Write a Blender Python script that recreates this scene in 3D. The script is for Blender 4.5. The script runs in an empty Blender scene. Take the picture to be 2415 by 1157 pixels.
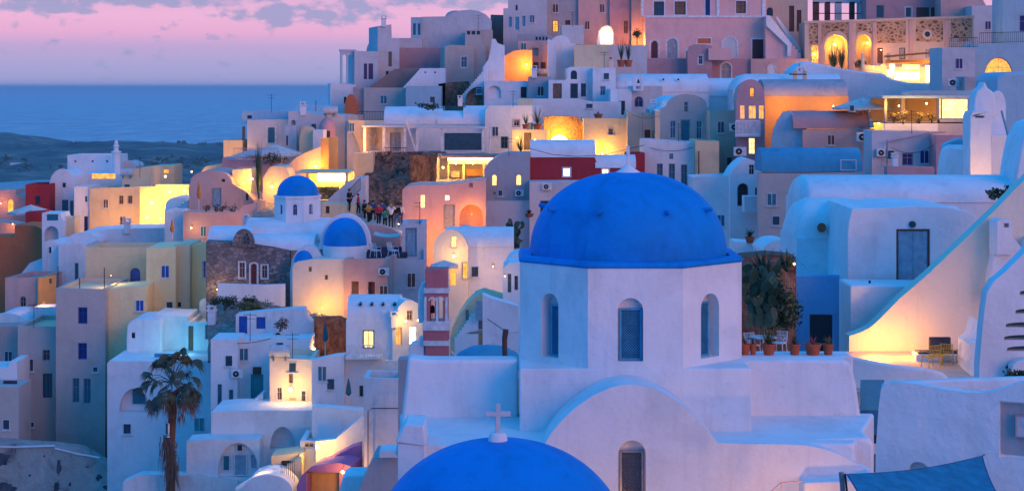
import bpy, bmesh, math, random
from mathutils import Vector, Matrix, noise
from mathutils.geometry import tessellate_polygon
random.seed(7)
F=4200.0; CX=1207.0; CY=205.0; EZ=140.0        # focal length in photo pixels, optical axis, horizon row, eye height above the sea
S=bpy.context.scene; COL=S.collection
rad=math.radians

# ------------------------------------------------------------------ materials
MATS={}
def nmat(name):
    m=bpy.data.materials.new(name); m.use_nodes=True; nt=m.node_tree
    return m,nt,nt.nodes,nt.links,nt.nodes['Principled BSDF']
def ramp(n,stops):
    r=n.new('ShaderNodeValToRGB'); e=r.color_ramp.elements
    while len(e)<len(stops): e.new(0.5)
    for k,(p,c) in enumerate(stops): e[k].position=p; e[k].color=(*c,1)
    return r
def coords(n,l,scale=(1,1,1)):
    g=n.new('ShaderNodeNewGeometry'); mp=n.new('ShaderNodeMapping'); mp.inputs['Scale'].default_value=scale
    l.new(g.outputs['Position'],mp.inputs['Vector']); return mp.outputs['Vector']
def nz(n,l,vec,scale,detail=4,rough=.55,dist=0):
    t=n.new('ShaderNodeTexNoise'); t.inputs['Scale'].default_value=scale; t.inputs['Detail'].default_value=detail
    t.inputs['Roughness'].default_value=rough; t.inputs['Distortion'].default_value=dist
    l.new(vec,t.inputs['Vector']); return t.outputs['Fac']
def bump(n,l,h,dist,strength,bsdf):
    b=n.new('ShaderNodeBump'); b.inputs['Distance'].default_value=dist; b.inputs['Strength'].default_value=strength
    l.new(h,b.inputs['Height']); l.new(b.outputs['Normal'],bsdf.inputs['Normal'])
def mix(n,l,fac,a,b,mode='MIX'):
    x=n.new('ShaderNodeMix'); x.data_type='RGBA'; x.blend_type=mode
    for s,v in ((0,fac),(6,a),(7,b)):
        if isinstance(v,(int,float)): x.inputs[s].default_value=v
        elif isinstance(v,tuple): x.inputs[s].default_value=(*v,1)
        else: l.new(v,x.inputs[s])
    return x.outputs[2]
def plaster(name,c,stain=.35,bmp=.6,rough=.9):
    m,nt,n,l,b=nmat(name); v=coords(n,l)
    big=nz(n,l,v,.55,5,.6,.4)
    r=ramp(n,[(.3,tuple(x*(1-.22*stain) for x in c)),(.5,c),(.72,tuple(min(.86,x*(1+.07*stain)) for x in c))])
    l.new(big,r.inputs[0])
    vs=coords(n,l,(1.6,1.6,.22)); st=nz(n,l,vs,1.3,6,.62,.3)                     # rain streaks and patched limewash
    rs=ramp(n,[(.52,(0,0,0)),(.74,(1,1,1))]); l.new(st,rs.inputs[0])
    mm=n.new('ShaderNodeMath'); mm.operation='MULTIPLY'; mm.inputs[1].default_value=.42*stain; l.new(rs.outputs[0],mm.inputs[0])
    col=mix(n,l,mm.outputs[0],r.outputs[0],tuple(x*.55 for x in c))
    wv=n.new('ShaderNodeVectorMath'); wv.operation='ADD'; wn=n.new('ShaderNodeTexNoise'); wn.inputs['Scale'].default_value=1.7; l.new(v,wn.inputs['Vector']); l.new(v,wv.inputs[0]); l.new(wn.outputs['Color'],wv.inputs[1])
    ve=n.new('ShaderNodeTexVoronoi'); ve.feature='DISTANCE_TO_EDGE'; ve.inputs['Scale'].default_value=.55; l.new(wv.outputs[0],ve.inputs['Vector'])
    ce=ramp(n,[(.0,(1,1,1)),(.012,(0,0,0))]); l.new(ve.outputs['Distance'],ce.inputs[0]); cm=ramp(n,[(.50,(0,0,0)),(.60,(.16,.16,.16))]); l.new(nz(n,l,v,.9,3,.5),cm.inputs[0])
    cx_=n.new('ShaderNodeMath'); cx_.operation='MULTIPLY'; l.new(ce.outputs[0],cx_.inputs[0]); l.new(cm.outputs[0],cx_.inputs[1])
    col=mix(n,l,cx_.outputs[0],col,tuple(x*.35 for x in c))                         # hairline cracks
    pt=ramp(n,[(.60,(0,0,0)),(.66,(1,1,1))]); l.new(nz(n,l,v,2.3,6,.7,.6),pt.inputs[0]); pm=n.new('ShaderNodeMath'); pm.operation='MULTIPLY'; pm.inputs[1].default_value=.22*stain+.05; l.new(pt.outputs[0],pm.inputs[0])
    col=mix(n,l,pm.outputs[0],col,tuple(x*.62 for x in c))                          # patched and flaking places
    l.new(col,b.inputs['Base Color']); b.inputs['Roughness'].default_value=rough
    f=nz(n,l,v,4.2,6,.6); f2=nz(n,l,v,1.1,3,.5)
    a=n.new('ShaderNodeMath'); a.operation='MULTIPLY_ADD'; a.inputs[1].default_value=2.2; l.new(f2,a.inputs[0]); l.new(f,a.inputs[2])
    bump(n,l,a.outputs[0],.045,bmp,b)
    b.inputs['Specular IOR Level'].default_value=.2
    MATS[name]=m; return m
def plain(name,c,rough=.5,spec=.4,metal=0):
    m,nt,n,l,b=nmat(name); v=coords(n,l); k=nz(n,l,v,3.5,5,.6)
    r=ramp(n,[(.3,tuple(x*.72 for x in c)),(.7,tuple(min(1,x*1.12) for x in c))]); l.new(k,r.inputs[0])
    l.new(r.outputs[0],b.inputs['Base Color']); b.inputs['Roughness'].default_value=rough
    b.inputs['Specular IOR Level'].default_value=spec; b.inputs['Metallic'].default_value=metal
    bump(n,l,nz(n,l,v,20,3),.01,.3,b)
    MATS[name]=m; return m
def glow(name,c,st,var=.6,scale=2.5):
    m,nt,n,l,b=nmat(name); v=coords(n,l); k=nz(n,l,v,scale,3,.6)
    r=ramp(n,[(.32,tuple(x*(1-var) for x in c)),(.68,c)]); l.new(k,r.inputs[0])
    b.inputs['Base Color'].default_value=(*[x*.3 for x in c],1)
    l.new(r.outputs[0],b.inputs['Emission Color']); b.inputs['Emission Strength'].default_value=st
    MATS[name]=m; return m
def masonry(name,c1,c2,scale,mort,bd=.08,sharp=.08):
    m,nt,n,l,b=nmat(name); v=coords(n,l,(1,1,1.35))
    vo=n.new('ShaderNodeTexVoronoi'); vo.inputs['Scale'].default_value=scale; l.new(v,vo.inputs['Vector'])
    ve=n.new('ShaderNodeTexVoronoi'); ve.feature='DISTANCE_TO_EDGE'; ve.inputs['Scale'].default_value=scale; l.new(v,ve.inputs['Vector'])
    sep=n.new('ShaderNodeSeparateColor'); l.new(vo.outputs['Color'],sep.inputs[0])
    r=ramp(n,[(0,c1),(1,c2)]); l.new(sep.outputs[0],r.inputs[0])
    e=ramp(n,[(0,(0,0,0)),(sharp,(1,1,1))]); l.new(ve.outputs['Distance'],e.inputs[0])
    col=mix(n,l,e.outputs[0],mort,r.outputs[0]); k=nz(n,l,v,.5,5,.6)
    kr=ramp(n,[(.3,(.65,.65,.65)),(.7,(1.1,1.1,1.1))]); l.new(k,kr.inputs[0])
    col=mix(n,l,1.0,col,kr.outputs[0],'MULTIPLY')
    l.new(col,b.inputs['Base Color']); b.inputs['Roughness'].default_value=.95
    bump(n,l,e.outputs[0],bd,.8,b); MATS[name]=m; return m
def rockmat(name,stops,sc=.45,bd=.6):
    m,nt,n,l,b=nmat(name); v=coords(n,l,(1,1,.6)); k=nz(n,l,v,sc,9,.68,.8)
    r=ramp(n,stops); l.new(k,r.inputs[0]); l.new(r.outputs[0],b.inputs['Base Color']); b.inputs['Roughness'].default_value=.95
    bump(n,l,nz(n,l,v,sc*2.2,8,.7,.4),bd,1,b); MATS[name]=m; return m
def foliage(name,c1,c2):
    m,nt,n,l,b=nmat(name); oi=n.new('ShaderNodeNewGeometry'); v=coords(n,l); k=nz(n,l,v,2.2,4,.7)
    r=ramp(n,[(.3,c1),(.7,c2)]); l.new(k,r.inputs[0]); l.new(r.outputs[0],b.inputs['Base Color'])
    b.inputs['Roughness'].default_value=.6; MATS[name]=m; return m

plaster('white',(.77,.77,.78),.6); plaster('old_white',(.70,.70,.70),1.0); plaster('cream',(.76,.58,.36),.6); plaster('lamplit_white',(.80,.70,.56),.5); plaster('beige',(.54,.46,.42),.5)  # cream and the warm white hold the lamplight of walls near lamps
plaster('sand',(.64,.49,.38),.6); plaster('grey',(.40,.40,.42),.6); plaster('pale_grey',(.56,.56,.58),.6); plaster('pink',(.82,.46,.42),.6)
plaster('rose',(.62,.40,.36),.6); plaster('mauve',(.52,.31,.33),.7); plaster('yellow',(.90,.72,.40),.4); plaster('olive',(.72,.58,.38),.5)
plaster('red',(.40,.04,.05),.7); plaster('terracotta',(.66,.17,.07),.6); plaster('rose_red',(.52,.17,.19),.5); plaster('orange',(.74,.40,.14),.6); plaster('purple',(.34,.16,.36),.6)  # orange puts the lamplight of orange-lit walls into their colour
plaster('teal_wall',(.34,.52,.60),.6); plaster('blue_lit_wall',(.22,.46,.72),.7); plaster('brown_roof',(.30,.20,.18),.8); plaster('grey_roof',(.42,.40,.42),1.1)  # blue light on one house is put into its wall colour
plaster('dome_blue',(.001,.235,.64),1.05,.7,.7); plaster('wine_roof',(.46,.27,.27),.9); plaster('vault_blue',(.06,.31,.46),.8,.4,.7); plaster('far_white',(.6,.6,.6),.3)
plain('dark',(.015,.03,.045),.15,.6); plain('shade_glass',(.03,.07,.10),.12,.6); plain('teal',(.02,.17,.24),.45); plain('teal_green',(.05,.30,.34),.5)
plain('blue_paint',(.01,.09,.42),.45); plain('navy',(.01,.025,.16),.45); plain('mid_blue',(.06,.36,.60),.5); plain('brown',(.11,.05,.04),.6)
plain('wood',(.20,.12,.08),.65); plain('maroon',(.13,.03,.035),.6); plain('iron',(.02,.02,.03),.5); plain('steel',(.30,.32,.36),.35,.5,.6)
plain('white_paint',(.75,.75,.76),.5); plain('grey_paint',(.33,.35,.38),.6); plain('pale_door',(.22,.38,.48),.5); plain('clay',(.45,.11,.05),.8)
plain('canvas',(.66,.62,.58),.9,.1); plain('sail_blue',(.03,.23,.36),.85,.1); plain('orange_cloth',(.62,.24,.05),.9,.1); plain('green_cloth',(.03,.16,.20),.9,.1)
plain('yellow_frame',(.75,.42,.04),.5); plain('cushion',(.05,.06,.10),.9,.1); plain('skin',(.42,.24,.17),.6); plain('hair_dark',(.02,.015,.012),.7)
plain('cloth_red',(.55,.04,.05),.9,.1); plain('cloth_green',(.03,.28,.18),.9,.1); plain('cloth_white',(.75,.73,.7),.9,.1); plain('cloth_black',(.02,.02,.025),.9,.1)
plain('cloth_yellow',(.6,.38,.04),.9,.1); plain('cloth_blue',(.05,.10,.25),.9,.1); plain('trunk',(.13,.08,.06),.9,.1); plain('dead_frond',(.17,.12,.10),.9,.1)
plain('water_tank',(.55,.58,.6),.5)
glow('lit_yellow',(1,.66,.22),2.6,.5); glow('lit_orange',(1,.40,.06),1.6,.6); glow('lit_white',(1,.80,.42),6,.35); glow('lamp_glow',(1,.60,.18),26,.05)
glow('pink_pane',(1,.42,.55),.75,.15); glow('pool_glow',(.25,.85,1),1.6,.3); glow('spark',(1,.85,.6),40,.05)
masonry('stone',(.16,.13,.13),(.36,.30,.29),3.2,(.13,.12,.13),.05); masonry('pattern_stone',(.10,.045,.03),(.20,.09,.05),1.9,(.62,.42,.26),.03,.34)
masonry('rubble',(.24,.20,.18),(.44,.36,.30),2.2,(.30,.27,.24),.08)
rockmat('rock',[(.30,(.05,.03,.025)),(.44,(.24,.12,.08)),(.55,(.42,.23,.15)),(.7,(.55,.36,.26))],1.7,.9); rockmat('orange_lit_rock',[(.25,(.25,.10,.04)),(.5,(.6,.33,.12)),(.8,(.75,.5,.25))])  # orange lamplight is put into the colour of the second rock
rockmat('earth',[(.3,(.14,.12,.11)),(.5,(.30,.26,.24)),(.75,(.42,.38,.36))],.35,.3); rockmat('flaking',[(.40,(.06,.06,.08)),(.44,(.26,.25,.26)),(.52,(.36,.35,.35)),(.62,(.50,.46,.42)),(.8,(.42,.42,.44))],.34,.12)
rockmat('slate',[(.3,(.03,.04,.06)),(.5,(.08,.09,.12)),(.7,(.15,.15,.17))],1.5,.2); rockmat('stained',[(.30,(.16,.15,.16)),(.40,(.36,.33,.31)),(.46,(.46,.43,.39)),(.62,(.52,.50,.46)),(.75,(.64,.61,.57))],.7,.4); rockmat('far_land',[(.36,(.01,.04,.05)),(.48,(.03,.10,.10)),(.56,(.11,.15,.13)),(.68,(.24,.25,.22))],.014,6)
foliage('leaf_dark',(.012,.035,.018),(.05,.10,.04)); foliage('leaf_mid',(.03,.06,.015),(.16,.17,.05)); foliage('cactus',(.01,.035,.02),(.04,.11,.06)); foliage('leaf_warm',(.12,.09,.02),(.30,.22,.05)); foliage('pink_bloom',(.3,.04,.08),(.55,.12,.15))
foliage('palm_leaf',(.02,.03,.018),(.10,.11,.05))

# ------------------------------------------------------------------ mesh helpers
ORG={}
def P(px,py,Y): return Vector(((px-CX)/F*Y, Y, EZ-(py-CY)/F*Y))
class MB:
    def __init__(s): s.v=[]; s.f=[]
    def add(s,vs,fs):
        k=len(s.v); s.v+= [Vector(a) for a in vs]; s.f+=[tuple(i+k for i in f) for f in fs]; return s
    def box(s,fc,u0,u1,v0,v1,d0,d1):
        p=fc.pt; s.add([p(u0,v0,d0),p(u1,v0,d0),p(u1,v1,d0),p(u0,v1,d0),p(u0,v0,d1),p(u1,v0,d1),p(u1,v1,d1),p(u0,v1,d1)],
            [(0,1,2,3),(4,7,6,5),(0,4,5,1),(1,5,6,2),(2,6,7,3),(3,7,4,0)]); return s
    def wbox(s,c,sx,sy,sz,yaw=0):
        c=Vector(c); R=Matrix.Rotation(yaw,3,'Z')
        vs=[c+R@Vector((a*sx/2,b*sy/2,e*sz/2)) for a in(-1,1) for b in(-1,1) for e in(-1,1)]
        s.add(vs,[(0,1,3,2),(4,6,7,5),(0,4,5,1),(2,3,7,6),(0,2,6,4),(1,5,7,3)]); return s
    def tube(s,pts,r,n=8,r1=None):
        pts=[Vector(p) for p in pts]; k=len(s.v); m=len(pts)
        for i,p in enumerate(pts):
            t=(pts[min(i+1,m-1)]-pts[max(i-1,0)]).normalized(); a=t.orthogonal().normalized()
            if abs(t.z)<.95: a=t.cross(Vector((0,0,1))).normalized()
            b=t.cross(a); rr=r if r1 is None else r+(r1-r)*i/(m-1)
            for j in range(n):
                q=2*math.pi*j/n; s.v.append(p+rr*(math.cos(q)*a+math.sin(q)*b))
        for i in range(m-1):
            for j in range(n):
                j2=(j+1)%n; s.f.append((k+i*n+j,k+i*n+j2,k+(i+1)*n+j2,k+(i+1)*n+j))
        s.f.append(tuple(k+j for j in range(n))[::-1]); s.f.append(tuple(k+(m-1)*n+j for j in range(n))); return s
    def lathe(s,c,prof,n=48,a0=0,a1=2*math.pi):
        c=Vector(c); k=len(s.v); full=abs(a1-a0-2*math.pi)<1e-6; nn=n if full else n+1
        for (r,z) in prof:
            for j in range(nn):
                q=a0+(a1-a0)*j/n; s.v.append(c+Vector((r*math.cos(q),r*math.sin(q),z)))
        for i in range(len(prof)-1):
            for j in range(n):
                j2=(j+1)%nn if full else j+1
                s.f.append((k+i*nn+j,k+i*nn+j2,k+(i+1)*nn+j2,k+(i+1)*nn+j))
        if prof[0][0]>1e-3 and full: s.f.append(tuple(k+j for j in range(n))[::-1])
        if prof[-1][0]>1e-3 and full: s.f.append(tuple(k+(len(prof)-1)*nn+j for j in range(n)))
        return s
    def prism(s,fc,loop,d0,d1,holes=()):
        """polygon in face coordinates (with see-through holes) from offset d0 to d1"""
        loops=[loop]+list(holes); flat=[p for L in loops for p in L]
        tri=tessellate_polygon([[Vector((a,b,0)) for a,b in L] for L in loops]); n=len(flat)
        vs=[fc.pt(a,b,d0) for a,b in flat]+[fc.pt(a,b,d1) for a,b in flat]
        fs=[t for t in tri]+[tuple(n+i for i in t)[::-1] for t in tri]; k=0
        for L in loops:
            m=len(L)
            for i in range(m): j=(i+1)%m; fs.append((k+i,k+j,n+k+j,n+k+i))
            k+=m
        s.add(vs,fs); return s
def mk(name,mb,mat,parent=None,smooth=35,bevel=0,seg=2,sub=0,org=None):
    me=bpy.data.meshes.new(name); r=parent
    while r is not None and r.parent is not None: r=r.parent
    o0=ORG.get(r.name) if r is not None else (Vector(org) if org is not None else Vector((0,0,0)))
    me.from_pydata([tuple(v-o0) for v in mb.v],[],mb.f)
    bm=bmesh.new(); bm.from_mesh(me); bmesh.ops.remove_doubles(bm,verts=bm.verts,dist=1e-4)
    bmesh.ops.dissolve_degenerate(bm,dist=1e-5,edges=bm.edges)
    bmesh.ops.recalc_face_normals(bm,faces=bm.faces)
    if smooth:
        for f in bm.faces: f.smooth=True
        for e in bm.edges:
            if len(e.link_faces)!=2 or e.link_faces[0].normal.angle(e.link_faces[1].normal,0)>rad(smooth): e.smooth=False
    bm.to_mesh(me); bm.free(); me.materials.append(MATS[mat])
    o=bpy.data.objects.new(name,me); COL.objects.link(o)
    if parent: o.parent=parent
    elif org is not None: o.location=o0; ORG[o.name]=o0
    else: ORG[o.name]=Vector((0,0,0))
    if bevel:
        b=o.modifiers.new('soft_edges','BEVEL'); b.width=bevel; b.segments=seg; b.limit_method='ANGLE'; b.angle_limit=rad(30); b.harden_normals=False
    if sub:
        q=o.modifiers.new('subdivision','SUBSURF'); q.levels=sub; q.render_levels=sub
    return o
def tag(o,label=None,cat=None,group=None,kind=None):
    for k,v in (('label',label),('category',cat),('group',group),('kind',kind)):
        if v: o[k]=v
    return o
def thing(name,label,cat,loc,group=None,rz=0):
    o=bpy.data.objects.new(name,None); COL.objects.link(o); o.location=loc; o.empty_display_size=.3; ORG[o.name]=Vector(loc)
    return tag(o,label,cat,group)

class Fc:
    """a vertical facade plane: u runs along it, v is world height, d is the distance out of the wall"""
    def __init__(s,px=None,Y=None,yaw=0,p0=None,u=None):
        if p0 is None:
            p0=Vector(((px-CX)/F*Y,Y,0)); a=rad(yaw); u=Vector((math.cos(a),math.sin(a),0))
        s.p0=Vector((p0[0],p0[1],0)); s.u=u; s.n=Vector((u.y,-u.x,0))
    def hit(s,px,py):
        d=Vector(((px-CX)/F,1,(CY-py)/F)); t=s.p0.dot(s.n)/d.dot(s.n); q=d*t
        return ((q-s.p0).dot(s.u),EZ+q.z)
    def pt(s,u,v,d=0):
        q=s.p0+s.u*u+s.n*d; return Vector((q.x,q.y,v))
def A(x0,x1,ys,yt,n=12):
    c=(x0+x1)/2; r=(x1-x0)/2
    return [(c-r*math.cos(math.pi*i/n), ys+(yt-ys)*math.sin(math.pi*i/n)) for i in range(n+1)]
def W(x0,y0,x1,y1,g='shade_glass',fr='white_paint',a=0,s='f',rec=.16,tr=None,bars='+',nm='window',lb=None):
    return dict(r=(x0,y0,x1,y1),g=g,fr=fr,a=a,s=s,rec=rec,tr=tr,bars=bars,nm=nm,lb=lb)
def D(x0,y0,x1,y1,g='teal',fr='white_paint',**k): k.setdefault('nm','door'); k.setdefault('bars','d'); return W(x0,y0,x1,y1,g,fr,**k)
def N(x0,y0,x1,y1,a=1,s='f',rec=.4,tr=None): return W(x0,y0,x1,y1,None,None,a=a,s=s,rec=rec,tr=tr)
def loop_of(fc,o):
    x0,y0,x1,y1=o['r']; (u0,vt),(u1,_)=fc.hit(x0,y0),fc.hit(x1,y0); vb=fc.hit((x0+x1)/2,y1)[1]; vt=fc.hit((x0+x1)/2,y0)[1]
    if u1<u0: u0,u1=u1,u0
    if o['a']:
        r=(u1-u0)/2; h=min(r,(vt-vb)*.7) if o['a']==1 else o['a']*(vt-vb); c=(u0+u1)/2
        L=[(u0,vb)]+[(c-r*math.cos(math.pi*i/10), vt-h+h*math.sin(math.pi*i/10)) for i in range(11)]+[(u1,vb)]
    else: L=[(u0,vb),(u0,vt),(u1,vt),(u1,vb)]
    return L,(u0,vb,u1,vt)
def inside(p,poly):
    x,y=p; c=False; n=len(poly)
    for i in range(n):
        (x1,y1),(x2,y2)=poly[i],poly[(i+1)%n]
        if (y1>y)!=(y2>y) and x<(x2-x1)*(y-y1)/(y2-y1)+x1: c=not c
    return c
def shrink(L,k):
    us=[a for a,b in L]; vs=[b for a,b in L]; cu=(min(us)+max(us))/2; cv=(min(vs)+max(vs))/2; wu=(max(us)-min(us))/2; wv=(max(vs)-min(vs))/2
    return [(cu+(a-cu)*(wu-k)/wu, cv+(b-cv)*(wv-k)/wv) for a,b in L]
def face_with(mb,fc,outline,ops):
    """tessellated wall face with real recesses; returns the openings that were placed"""
    holes=[]; done=[]; eps=.02
    for o in ops:
        L,bb=loop_of(fc,o)
        ok=all(inside(p,outline) for p in L) and all(bb[2]+eps<b[0] or bb[0]-eps>b[2] or bb[3]+eps<b[1] or bb[1]-eps>b[3] for _,b in holes)
        if ok: holes.append((L,bb)); done.append((o,L,bb,o['rec']))
        else: done.append((o,L,bb,-.03))
    loops=[outline]+[h[0] for h in holes]; flat=[p for L in loops for p in L]
    tri=tessellate_polygon([[Vector((a,b,0)) for a,b in L] for L in loops])
    mb.add([fc.pt(a,b) for a,b in flat],[tuple(t) for t in tri])
    for (o,L,bb,rec) in done:
        if rec<0: continue
        m=len(L); vs=[fc.pt(a,b) for a,b in L]+[fc.pt(a,b,-rec) for a,b in L]
        mb.add(vs,[(i,(i+1)%m,m+(i+1)%m,m+i) for i in range(m)]+[tuple(range(m,2*m))])
    return done
def fit(root,fc,done):
    for (o,L,bb,rec) in done:
        u0,v0,u1,v1=bb; w=u1-u0; h=v1-v0; par=root
        if o['g']:
            d=-rec+.012 if rec>0 else .03; fw=max(.035,min(.08,w*.11))
            if o['nm']=='door' and rec>0:
                pm=MB().prism(fc,shrink(L,.008),d-.008,d+.03)
                pn=mk(o['nm'],pm,o['g'],root); d+=.03
            else:
                pm=MB().prism(fc,shrink(L,.008),d-.008,d+.004); pn=mk(o['nm'],pm,o['g'],root)
            if o['lb']: pn['label']=o['lb']
            par=pn
            if o['fr']:
                fm=MB(); fm.prism(fc,shrink(L,.003),d,d+.05,[shrink(L,fw)])
                b=o['bars']; t=min(.035,w*.05)
                if b in '+|#' : fm.box(fc,(u0+u1)/2-t/2,(u0+u1)/2+t/2,v0+fw,v1-fw-(h*.02 if o['a'] else 0),d+.004,d+.04)
                if b in '+#-': fm.box(fc,u0+fw,u1-fw,v0+h*.62,v0+h*.62+t,d+.004,d+.038)
                if b=='#': fm.box(fc,u0+fw,u1-fw,v0+h*.32,v0+h*.32+t,d+.004,d+.038)
                mk('frame',fm,o['fr'],pn)
            if o['bars']=='d':
                lm=MB(); c=(u0+u1)/2
                for a,b2 in ((u0+fw+.03,c-.02),(c+.02,u1-fw-.03)):
                    for y0,y1 in ((v0+.12,v0+h*.42),(v0+h*.48,v1-(w/2 if o['a'] else .1)-.05)):
                        if b2-a>.05 and y1>y0: lm.box(fc,a,b2,y0,y1,d,d+.018)
                if lm.v: mk('door_panel',lm,o['g'],pn)
        if o['tr']:
            k=.13 if w>.9 else .075
            big=shrink(L,-k); big=[(a,max(b,v0)) if o['nm']=='door' else (a,b) for a,b in big]
            mk('surround',MB().prism(fc,big,-.03,.035,[shrink(L,.0) if False else [(a,b+(0.001 if b<=v0+1e-4 else 0)) for a,b in L]]),o['tr'],par)
TER=[]
def corner_depth(fc,u,sx):
    c=fc.pt(u,0); b=-fc.n; k=(sx-CX)/F; return (k*c.y-c.x)/(b.x-k*b.y)
def H(name,label,px,Y,yaw,top,yb,dep=7,sx=None,mat='white',roof='flat',rmat=None,ops=(),cat='house',group=None,sink=3,root=None,ph=.32,bev=0,ter=True):
    fc=Fc(px,Y,yaw); T=[fc.hit(*p) for p in top]; u0,u1=T[0][0],T[-1][0]; xm=sum(p[0] for p in top)/len(top)
    vb=fc.hit(px,yb)[1]
    if sx is not None: dep=abs(corner_depth(fc,u0 if sx<top[0][0] else u1,sx))
    base=fc.pt((u0+u1)/2,vb)
    if root is None:
        root=thing(name,label,cat,base,group)
        if ter:
            for q in (0,.5,1): TER.append(fc.pt(u0+(u1-u0)*q,vb-.2))
            TER.append(fc.pt((u0+u1)/2,vb-.2,-dep))
    vb2=vb-sink; rmat=rmat or mat
    fo=[o for o in ops if o['s']=='f']; ro=[o for o in ops if o['s']=='r']; lo=[o for o in ops if o['s']=='l']
    rf=Fc(p0=fc.pt(u1,0),u=-fc.n); lf=Fc(p0=fc.pt(u0,0,-dep),u=fc.n)
    mb=MB(); outline=[(u0,vb2)]+T+[(u1,vb2)]
    if roof=='vault':
        th=min(.4,dep*.3); sp=min(T[0][1],T[-1][1]); d1=face_with(mb,fc,outline,fo)
        m=len(outline); mb.add([fc.pt(a,b) for a,b in outline]+[fc.pt(a,b,-th) for a,b in outline],[(i,(i+1)%m,m+(i+1)%m,m+i) for i in range(m)]+[tuple(range(m,2*m))])
        wb=MB(); i=.04
        dl=face_with(wb,Fc(p0=fc.pt(u0+i,0,-dep),u=fc.n),[(0,vb2),(0,sp),(dep-th,sp),(dep-th,vb2)],lo); 
        dr=face_with(wb,Fc(p0=fc.pt(u1-i,0,-th),u=-fc.n),[(0,vb2),(0,sp),(dep-th,sp),(dep-th,vb2)],ro)
        p=fc.pt; wb.add([p(u0+i,vb2,-dep),p(u1-i,vb2,-dep),p(u1-i,sp,-dep),p(u0+i,sp,-dep)],[(0,1,2,3)])
        wb.add([p(u0+i,sp,-th),p(u1-i,sp,-th),p(u1-i,sp,-dep),p(u0+i,sp,-dep)],[(0,1,2,3)])
        mb.v,mb.f=mb.v,mb.f; k=len(mb.v); mb.v+=wb.v; mb.f+=[tuple(x+k for x in f) for f in wb.f]
        wall=mk('wall',mb,mat,root,bevel=bev)
        arc=[(a,b-.12 if b>sp+.12 else sp) for a,b in T]; L=[(arc[0][0],sp-.12)]+arc+[(arc[-1][0],sp-.12)]
        mk('roof',MB().prism(fc,L,-th+.02,-dep-.05),rmat,root,smooth=40)
        fit(root,fc,d1); fit(root,Fc(p0=fc.pt(u0+i,0,-dep),u=fc.n),dl); fit(root,Fc(p0=fc.pt(u1-i,0,-th),u=-fc.n),dr)
        return root
    vt=max(b for a,b in T)
    d1=face_with(mb,fc,outline,fo); vl,vr=T[0][1],T[-1][1]
    dr=face_with(mb,rf,[(0,vb2),(0,vr),(dep,vr),(dep,vb2)],ro); dl=face_with(mb,lf,[(0,vb2),(0,vl),(dep,vl),(dep,vb2)],lo)
    m=len(outline); mb.add([fc.pt(a,b,-dep) for a,b in outline],[tuple(range(m))]); p=fc.pt
    flat=roof=='flat' and len(T)==2 and dep>1.2 and (u1-u0)>1.0
    if flat:
        t=.24; q=[(u0,0),(u1,0),(u1,-dep),(u0,-dep)]; qi=[(u0+t,-t),(u1-t,-t),(u1-t,-dep+t),(u0+t,-dep+t)]
        vv=[vl,vr,vr,vl]; vs=[p(a,vv[i],d) for i,(a,d) in enumerate(q)]+[p(a,vv[i],d) for i,(a,d) in enumerate(qi)]+[p(a,vv[i]-ph,d) for i,(a,d) in enumerate(qi)]
        fs=[(i,(i+1)%4,4+(i+1)%4,4+i) for i in range(4)]+[(4+i,4+(i+1)%4,8+(i+1)%4,8+i) for i in range(4)]+[(8,9,10,11)]
        mb.add(vs,fs); e=.01
        rb=MB(); rb.add([p(a+(e if a<(u0+u1)/2 else -e),vv[i]-ph+.02,d+(-e if d>-dep/2 else e)) for i,(a,d) in enumerate(qi)]+[p(a+(e if a<(u0+u1)/2 else -e),vv[i]-ph-.05,d+(-e if d>-dep/2 else e)) for i,(a,d) in enumerate(qi)],[(0,1,2,3),(4,5,6,7),(0,1,5,4),(1,2,6,5),(2,3,7,6),(3,0,4,7)])
        mk('roof',rb,rmat,root)
    else:
        for i in range(len(T)-1): a,b=T[i],T[i+1]; mb.add([p(*a),p(*b),p(*b,-dep),p(*a,-dep)],[(0,1,2,3)])
    mb.add([p(u0,vb2),p(u1,vb2),p(u1,vb2,-dep),p(u0,vb2,-dep)],[(0,1,2,3)])
    mk('wall',mb,mat,root,bevel=bev); fit(root,fc,d1); fit(root,rf,dr); fit(root,lf,dl)
    return root
def HV(name,label,px,Y,yaw,x0,x1,ys,yt,yb,dep=7,**k):      # barrel-vaulted house, the gable facing the plane's way
    k.setdefault('roof','vault'); return H(name,label,px,Y,yaw,A(x0,x1,ys,yt),yb,dep,**k)
def dome(root,cx,py,Y,rx,h,mat='dome_blue',name='dome',lip=.0,n=64):
    """dome whose base centre lies on pixel (cx,py) at depth Y; rx radius in metres, h height"""
    c=P(cx,py,Y); prof=[(rx+lip,-.12),(rx+lip,0),(rx,.0)] if lip else [(rx,-.05)]
    prof+=[(rx*math.cos(q)**.92,h*math.sin(q)**.96) for q in [math.pi/2*i/22 for i in range(1,22)]]+[(0.0005,h)]
    return mk(name,MB().lathe(c,prof,n),mat,root,smooth=50)
def cross(root,c,h,w,t,edge=False,mat='white_paint',name='cross'):
    m=MB(); c=Vector(c); sx,sy=(t,w) if edge else (w,t)
    m.wbox(c+Vector((0,0,h/2)),t,t,h); m.wbox(c+Vector((0,0,h*.66)),sx if not edge else t*.98,sy if edge else t*.98,t*.98)
    return mk(name,m,mat,root,bevel=t*.12)
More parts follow.
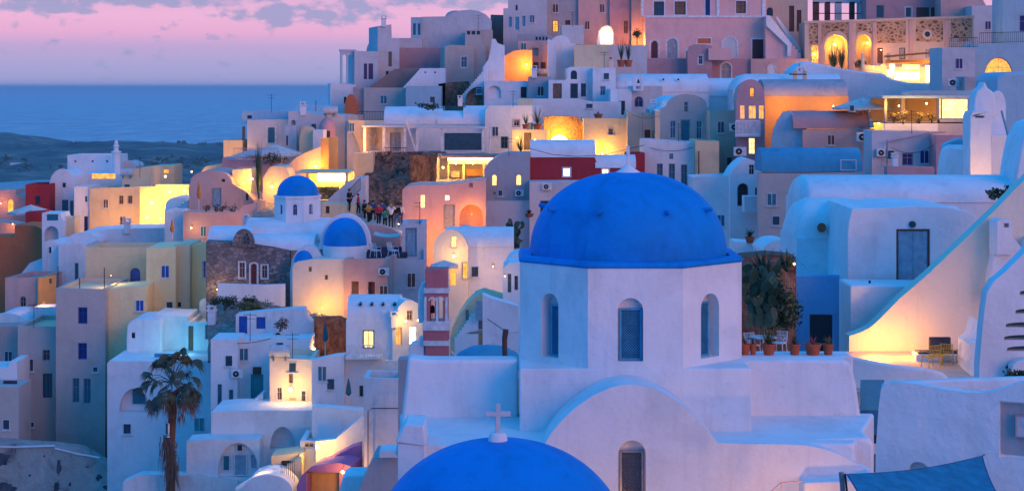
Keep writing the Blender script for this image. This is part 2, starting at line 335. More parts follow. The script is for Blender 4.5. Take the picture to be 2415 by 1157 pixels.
def barrel(root,x0,x1,yb,yt,Y,w,mat='white',name='roof',pw=.85,ends=0):
    n=16; y0=Y+.02; a,b=P(x0,yb,y0),P(x1,yb,y0); h=(yb-yt)/F*y0; prof=[(w/2*(1-math.cos(math.pi*i/n)),h*math.sin(math.pi*i/n)**pw) for i in range(n+1)]
    xs=[(a.x,1)]+[(b.x,1)]
    if ends: xs=[(a.x+ends*(1-math.cos(q)),.05+.95*math.sin(q)) for q in (.0,.35,.7,1.05,1.57)]+[(b.x,1)]
    m=MB(); m.v=[Vector((x,y0+w/2+(d-w/2)*(.6+.4*k),a.z+z*k)) for x,k in xs for d,z in prof]; k=n+1
    m.f=[(j*k+i,j*k+i+1,(j+1)*k+i+1,(j+1)*k+i) for j in range(len(xs)-1) for i in range(n)]+[tuple(range(k)),tuple(range((len(xs)-1)*k,len(xs)*k))]
    for j in range(len(xs)-1): m.f.append((j*k,(j+1)*k,(j+1)*k+n,j*k+n))
    return mk(name,m,mat,root,smooth=50)
# ------------------------------------------------------------------ small things
LAMPS=[]
def lamp(*a,**k): LAMPS.append((a,k))
HID=0
def lamp_now(px,py,Y,w,label,col=(1,.52,.18),r=.09,keep=0,stand=None,glow=True,name='wall_lamp',group='lit lamps'):
    c=P(px,py,Y); d=c-Vector((0,0,EZ)); dg=bpy.context.evaluated_depsgraph_get()
    if not keep and 'hidden' not in label and 'flood' not in label:
        hit=S.ray_cast(dg,Vector((0,0,EZ)),d.normalized())
        if hit[0] and abs(hit[1].y-Y)<5: c=hit[1]-d.normalized()*.75          # a wall lamp hangs half a metre off the wall behind it
    hid='hidden' in label or 'flood' in label; w*=1.0 if hid else .5; t=thing(name,label,'lamp',c); r*=.62; col=(1,col[1]*.80,col[2]*.22); r=.012 if hid else r
    g=MB().lathe(c,[(.001,-r),(r*.6,-r*.8),(r,0),(r*.7,r*.75),(.001,r)],12); mk('lamp_globe',g,'cream' if hid else 'lamp_glow',t,smooth=60)
    if hid: b=MB().tube([c-Vector((0,0,r*.5)),c-Vector((0,0,r*4))],.012,6)
    else: b=MB().tube([c+Vector((0,.02,r)),c+Vector((0,.05,r*2.2)),c+Vector((0,.74,r*2.2))],.015,6); mk('bracket',b,'iron',t)
    ld=bpy.data.lights.new('lamp_light','POINT'); ld.energy=w; ld.color=col; ld.shadow_soft_size=.12; lo=bpy.data.objects.new('lamp_light',ld); COL.objects.link(lo)
    lo.parent=t; lo.location=(0,-.1,.0); return t
def bush(name,label,px,py,Y,rx,ry,rz,n,mat='leaf_dark',ls=.16,cat='bush',group=None,up=0,stem=True):
    c=P(px,py,Y); t=thing(name,label,cat,c-Vector((0,0,rz)),group); m=MB(); rnd=random.Random(int(px*7+py))
    lobes=[(Vector((rnd.uniform(-.6,.6),rnd.uniform(-.6,.6),rnd.uniform(-.5,.5))),rnd.uniform(.3,.55)) for _ in range(9)]
    for i in range(n):
        lc,lr=rnd.choice(lobes); q=Vector((rnd.gauss(0,1),rnd.gauss(0,1),rnd.gauss(0,1))).normalized()*lr*rnd.uniform(.55,1.1)+lc
        p=c+Vector((q.x*rx,q.y*ry,q.z*rz)); s=ls*rnd.uniform(.6,1.5); d=Vector((rnd.gauss(0,1),rnd.gauss(0,1),rnd.gauss(0,1)+up)).normalized(); e=d.orthogonal().normalized(); e=Matrix.Rotation(rnd.uniform(0,6.3),3,d)@e
        m.add([p,p+d*s*.5+e*s*.28,p+d*s,p+d*s*.5-e*s*.28],[(0,1,2,3)])
    mk('foliage',m,mat,t,smooth=0)
    if stem:
        sm=MB()
        for k in range(4): sm.tube([c+Vector((rnd.uniform(-.1,.1),0,-rz*1.1)),c+Vector((rnd.uniform(-.4,.4)*rx,rnd.uniform(-.3,.3)*ry,rz*.4))],.03,5,.012)
        mk('stem',sm,'trunk',t)
    return t
def pads(name,label,px,py,Y,w,h,n,mat='cactus',s=.22,cat='cactus',group=None):
    c=P(px,py,Y); t=thing(name,label,cat,c,group); m=MB(); rnd=random.Random(int(px+py*3)); tips=[(c,Vector((0,0,1)))]
    for i in range(n):
        b,_=tips[rnd.randrange(max(0,len(tips)-9),len(tips))]; d=Vector((rnd.uniform(-1,1)*w/h,rnd.uniform(-.5,.5),rnd.uniform(.25,1))).normalized(); L=s*rnd.uniform(1,1.7)
        if (b+d*L-c).z>h or abs((b+d*L-c).x)>w: b=c+Vector((rnd.uniform(-.6,.6)*w,0,0)); 
        e=b+d*L; k=len(m.v); sd=d.cross(Vector((rnd.uniform(-.4,.4),1,0))).normalized(); th=Vector((0,.035,0))
        ring=[]
        for j in range(9):
            a=2*math.pi*j/9; q=(b+e)/2+d*L*.55*math.cos(a)+sd*L*.3*math.sin(a); ring.append(q)
        m.add([q-th for q in ring]+[q+th for q in ring],[tuple(range(9)),tuple(range(17,8,-1))]+[(j,(j+1)%9,9+(j+1)%9,9+j) for j in range(9)])
        tips.append((e,d))
    mk('pads',m,mat,t); return t
def blades(name,label,px,py,Y,r,h,n,mat='leaf_mid',cat='plant',group=None,pot=None,droop=.5,w=.05):
    c=P(px,py,Y); t=thing(name,label,cat,c,group); m=MB(); rnd=random.Random(int(px*3+py*5)); z0=0
    if pot:
        pw,phh=pot; k=MB().lathe(c,[(pw*.36,0),(pw*.5,phh*.86),(pw*.55,phh*.86),(pw*.55,phh),(pw*.46,phh),(pw*.44,phh*.9),(.001,phh*.9)],20); mk('pot',k,'clay',t); z0=phh*.9
    for i in range(n):
        a=rnd.uniform(0,6.28); R=r*rnd.uniform(.3,1); hh=h*rnd.uniform(.5,1); pts=[]
        d=Vector((math.cos(a),math.sin(a),0)); s=d.cross(Vector((0,0,1)))*w
        for j in range(5):
            q=j/4; p=c+Vector((0,0,z0))+d*R*q+Vector((0,0,hh*(q*1.6-droop*1.2*q*q*(R/r)))); pts.append((p-s*(1-q*.95),p+s*(1-q*.95)))
        m.add([x for pr in pts for x in pr],[(2*j,2*j+1,2*j+3,2*j+2) for j in range(4)])
    mk('leaves',m,mat,t,smooth=0); return t
def rail(name,label,p0,p1,h,n,mat='iron',r=.018,cat='railing',posts=None,group=None):
    p0=Vector(p0); p1=Vector(p1); t=thing(name,label,cat,(p0+p1)/2,group); m=MB(); up=Vector((0,0,h))
    m.tube([p0+up,p1+up],r*1.5,6); m.tube([p0+up*.08,p1+up*.08],r,6); mk('handrail',m,mat,t); b=MB()
    for i in range(n+1): q=p0.lerp(p1,i/n); b.tube([q,q+up],r,5)
    mk('balusters',b,mat,t); return t
def umbrella(label,px,py,Y,r,h,mat='canvas',closed=False,group=None):
    c=P(px,py,Y); t=thing('parasol',label,'parasol',c,group); mk('pole',MB().tube([c,c+Vector((0,0,h))],.03,8),'white_paint',t); m=MB()
    if closed: m.lathe(c,[(.04,h*.42),(.17,h*.5),(.13,h*.7),(.03,h)],10)
    else:
        n=8; k=[c+Vector((0,0,h))]+[c+Vector((r*math.cos(2*math.pi*(i+.5)/n),r*math.sin(2*math.pi*(i+.5)/n),h-r*.32)) for i in range(n)]+[c+Vector((r*math.cos(2*math.pi*(i+.5)/n),r*math.sin(2*math.pi*(i+.5)/n),h-r*.32-.16)) for i in range(n)]
        m.add(k,[(0,1+i,1+(i+1)%n) for i in range(n)]+[(1+i,9+i,9+(i+1)%n,1+(i+1)%n) for i in range(n)])
    mk('canopy',m,mat,t,smooth=0); return t
def acunit(label,px,py,Y,s=.8,yaw=0,group='outdoor air conditioners'):
    fc=Fc(px,Y,yaw); u,v=fc.hit(px,py); t=thing('air_conditioner',label,'air conditioner',fc.pt(u,v),group)
    mk('casing',MB().box(fc,u-s/2,u+s/2,v-s*.35,v+s*.35,-.15,.15),'white_paint',t,bevel=.015)
    m=MB(); L=[(u-.1*s+.26*s*math.cos(2*math.pi*i/18),v+.26*s*math.sin(2*math.pi*i/18)) for i in range(18)]; m.prism(fc,L,.15,.17,[[(u-.1*s+.07*s*math.cos(2*math.pi*i/12),v+.07*s*math.sin(2*math.pi*i/12)) for i in range(12)]]); mk('fan_grille',m,'iron',t)
    m=MB()
    for q in(-.35,.35): m.box(fc,u+q*s-.02,u+q*s+.02,v-s*.42,v-s*.35,-.3,.12)
    mk('bracket',m,'steel',t); return t
def cyl(name,label,cat,p0,p1,r,mat,r1=None,group=None):
    p0=Vector(p0); t=thing(name,label,cat,p0,group); mk('pole',MB().tube([p0,p1],r,10,r1),mat,t); return t
def spouts(root,pts,mat='dark',r=.06,L=.22,name='spout'):
    for p in pts: mk(name,MB().tube([p,p+Vector((0,-L,-.03))],r,8),mat,root)
def chair(label,px,py,Y,yaw,mat='white_paint',s=1,lounge=False,group=None,seatmat=None):
    c=P(px,py,Y); t=thing('chair',label,'chair',c,group); R=Matrix.Rotation(rad(yaw),3,'Z'); g=lambda x,y,z:c+R@Vector((x*s,y*s,z*s))
    def bx(nm,a,b,m_,bev=.01):
        vs=[g(x,y,z) for x in(a[0],b[0]) for y in(a[1],b[1]) for z in(a[2],b[2])]; mk(nm,MB().add(vs,[(0,1,3,2),(4,6,7,5),(0,4,5,1),(2,3,7,6),(0,2,6,4),(1,5,7,3)]),m_,t,bevel=bev)
    bx('seat',(-.25,-.25,.40),(.25,.25,.45),seatmat or mat); bm=MB()
    bm.tube([g(-.25,.24,.44),g(-.25,.36,.9),g(.25,.36,.9),g(.25,.24,.44)],.02*s,6)
    for i in range(7): x=-.2+.4*i/6; bm.tube([g(x,.25,.46),g(x,.355,.88)],.012*s,5)
    for z in (.58,.72): bm.tube([g(-.24,.24+.12*(z-.44)/.46,z),g(.24,.24+.12*(z-.44)/.46,z)],.012*s,5)
    mk('backrest',bm,mat,t)
    for a,b in((-.22,-.22),(.22,-.22),(-.22,.22),(.22,.22)): mk('leg',MB().tube([g(a,b,.42),g(a*1.2,b*1.25,0)],.018*s,6),mat,t)
    for x in (-.27,.27): mk('armrest',MB().tube([g(x,-.2,.42),g(x,-.2,.64),g(x,.27,.66)],.015*s,5),mat,t)
    return t
def table(label,px,py,Y,r=.35,h=.7,mat='white_paint',sq=False):
    c=P(px,py,Y); t=thing('table',label,'table',c); mk('tabletop',MB().lathe(c,[(r,h-.03),(r,h),(.001,h)],20),mat,t); mk('pedestal',MB().tube([c,c+Vector((0,0,h-.03))],.03,8),mat,t); mk('foot',MB().lathe(c,[(r*.6,0),(r*.6,.03),(.04,.06)],16),mat,t)
    return t
def skin(name,verts,edges,radii,mat,parent,root=0,sub=1):
    me=bpy.data.meshes.new(name); o0=ORG[parent.name]; me.from_pydata([tuple(Vector(v)-o0) for v in verts],edges,[]); o=bpy.data.objects.new(name,me); COL.objects.link(o); o.parent=parent; me.materials.append(MATS[mat])
    o.modifiers.new('skin','SKIN'); 
    if not me.skin_vertices: 
        me.attributes.new if 0 else None
    bpy.context.view_layer.objects.active=o
    for i,sv in enumerate(me.skin_vertices[0].data): sv.radius=(radii[i],radii[i]); sv.use_root=(i==root)
    q=o.modifiers.new('subdivision','SUBSURF'); q.levels=sub; q.render_levels=sub
    return o
def person(label,px,py,Y,h=1.72,yaw=0,top='cloth_white',legs='cloth_black',hair='hair_dark',arms='down',stride=.12,group='people gathered under the cliff'):
    c=P(px,py,Y); t=thing('person',label,'person',c,group); R=Matrix.Rotation(rad(yaw),3,'Z'); k=h/1.75
    g=lambda x,y,z:c+R@Vector((x*k,y*k,z*k))
    sh=1.43; hd={'down':((-.25,0,1.15),(-.27,-.06,.88)),'up':((-.30,-.16,1.42),(-.10,-.26,1.60)),'bent':((-.27,.02,1.16),(-.16,-.24,1.20))}[arms]
    V=[(0,0,.95),(0,0,1.15),(0,0,1.36),(0,0,1.50),(0,-.01,1.60),(0,-.01,1.70),(-.10,0,.90),(-.11,-stride,.50),(-.12,-stride*.6,.07),(-.12,-stride*.6-.16,.04),(.10,0,.90),(.11,stride*.5,.50),(.12,stride,.07),(.12,stride-.16,.04),
       (-.19,0,sh),hd[0],hd[1],(.19,0,sh),(-hd[0][0],*hd[0][1:]),(-hd[1][0],*hd[1][1:]),(hd[1][0]*.95,hd[1][1]-.05,hd[1][2]-.08 if arms=='down' else hd[1][2]+.07),(-hd[1][0]*.95,hd[1][1]-.05,hd[1][2]-.08 if arms=='down' else hd[1][2]+.07)]
    E=[(0,1),(1,2),(2,3),(3,4),(4,5),(0,6),(6,7),(7,8),(8,9),(0,10),(10,11),(11,12),(12,13),(2,14),(14,15),(15,16),(2,17),(17,18),(18,19),(16,20),(19,21)]
    Rr=[.13,.12,.14,.055,.095,.085,.085,.06,.045,.04,.085,.06,.045,.04,.06,.045,.032,.06,.045,.032,.028,.028]
    skin('body',[g(*v) for v in V],E,[r*k for r in Rr],'skin',t)
    ji=[0,1,2,14,15,16,17,18,19]; jm={a:i for i,a in enumerate(ji)}; je=[(0,1),(1,2),(2,14),(14,15),(15,16),(2,17),(17,18),(18,19)]
    skin('jacket',[g(*V[i]) for i in ji],[(jm[a],jm[b]) for a,b in je],[(Rr[i]+.028)*k for i in ji],top,t)
    ti=[0,6,7,8,10,11,12]; tm={a:i for i,a in enumerate(ti)}; te=[(0,6),(6,7),(7,8),(0,10),(10,11),(11,12)]
    skin('trousers',[g(*V[i]) for i in ti],[(tm[a],tm[b]) for a,b in te],[(Rr[i]+.018)*k for i in ti],legs,t)
    hm=MB().lathe(g(0,.02,1.665),[(.095*k,-.05*k),(.108*k,.0),(.10*k,.06*k),(.06*k,.105*k),(.001,.12*k)],14); mk('hair',hm,hair,t,smooth=60)
    return t
# ================================================================== the church with the great blue dome (near, about 55 m away)
def church():
    Dc=58.0; c=P(1481,868,Dc); a=.0606*Dc; R0=(a/math.cos(math.pi/8)); cx=c.x
    t=thing('domed_church','white church under the greatest blue dome, on a tall eight-sided drum','church',(cx,Dc,c.z-4))
    zt=P(1481,630,Dc-a).z; zl=P(1481,868,Dc-a).z; zb=P(1481,1000,Dc-a).z-3
    corners=[(cx+R0*math.cos(math.pi/8+math.pi/4*i-math.pi),Dc+R0*math.sin(math.pi/8+math.pi/4*i-math.pi)) for i in range(8)]
    m=MB(); done=[]
    fr={}
    for i in range(8):
        p,q=Vector((*corners[i],0)),Vector((*corners[(i+1)%8],0)); u=(q-p).normalized(); L=(q-p).length; fc=Fc(p0=p,u=u); ops=[]
        if i==1: fr['f']=fc; ops=[W(1457,702,1517,852,None,None,a=1,rec=.32)]
        if i==0: ops=[W(1277,691,1317,842,None,None,a=1,rec=.42)]; fr['l']=fc
        if i==2: ops=[W(1653,691,1696,842,None,None,a=1,rec=.42)]; fr['r']=fc
        # clip window loops to the face
        done.append((fc,face_with(m,fc,[(0,zl-.3),(0,zt),(L,zt),(L,zl-.3)],ops)))
    mk('drum',m,'white',t,smooth=20)
    # lattice shutters set in the niches
    def lattice(fc,x0,y0,x1,y1,rec,mat='mid_blue',step=.085,label=None):
        (u0,vt),(u1,_)=fc.hit(x0,y0),fc.hit(x1,y0); vb=fc.hit((x0+x1)/2,y1)[1]
        sh=mk('window',MB().box(fc,u0+.02,u1-.02,vb+.02,vt-.02,-rec+.01,-rec+.02),'dark',t)
        if label: sh['label']=label
        f=MB(); f.prism(fc,[(u0,vb),(u0,vt),(u1,vt),(u1,vb)],-rec+.02,-rec+.10,[[(u0+.06,vb+.06),(u0+.06,vt-.06),(u1-.06,vt-.06),(u1-.06,vb+.06)]]); mk('frame',f,mat,sh,bevel=.006)
        l=MB(); w=u1-u0-.1; h=vt-vb-.1; a0,b0=u0+.05,vb+.05
        n=int((w+h)/step)
        for sgn in (1,-1):
            for k in range(1,n):
                s=k*step; pts=[]
                x_0=max(0,s-h); x_1=min(w,s)
                if x_1-x_0<.02: continue
                y_0=s-x_0; y_1=s-x_1
                X0,X1=(a0+x_0,a0+x_1) if sgn==1 else (a0+w-x_0,a0+w-x_1)
                pA,pB=fc.pt(X0,b0+y_0,-rec+.045+sgn*.008),fc.pt(X1,b0+y_1,-rec+.045+sgn*.008); l.tube([pA,pB],.011,4)
        mk('lattice',l,mat,sh,smooth=0)
    lattice(fr['f'],1462,728,1515,851,.30)
    lattice(fr['l'],1283,718,1316,842,.40)
    lattice(fr['r'],1654,716,1690,842,.40)
    # blue rim and dome
    rim=MB(); ring=[]
    for k,z in ((1.006,zt-.035),(1.014,zt+.03),(.995,zt+.13)):
        ring.append([Vector((cx+(x-cx)*k,Dc+(y-Dc)*k,z)) for x,y in corners])
    inner=[Vector((cx+(x-cx)*.9,Dc+(y-Dc)*.9,zt+.16)) for x,y in corners]; ring.append(inner)
    bot=[Vector((cx+(x-cx)*.9,Dc+(y-Dc)*.9,zt-.035)) for x,y in corners]; ring=[bot]+ring
    rim.add([v for r in ring for v in r],[(8*i+j,8*i+(j+1)%8,8*(i+1)+(j+1)%8,8*(i+1)+j) for i in range(4) for j in range(8)]); mk('rim',rim,'dome_blue',t,smooth=25)
    rx=232/F*Dc; h=(zt+.1); top=P(1481,405,Dc).z; hh=top-zt-.1
    prof=[(rx+.02,-.1),(rx,.03)]+[(rx*math.cos(q)**.88,hh*math.sin(q)**.97) for q in [math.pi/2*i/30 for i in range(1,30)]]+[(.0005,hh)]
    mk('dome',MB().lathe((cx,Dc,zt+.1),prof,96),'dome_blue',t,smooth=60)
    zs=zt+.1+hh*.56; 
    for px,py in ((1310,494),(1412,502),(1565,493),(1663,483),(1290,476)):
        rr=rx*math.cos(math.asin(.56/1))**.88; s=max(-.985,min(.985,((px-CX)/F*(Dc-1.5)-cx)/rr)); an=math.asin(s); dr=Vector((math.sin(an),-math.cos(an),0))
        if px==1290: dr=Vector((-.97,.2,0))
        q=Vector((cx,Dc,zs))+dr*(rr-.1); mk('spout',MB().tube([q,q+dr*.36+Vector((0,0,.05))],.085,10,.07),'dome_blue',t)
    q=Vector((cx,Dc,top)); d2=Vector((.55,-.6,0)); 
    mk('finial',MB().lathe(q+Vector((0,0,-.1)),[(.46,0),(.43,.07),(.20,.22),(.10,.30),(.001,.32)],28),'white',t,smooth=50)
    cross(t,q+Vector((0,0,.18)),.66,.42,.095,edge=True,mat='white')
    # square base with corner ledges
    b=a+.03; m=MB(); zc=zl
    f0=Fc(p0=(cx-b,Dc-a+.0,0),u=Vector((1,0,0)))
    m.add([(cx-b,Dc-a-.012,zb),(cx+b,Dc-a-.012,zb),(cx+b,Dc+a,zb),(cx-b,Dc+a,zb),(cx-b,Dc-a-.012,zc),(cx+b,Dc-a-.012,zc),(cx+b,Dc+a,zc),(cx-b,Dc+a,zc)],[(0,1,2,3),(4,5,6,7),(0,1,5,4),(1,2,6,5),(2,3,7,6),(3,0,4,7)])
    mk('base',m,'white',t,bevel=.05,seg=3)
    # transept arms with battered walls
    def arm(pts,Y,depth,name):
        fc=Fc(1481,Y,0); L=[fc.hit(*p) for p in pts]; mk(name,MB().prism(fc,L,0,-depth),'white',t,bevel=.12,seg=3)
    arm([(1222,1075),(1222,848),(1010,848),(962,842),(945,1000),(930,1075)],56.4,.95,'transept')
    arm([(1745,1100),(1745,849),(1990,849),(2008,856),(2020,905),(2045,1100)],56.6,.95,'transept')
    # nave: gabled pink front and its vault
    Yg=52.5; fc=Fc(1481,Yg,0)
    arc=[(1283,1050),(1300,1020),(1325,990),(1357,960),(1395,934),(1437,914),(1470,906),(1500,906),(1535,913),(1575,931),(1612,957),(1645,988),(1672,1018),(1692,1043)]
    right=[(1760,1046),(1850,1047),(1900,1049),(1945,1058),(1985,1073),(2020,1093),(2062,1112)]
    out=[fc.hit(1000,1050)]+[fc.hit(*p) for p in arc+right]; ub,vb=fc.hit(1481,1400)
    out=[(out[0][0],vb)]+out+[(out[-1][0],vb)]
    ops=[W(1458,1037,1523,1210,None,None,a=1,rec=.34)]
    m=MB(); face_with(m,fc,out,ops); k=len(out); m.add([fc.pt(u,v) for u,v in out]+[fc.pt(u,v,-.5) for u,v in out],[(i,(i+1)%k,k+(i+1)%k,k+i) for i in range(k)]+[tuple(range(k,2*k))])
    mk('gable_front',m,'white',t,smooth=30)
    lattice(fc,1463,1065,1519,1195,.32,'steel',step=.078)
    va=[fc.hit(*p) for p in arc]; va=[(u,v-.03) for u,v in va]; L=[(va[0][0],va[0][1]-.3)]+va+[(va[-1][0],va[-1][1]-.3)]
    mk('nave_vault',MB().prism(fc,L,-.48,-2.4),'white',t,smooth=40)
    zf=fc.hit(1481,1048)[1]; x0=P(1000,0,Yg).x; x1=P(1975,0,Yg).x
    m=MB(); m.add([(x0-.5,Yg+.45,zf-.06),(x1+.6,Yg+.45,zf-.06),(x1+2.0,57,zf+.12),(x0-1.0,57,zf+.12),(x0-.5,Yg+.45,zf-1.2),(x1+.6,Yg+.45,zf-1.2),(x1+2.0,57,zf-1.2),(x0-1.0,57,zf-1.2)],[(0,1,2,3),(4,7,6,5),(0,4,5,1),(1,5,6,2),(2,6,7,3),(3,7,4,0)])
    mk('lower_roof',m,'white',t,bevel=.1,seg=3)
    f2=Fc(1481,52.2,0); L=[f2.hit(*p) for p in ((938,1300),(938,1040),(1002,1048),(1002,1300))]; mk('pier',MB().prism(f2,L,0,-1.6),'white',t,bevel=.05)
    L=[f2.hit(*p) for p in ((933,1040),(942,1026),(955,1000),(1000,1003),(1004,1050))]; mk('pier_cap',MB().prism(f2,L,.06,-1.7),'white',t,bevel=.03)
    f3=Fc(1481,53.4,0); L=[f3.hit(*p) for p in ((1835,1140),(1850,1038),(2050,1031),(2063,1045),(2062,1140))]; mk('roof_step',MB().prism(f3,L,0,-2.6),'white',t,bevel=.12,seg=3)
    f4=Fc(1481,51.6,0); L=[f4.hit(*p) for p in ((1896,1300),(1896,1137),(2010,1133),(2062,1120),(2100,1300))]; mk('low_block',MB().prism(f4,L,0,-1.0),'white',t,bevel=.08,seg=3)
    r=rail('stair_rail','thin pale handrail against the foot of the pink church front','','', 0,0) if False else None
    return t
church()
t=thing('handrail','thin pale metal handrail at the foot of the pink gabled church front','railing',P(1850,1157,50.5)); m=MB()
m.tube([P(1800,1175,50.5),P(1842,1137,50.5),P(1892,1133,50.5)],.018,6); mk('rail',m,'mauve',t); mk('post',MB().tube([P(1843,1137,50.5),P(1843,1200,50.5)],.018,6),'mauve',t)

# ------------------------------------------------------------------ the front dome with its white cross
Y=46.0; cx=P(1180,0,Y).x; hz=P(1180,1037,Y).z; t=thing('domed_chapel','lower blue dome crowned by a broad white cross, cut by the bottom of the view','church',(cx,Y,hz-5))
rx=3.30; hh=2.75; prof=[(rx,-3.2),(rx,-.1)]+[(rx*math.cos(q)**.96,hh*math.sin(q)) for q in [math.pi/2*i/30 for i in range(1,30)]]+[(.0005,hh)]
mk('dome',MB().lathe((cx,Y,hz-hh),prof[1:],96),'dome_blue',t,smooth=60); mk('drum',MB().lathe((cx,Y,hz-hh),[(rx+.1,-4),(rx+.1,-.12),(rx-.1,-.1)],48),'white',t)
q=Vector((P(1174,0,Y).x,Y,hz)); mk('cross_base',MB().lathe(q+Vector((0,0,-.1)),[(.26,0),(.25,.13),(.21,.27),(.17,.30),(.001,.30)],28),'white',t,smooth=40,bevel=.01)
cross(t,q+Vector((0,0,.17)),.77,.66,.125,mat='pale_grey')

lamp(1890,1235,49.6,125,'hidden lamp below the frame warming the pink gabled front',(1,.5,.24),.03)  # unseen lamps added in front of the gable to warm its foot
lamp(1480,1290,49.6,62,'hidden lamp between the front dome and the pink gabled front',(1,.5,.3),.03)
# ------------------------------------------------------------------ right foreground
def curved_mass():
    t=thing('rounded_parapet_house','smooth white wall with a dipping rounded rim in the lower right corner','house',P(2240,1157,42))
    fc=Fc(2240,42,-25)
    top=[(2070,1400),(2064,1157),(2066,1050),(2072,960),(2078,915),(2092,903),(2120,900),(2160,904),(2220,916),(2280,925),(2310,926),(2345,921),(2385,908),(2430,893),(2470,888)]
    L=[fc.hit(*p) for p in top]; ue,_=fc.hit(2470,900); vb=fc.hit(2240,1400)[1]
    L=[(L[0][0],vb)]+L[1:]+[(ue,vb)]
    m=MB(); face_with(m,fc,L,[W(2357,948,2450,1082,None,None,a=0,rec=.14),W(2141,1088,2192,1180,None,None,a=1,rec=.5)]); n=len(L)
    m.add([fc.pt(*p) for p in L]+[fc.pt(*p,-.32) for p in L],[(i,(i+1)%n,n+(i+1)%n,n+i) for i in range(n)]+[tuple(range(n,2*n))]); mk('front_wall',m,'white',t,smooth=45)
    f2=Fc(2240,45.4,-10); L2=[f2.hit(*p) for p in ((2078,1100),(2080,905),(2140,899),(2250,894),(2415,889),(2470,886))]; L2.append((L2[-1][0],L2[0][1])); mk('rear_wall',MB().prism(f2,L2,0,-.3),'white',t,bevel=.08,seg=3)
    a,b=fc.pt(*fc.hit(2095,903)),f2.pt(*f2.hit(2088,903)); m=MB(); lo=Vector((0,0,-1.6)); w=Vector((.3,0,0)); a=a+Vector((0,.25,-.04)); m.add([a,a+w,b+w,b,a+lo,a+w+lo,b+w+lo,b+lo],[(0,1,2,3),(4,7,6,5),(0,4,5,1),(1,5,6,2),(2,6,7,3),(3,7,4,0)]); mk('side_wall',m,'white',t,bevel=.05)
    zf=P(2240,0,42).z; m=MB(); z=P(2240,960,43).z; m.wbox((P(2310,0,44.2).x,44.2,z-.5),3.6,1.5,.1); mk('floor',m,'pale_grey',t)
    bx=[fc.hit(2357,948),fc.hit(2450,1082)]
    mk('panel',MB().box(fc,bx[0][0]+.03,bx[1][0],bx[1][1]+.03,bx[0][1]-.03,-.135,-.12),'grey',t)
    q=[fc.hit(2398,980),fc.hit(2440,1030)]; p=mk('meter_box',MB().box(fc,q[0][0],q[1][0],q[1][1],q[0][1],-.12,.02),'pale_grey',t); mk('box_frame',MB().prism(fc,[(q[0][0]-.03,q[1][1]-.03),(q[0][0]-.03,q[0][1]+.03),(q[1][0],q[0][1]+.03),(q[1][0],q[1][1]-.03)],-.12,.035,[[(q[0][0]+.0,q[1][1]),(q[0][0],q[0][1]),(q[1][0]-.01,q[0][1]),(q[1][0]-.01,q[1][1])]]),'mauve',p)
    TER.append(P(2240,1157,42)+Vector((0,0,-2)))
curved_mass()
# shade sail and its post
t=thing('shade_sail','taut dark blue shade sail stretched across the lower right corner','shade sail',P(2150,1150,38)); m=MB()
cs=[P(1998,1118,38.5),P(2316,1075,41.2),P(2430,1260,37),P(2060,1330,34)]; n=22
for i in range(n+1):
    for j in range(n+1):
        u,v=i/n,j/n; b=Vector(cs[0]).lerp(cs[1],u).lerp(Vector(cs[3]).lerp(cs[2],u),v)
        ctr=(cs[0]+cs[1]+cs[2]+cs[3])/4; pull=.42*((4*u*(1-u))*(1-4*v*(1-v)*.0)*(abs(2*v-1)**3)+(4*v*(1-v))*(abs(2*u-1)**3)); e=(ctr-b); b=b+e*min(.3,pull*.26); b.z-=.10*16*u*(1-u)*v*(1-v); m.v.append(b)
m.f=[(i*(n+1)+j,(i+1)*(n+1)+j,(i+1)*(n+1)+j+1,i*(n+1)+j+1) for i in range(n) for j in range(n)]
s=mk('canopy',m,'sail_blue',t,smooth=80); so=s.modifiers.new('thickness','SOLIDIFY'); so.thickness=.012
hem=MB(); idx=[(i,0) for i in range(n+1)]; hem.tube([m.v[i*(n+1)+j] for i,j in idx],.018,6); hem.tube([m.v[n*(n+1)+j] for j in range(n+1)],.018,6); hem.tube([m.v[j] for j in range(n+1)],.018,6); mk('hem',hem,'navy',t)
mk('cord',MB().tube([P(2316,1075,41.2),P(2326,1068,41.9)],.012,5),'iron',t)
t=thing('sail_post','two thin steel posts side by side holding the blue shade sail corner','post',P(1990,1200,38.6)); mk('post',MB().tube([P(1984,1112,38.6),P(1996,1260,38.6)],.055,12),'steel',t); mk('post',MB().tube([P(1993,1116,38.75),P(2008,1260,38.75)],.025,8),'iron',t)

# stair tower with dark slots at the right edge
t=thing('stair_block','blue-shadowed curved white stair wall with dark slit openings at the right edge','stair',P(2360,890,60)); fc=Fc(2360,60,0)
pts=[(2308,960),(2310,860),(2316,790),(2322,730),(2328,690),(2345,662),(2372,640),(2400,612),(2440,570),(2500,520)]
L=[fc.hit(*p) for p in pts]; L.append((L[-1][0],L[0][1])); m=MB(); sl=[]
for (x,y,w) in ((2405,688,30),(2395,732,40),(2372,764,60),(2368,794,60),(2375,820,60),(2372,862,50)):
    sl.append(W(x,y-5,x+w+40,y+7,'teal',None,a=.5,rec=.5,bars='',nm='slot'))  # dark panels put the shade inside the slots
dn=face_with(m,fc,L,sl); fit(t,fc,dn); n=len(L); m.add([fc.pt(*p) for p in L]+[fc.pt(*p,-.7) for p in L],[(i,(i+1)%n,n+(i+1)%n,n+i) for i in range(n)]+[tuple(range(n,2*n))]); mk('stair_wall',m,'white',t,smooth=40)
f2=Fc(2360,59.4,0); L=[f2.hit(*p) for p in ((2385,900),(2387,862),(2398,852),(2440,844),(2440,900))]; mk('pedestal',MB().prism(f2,L,0,-.5),'white',t,bevel=.04)
bush('flower_bush','dark rusty potted shrub peeping over the rounded rim at the right edge',2400,885,58,.55,.3,.22,260,'leaf_dark',.12)

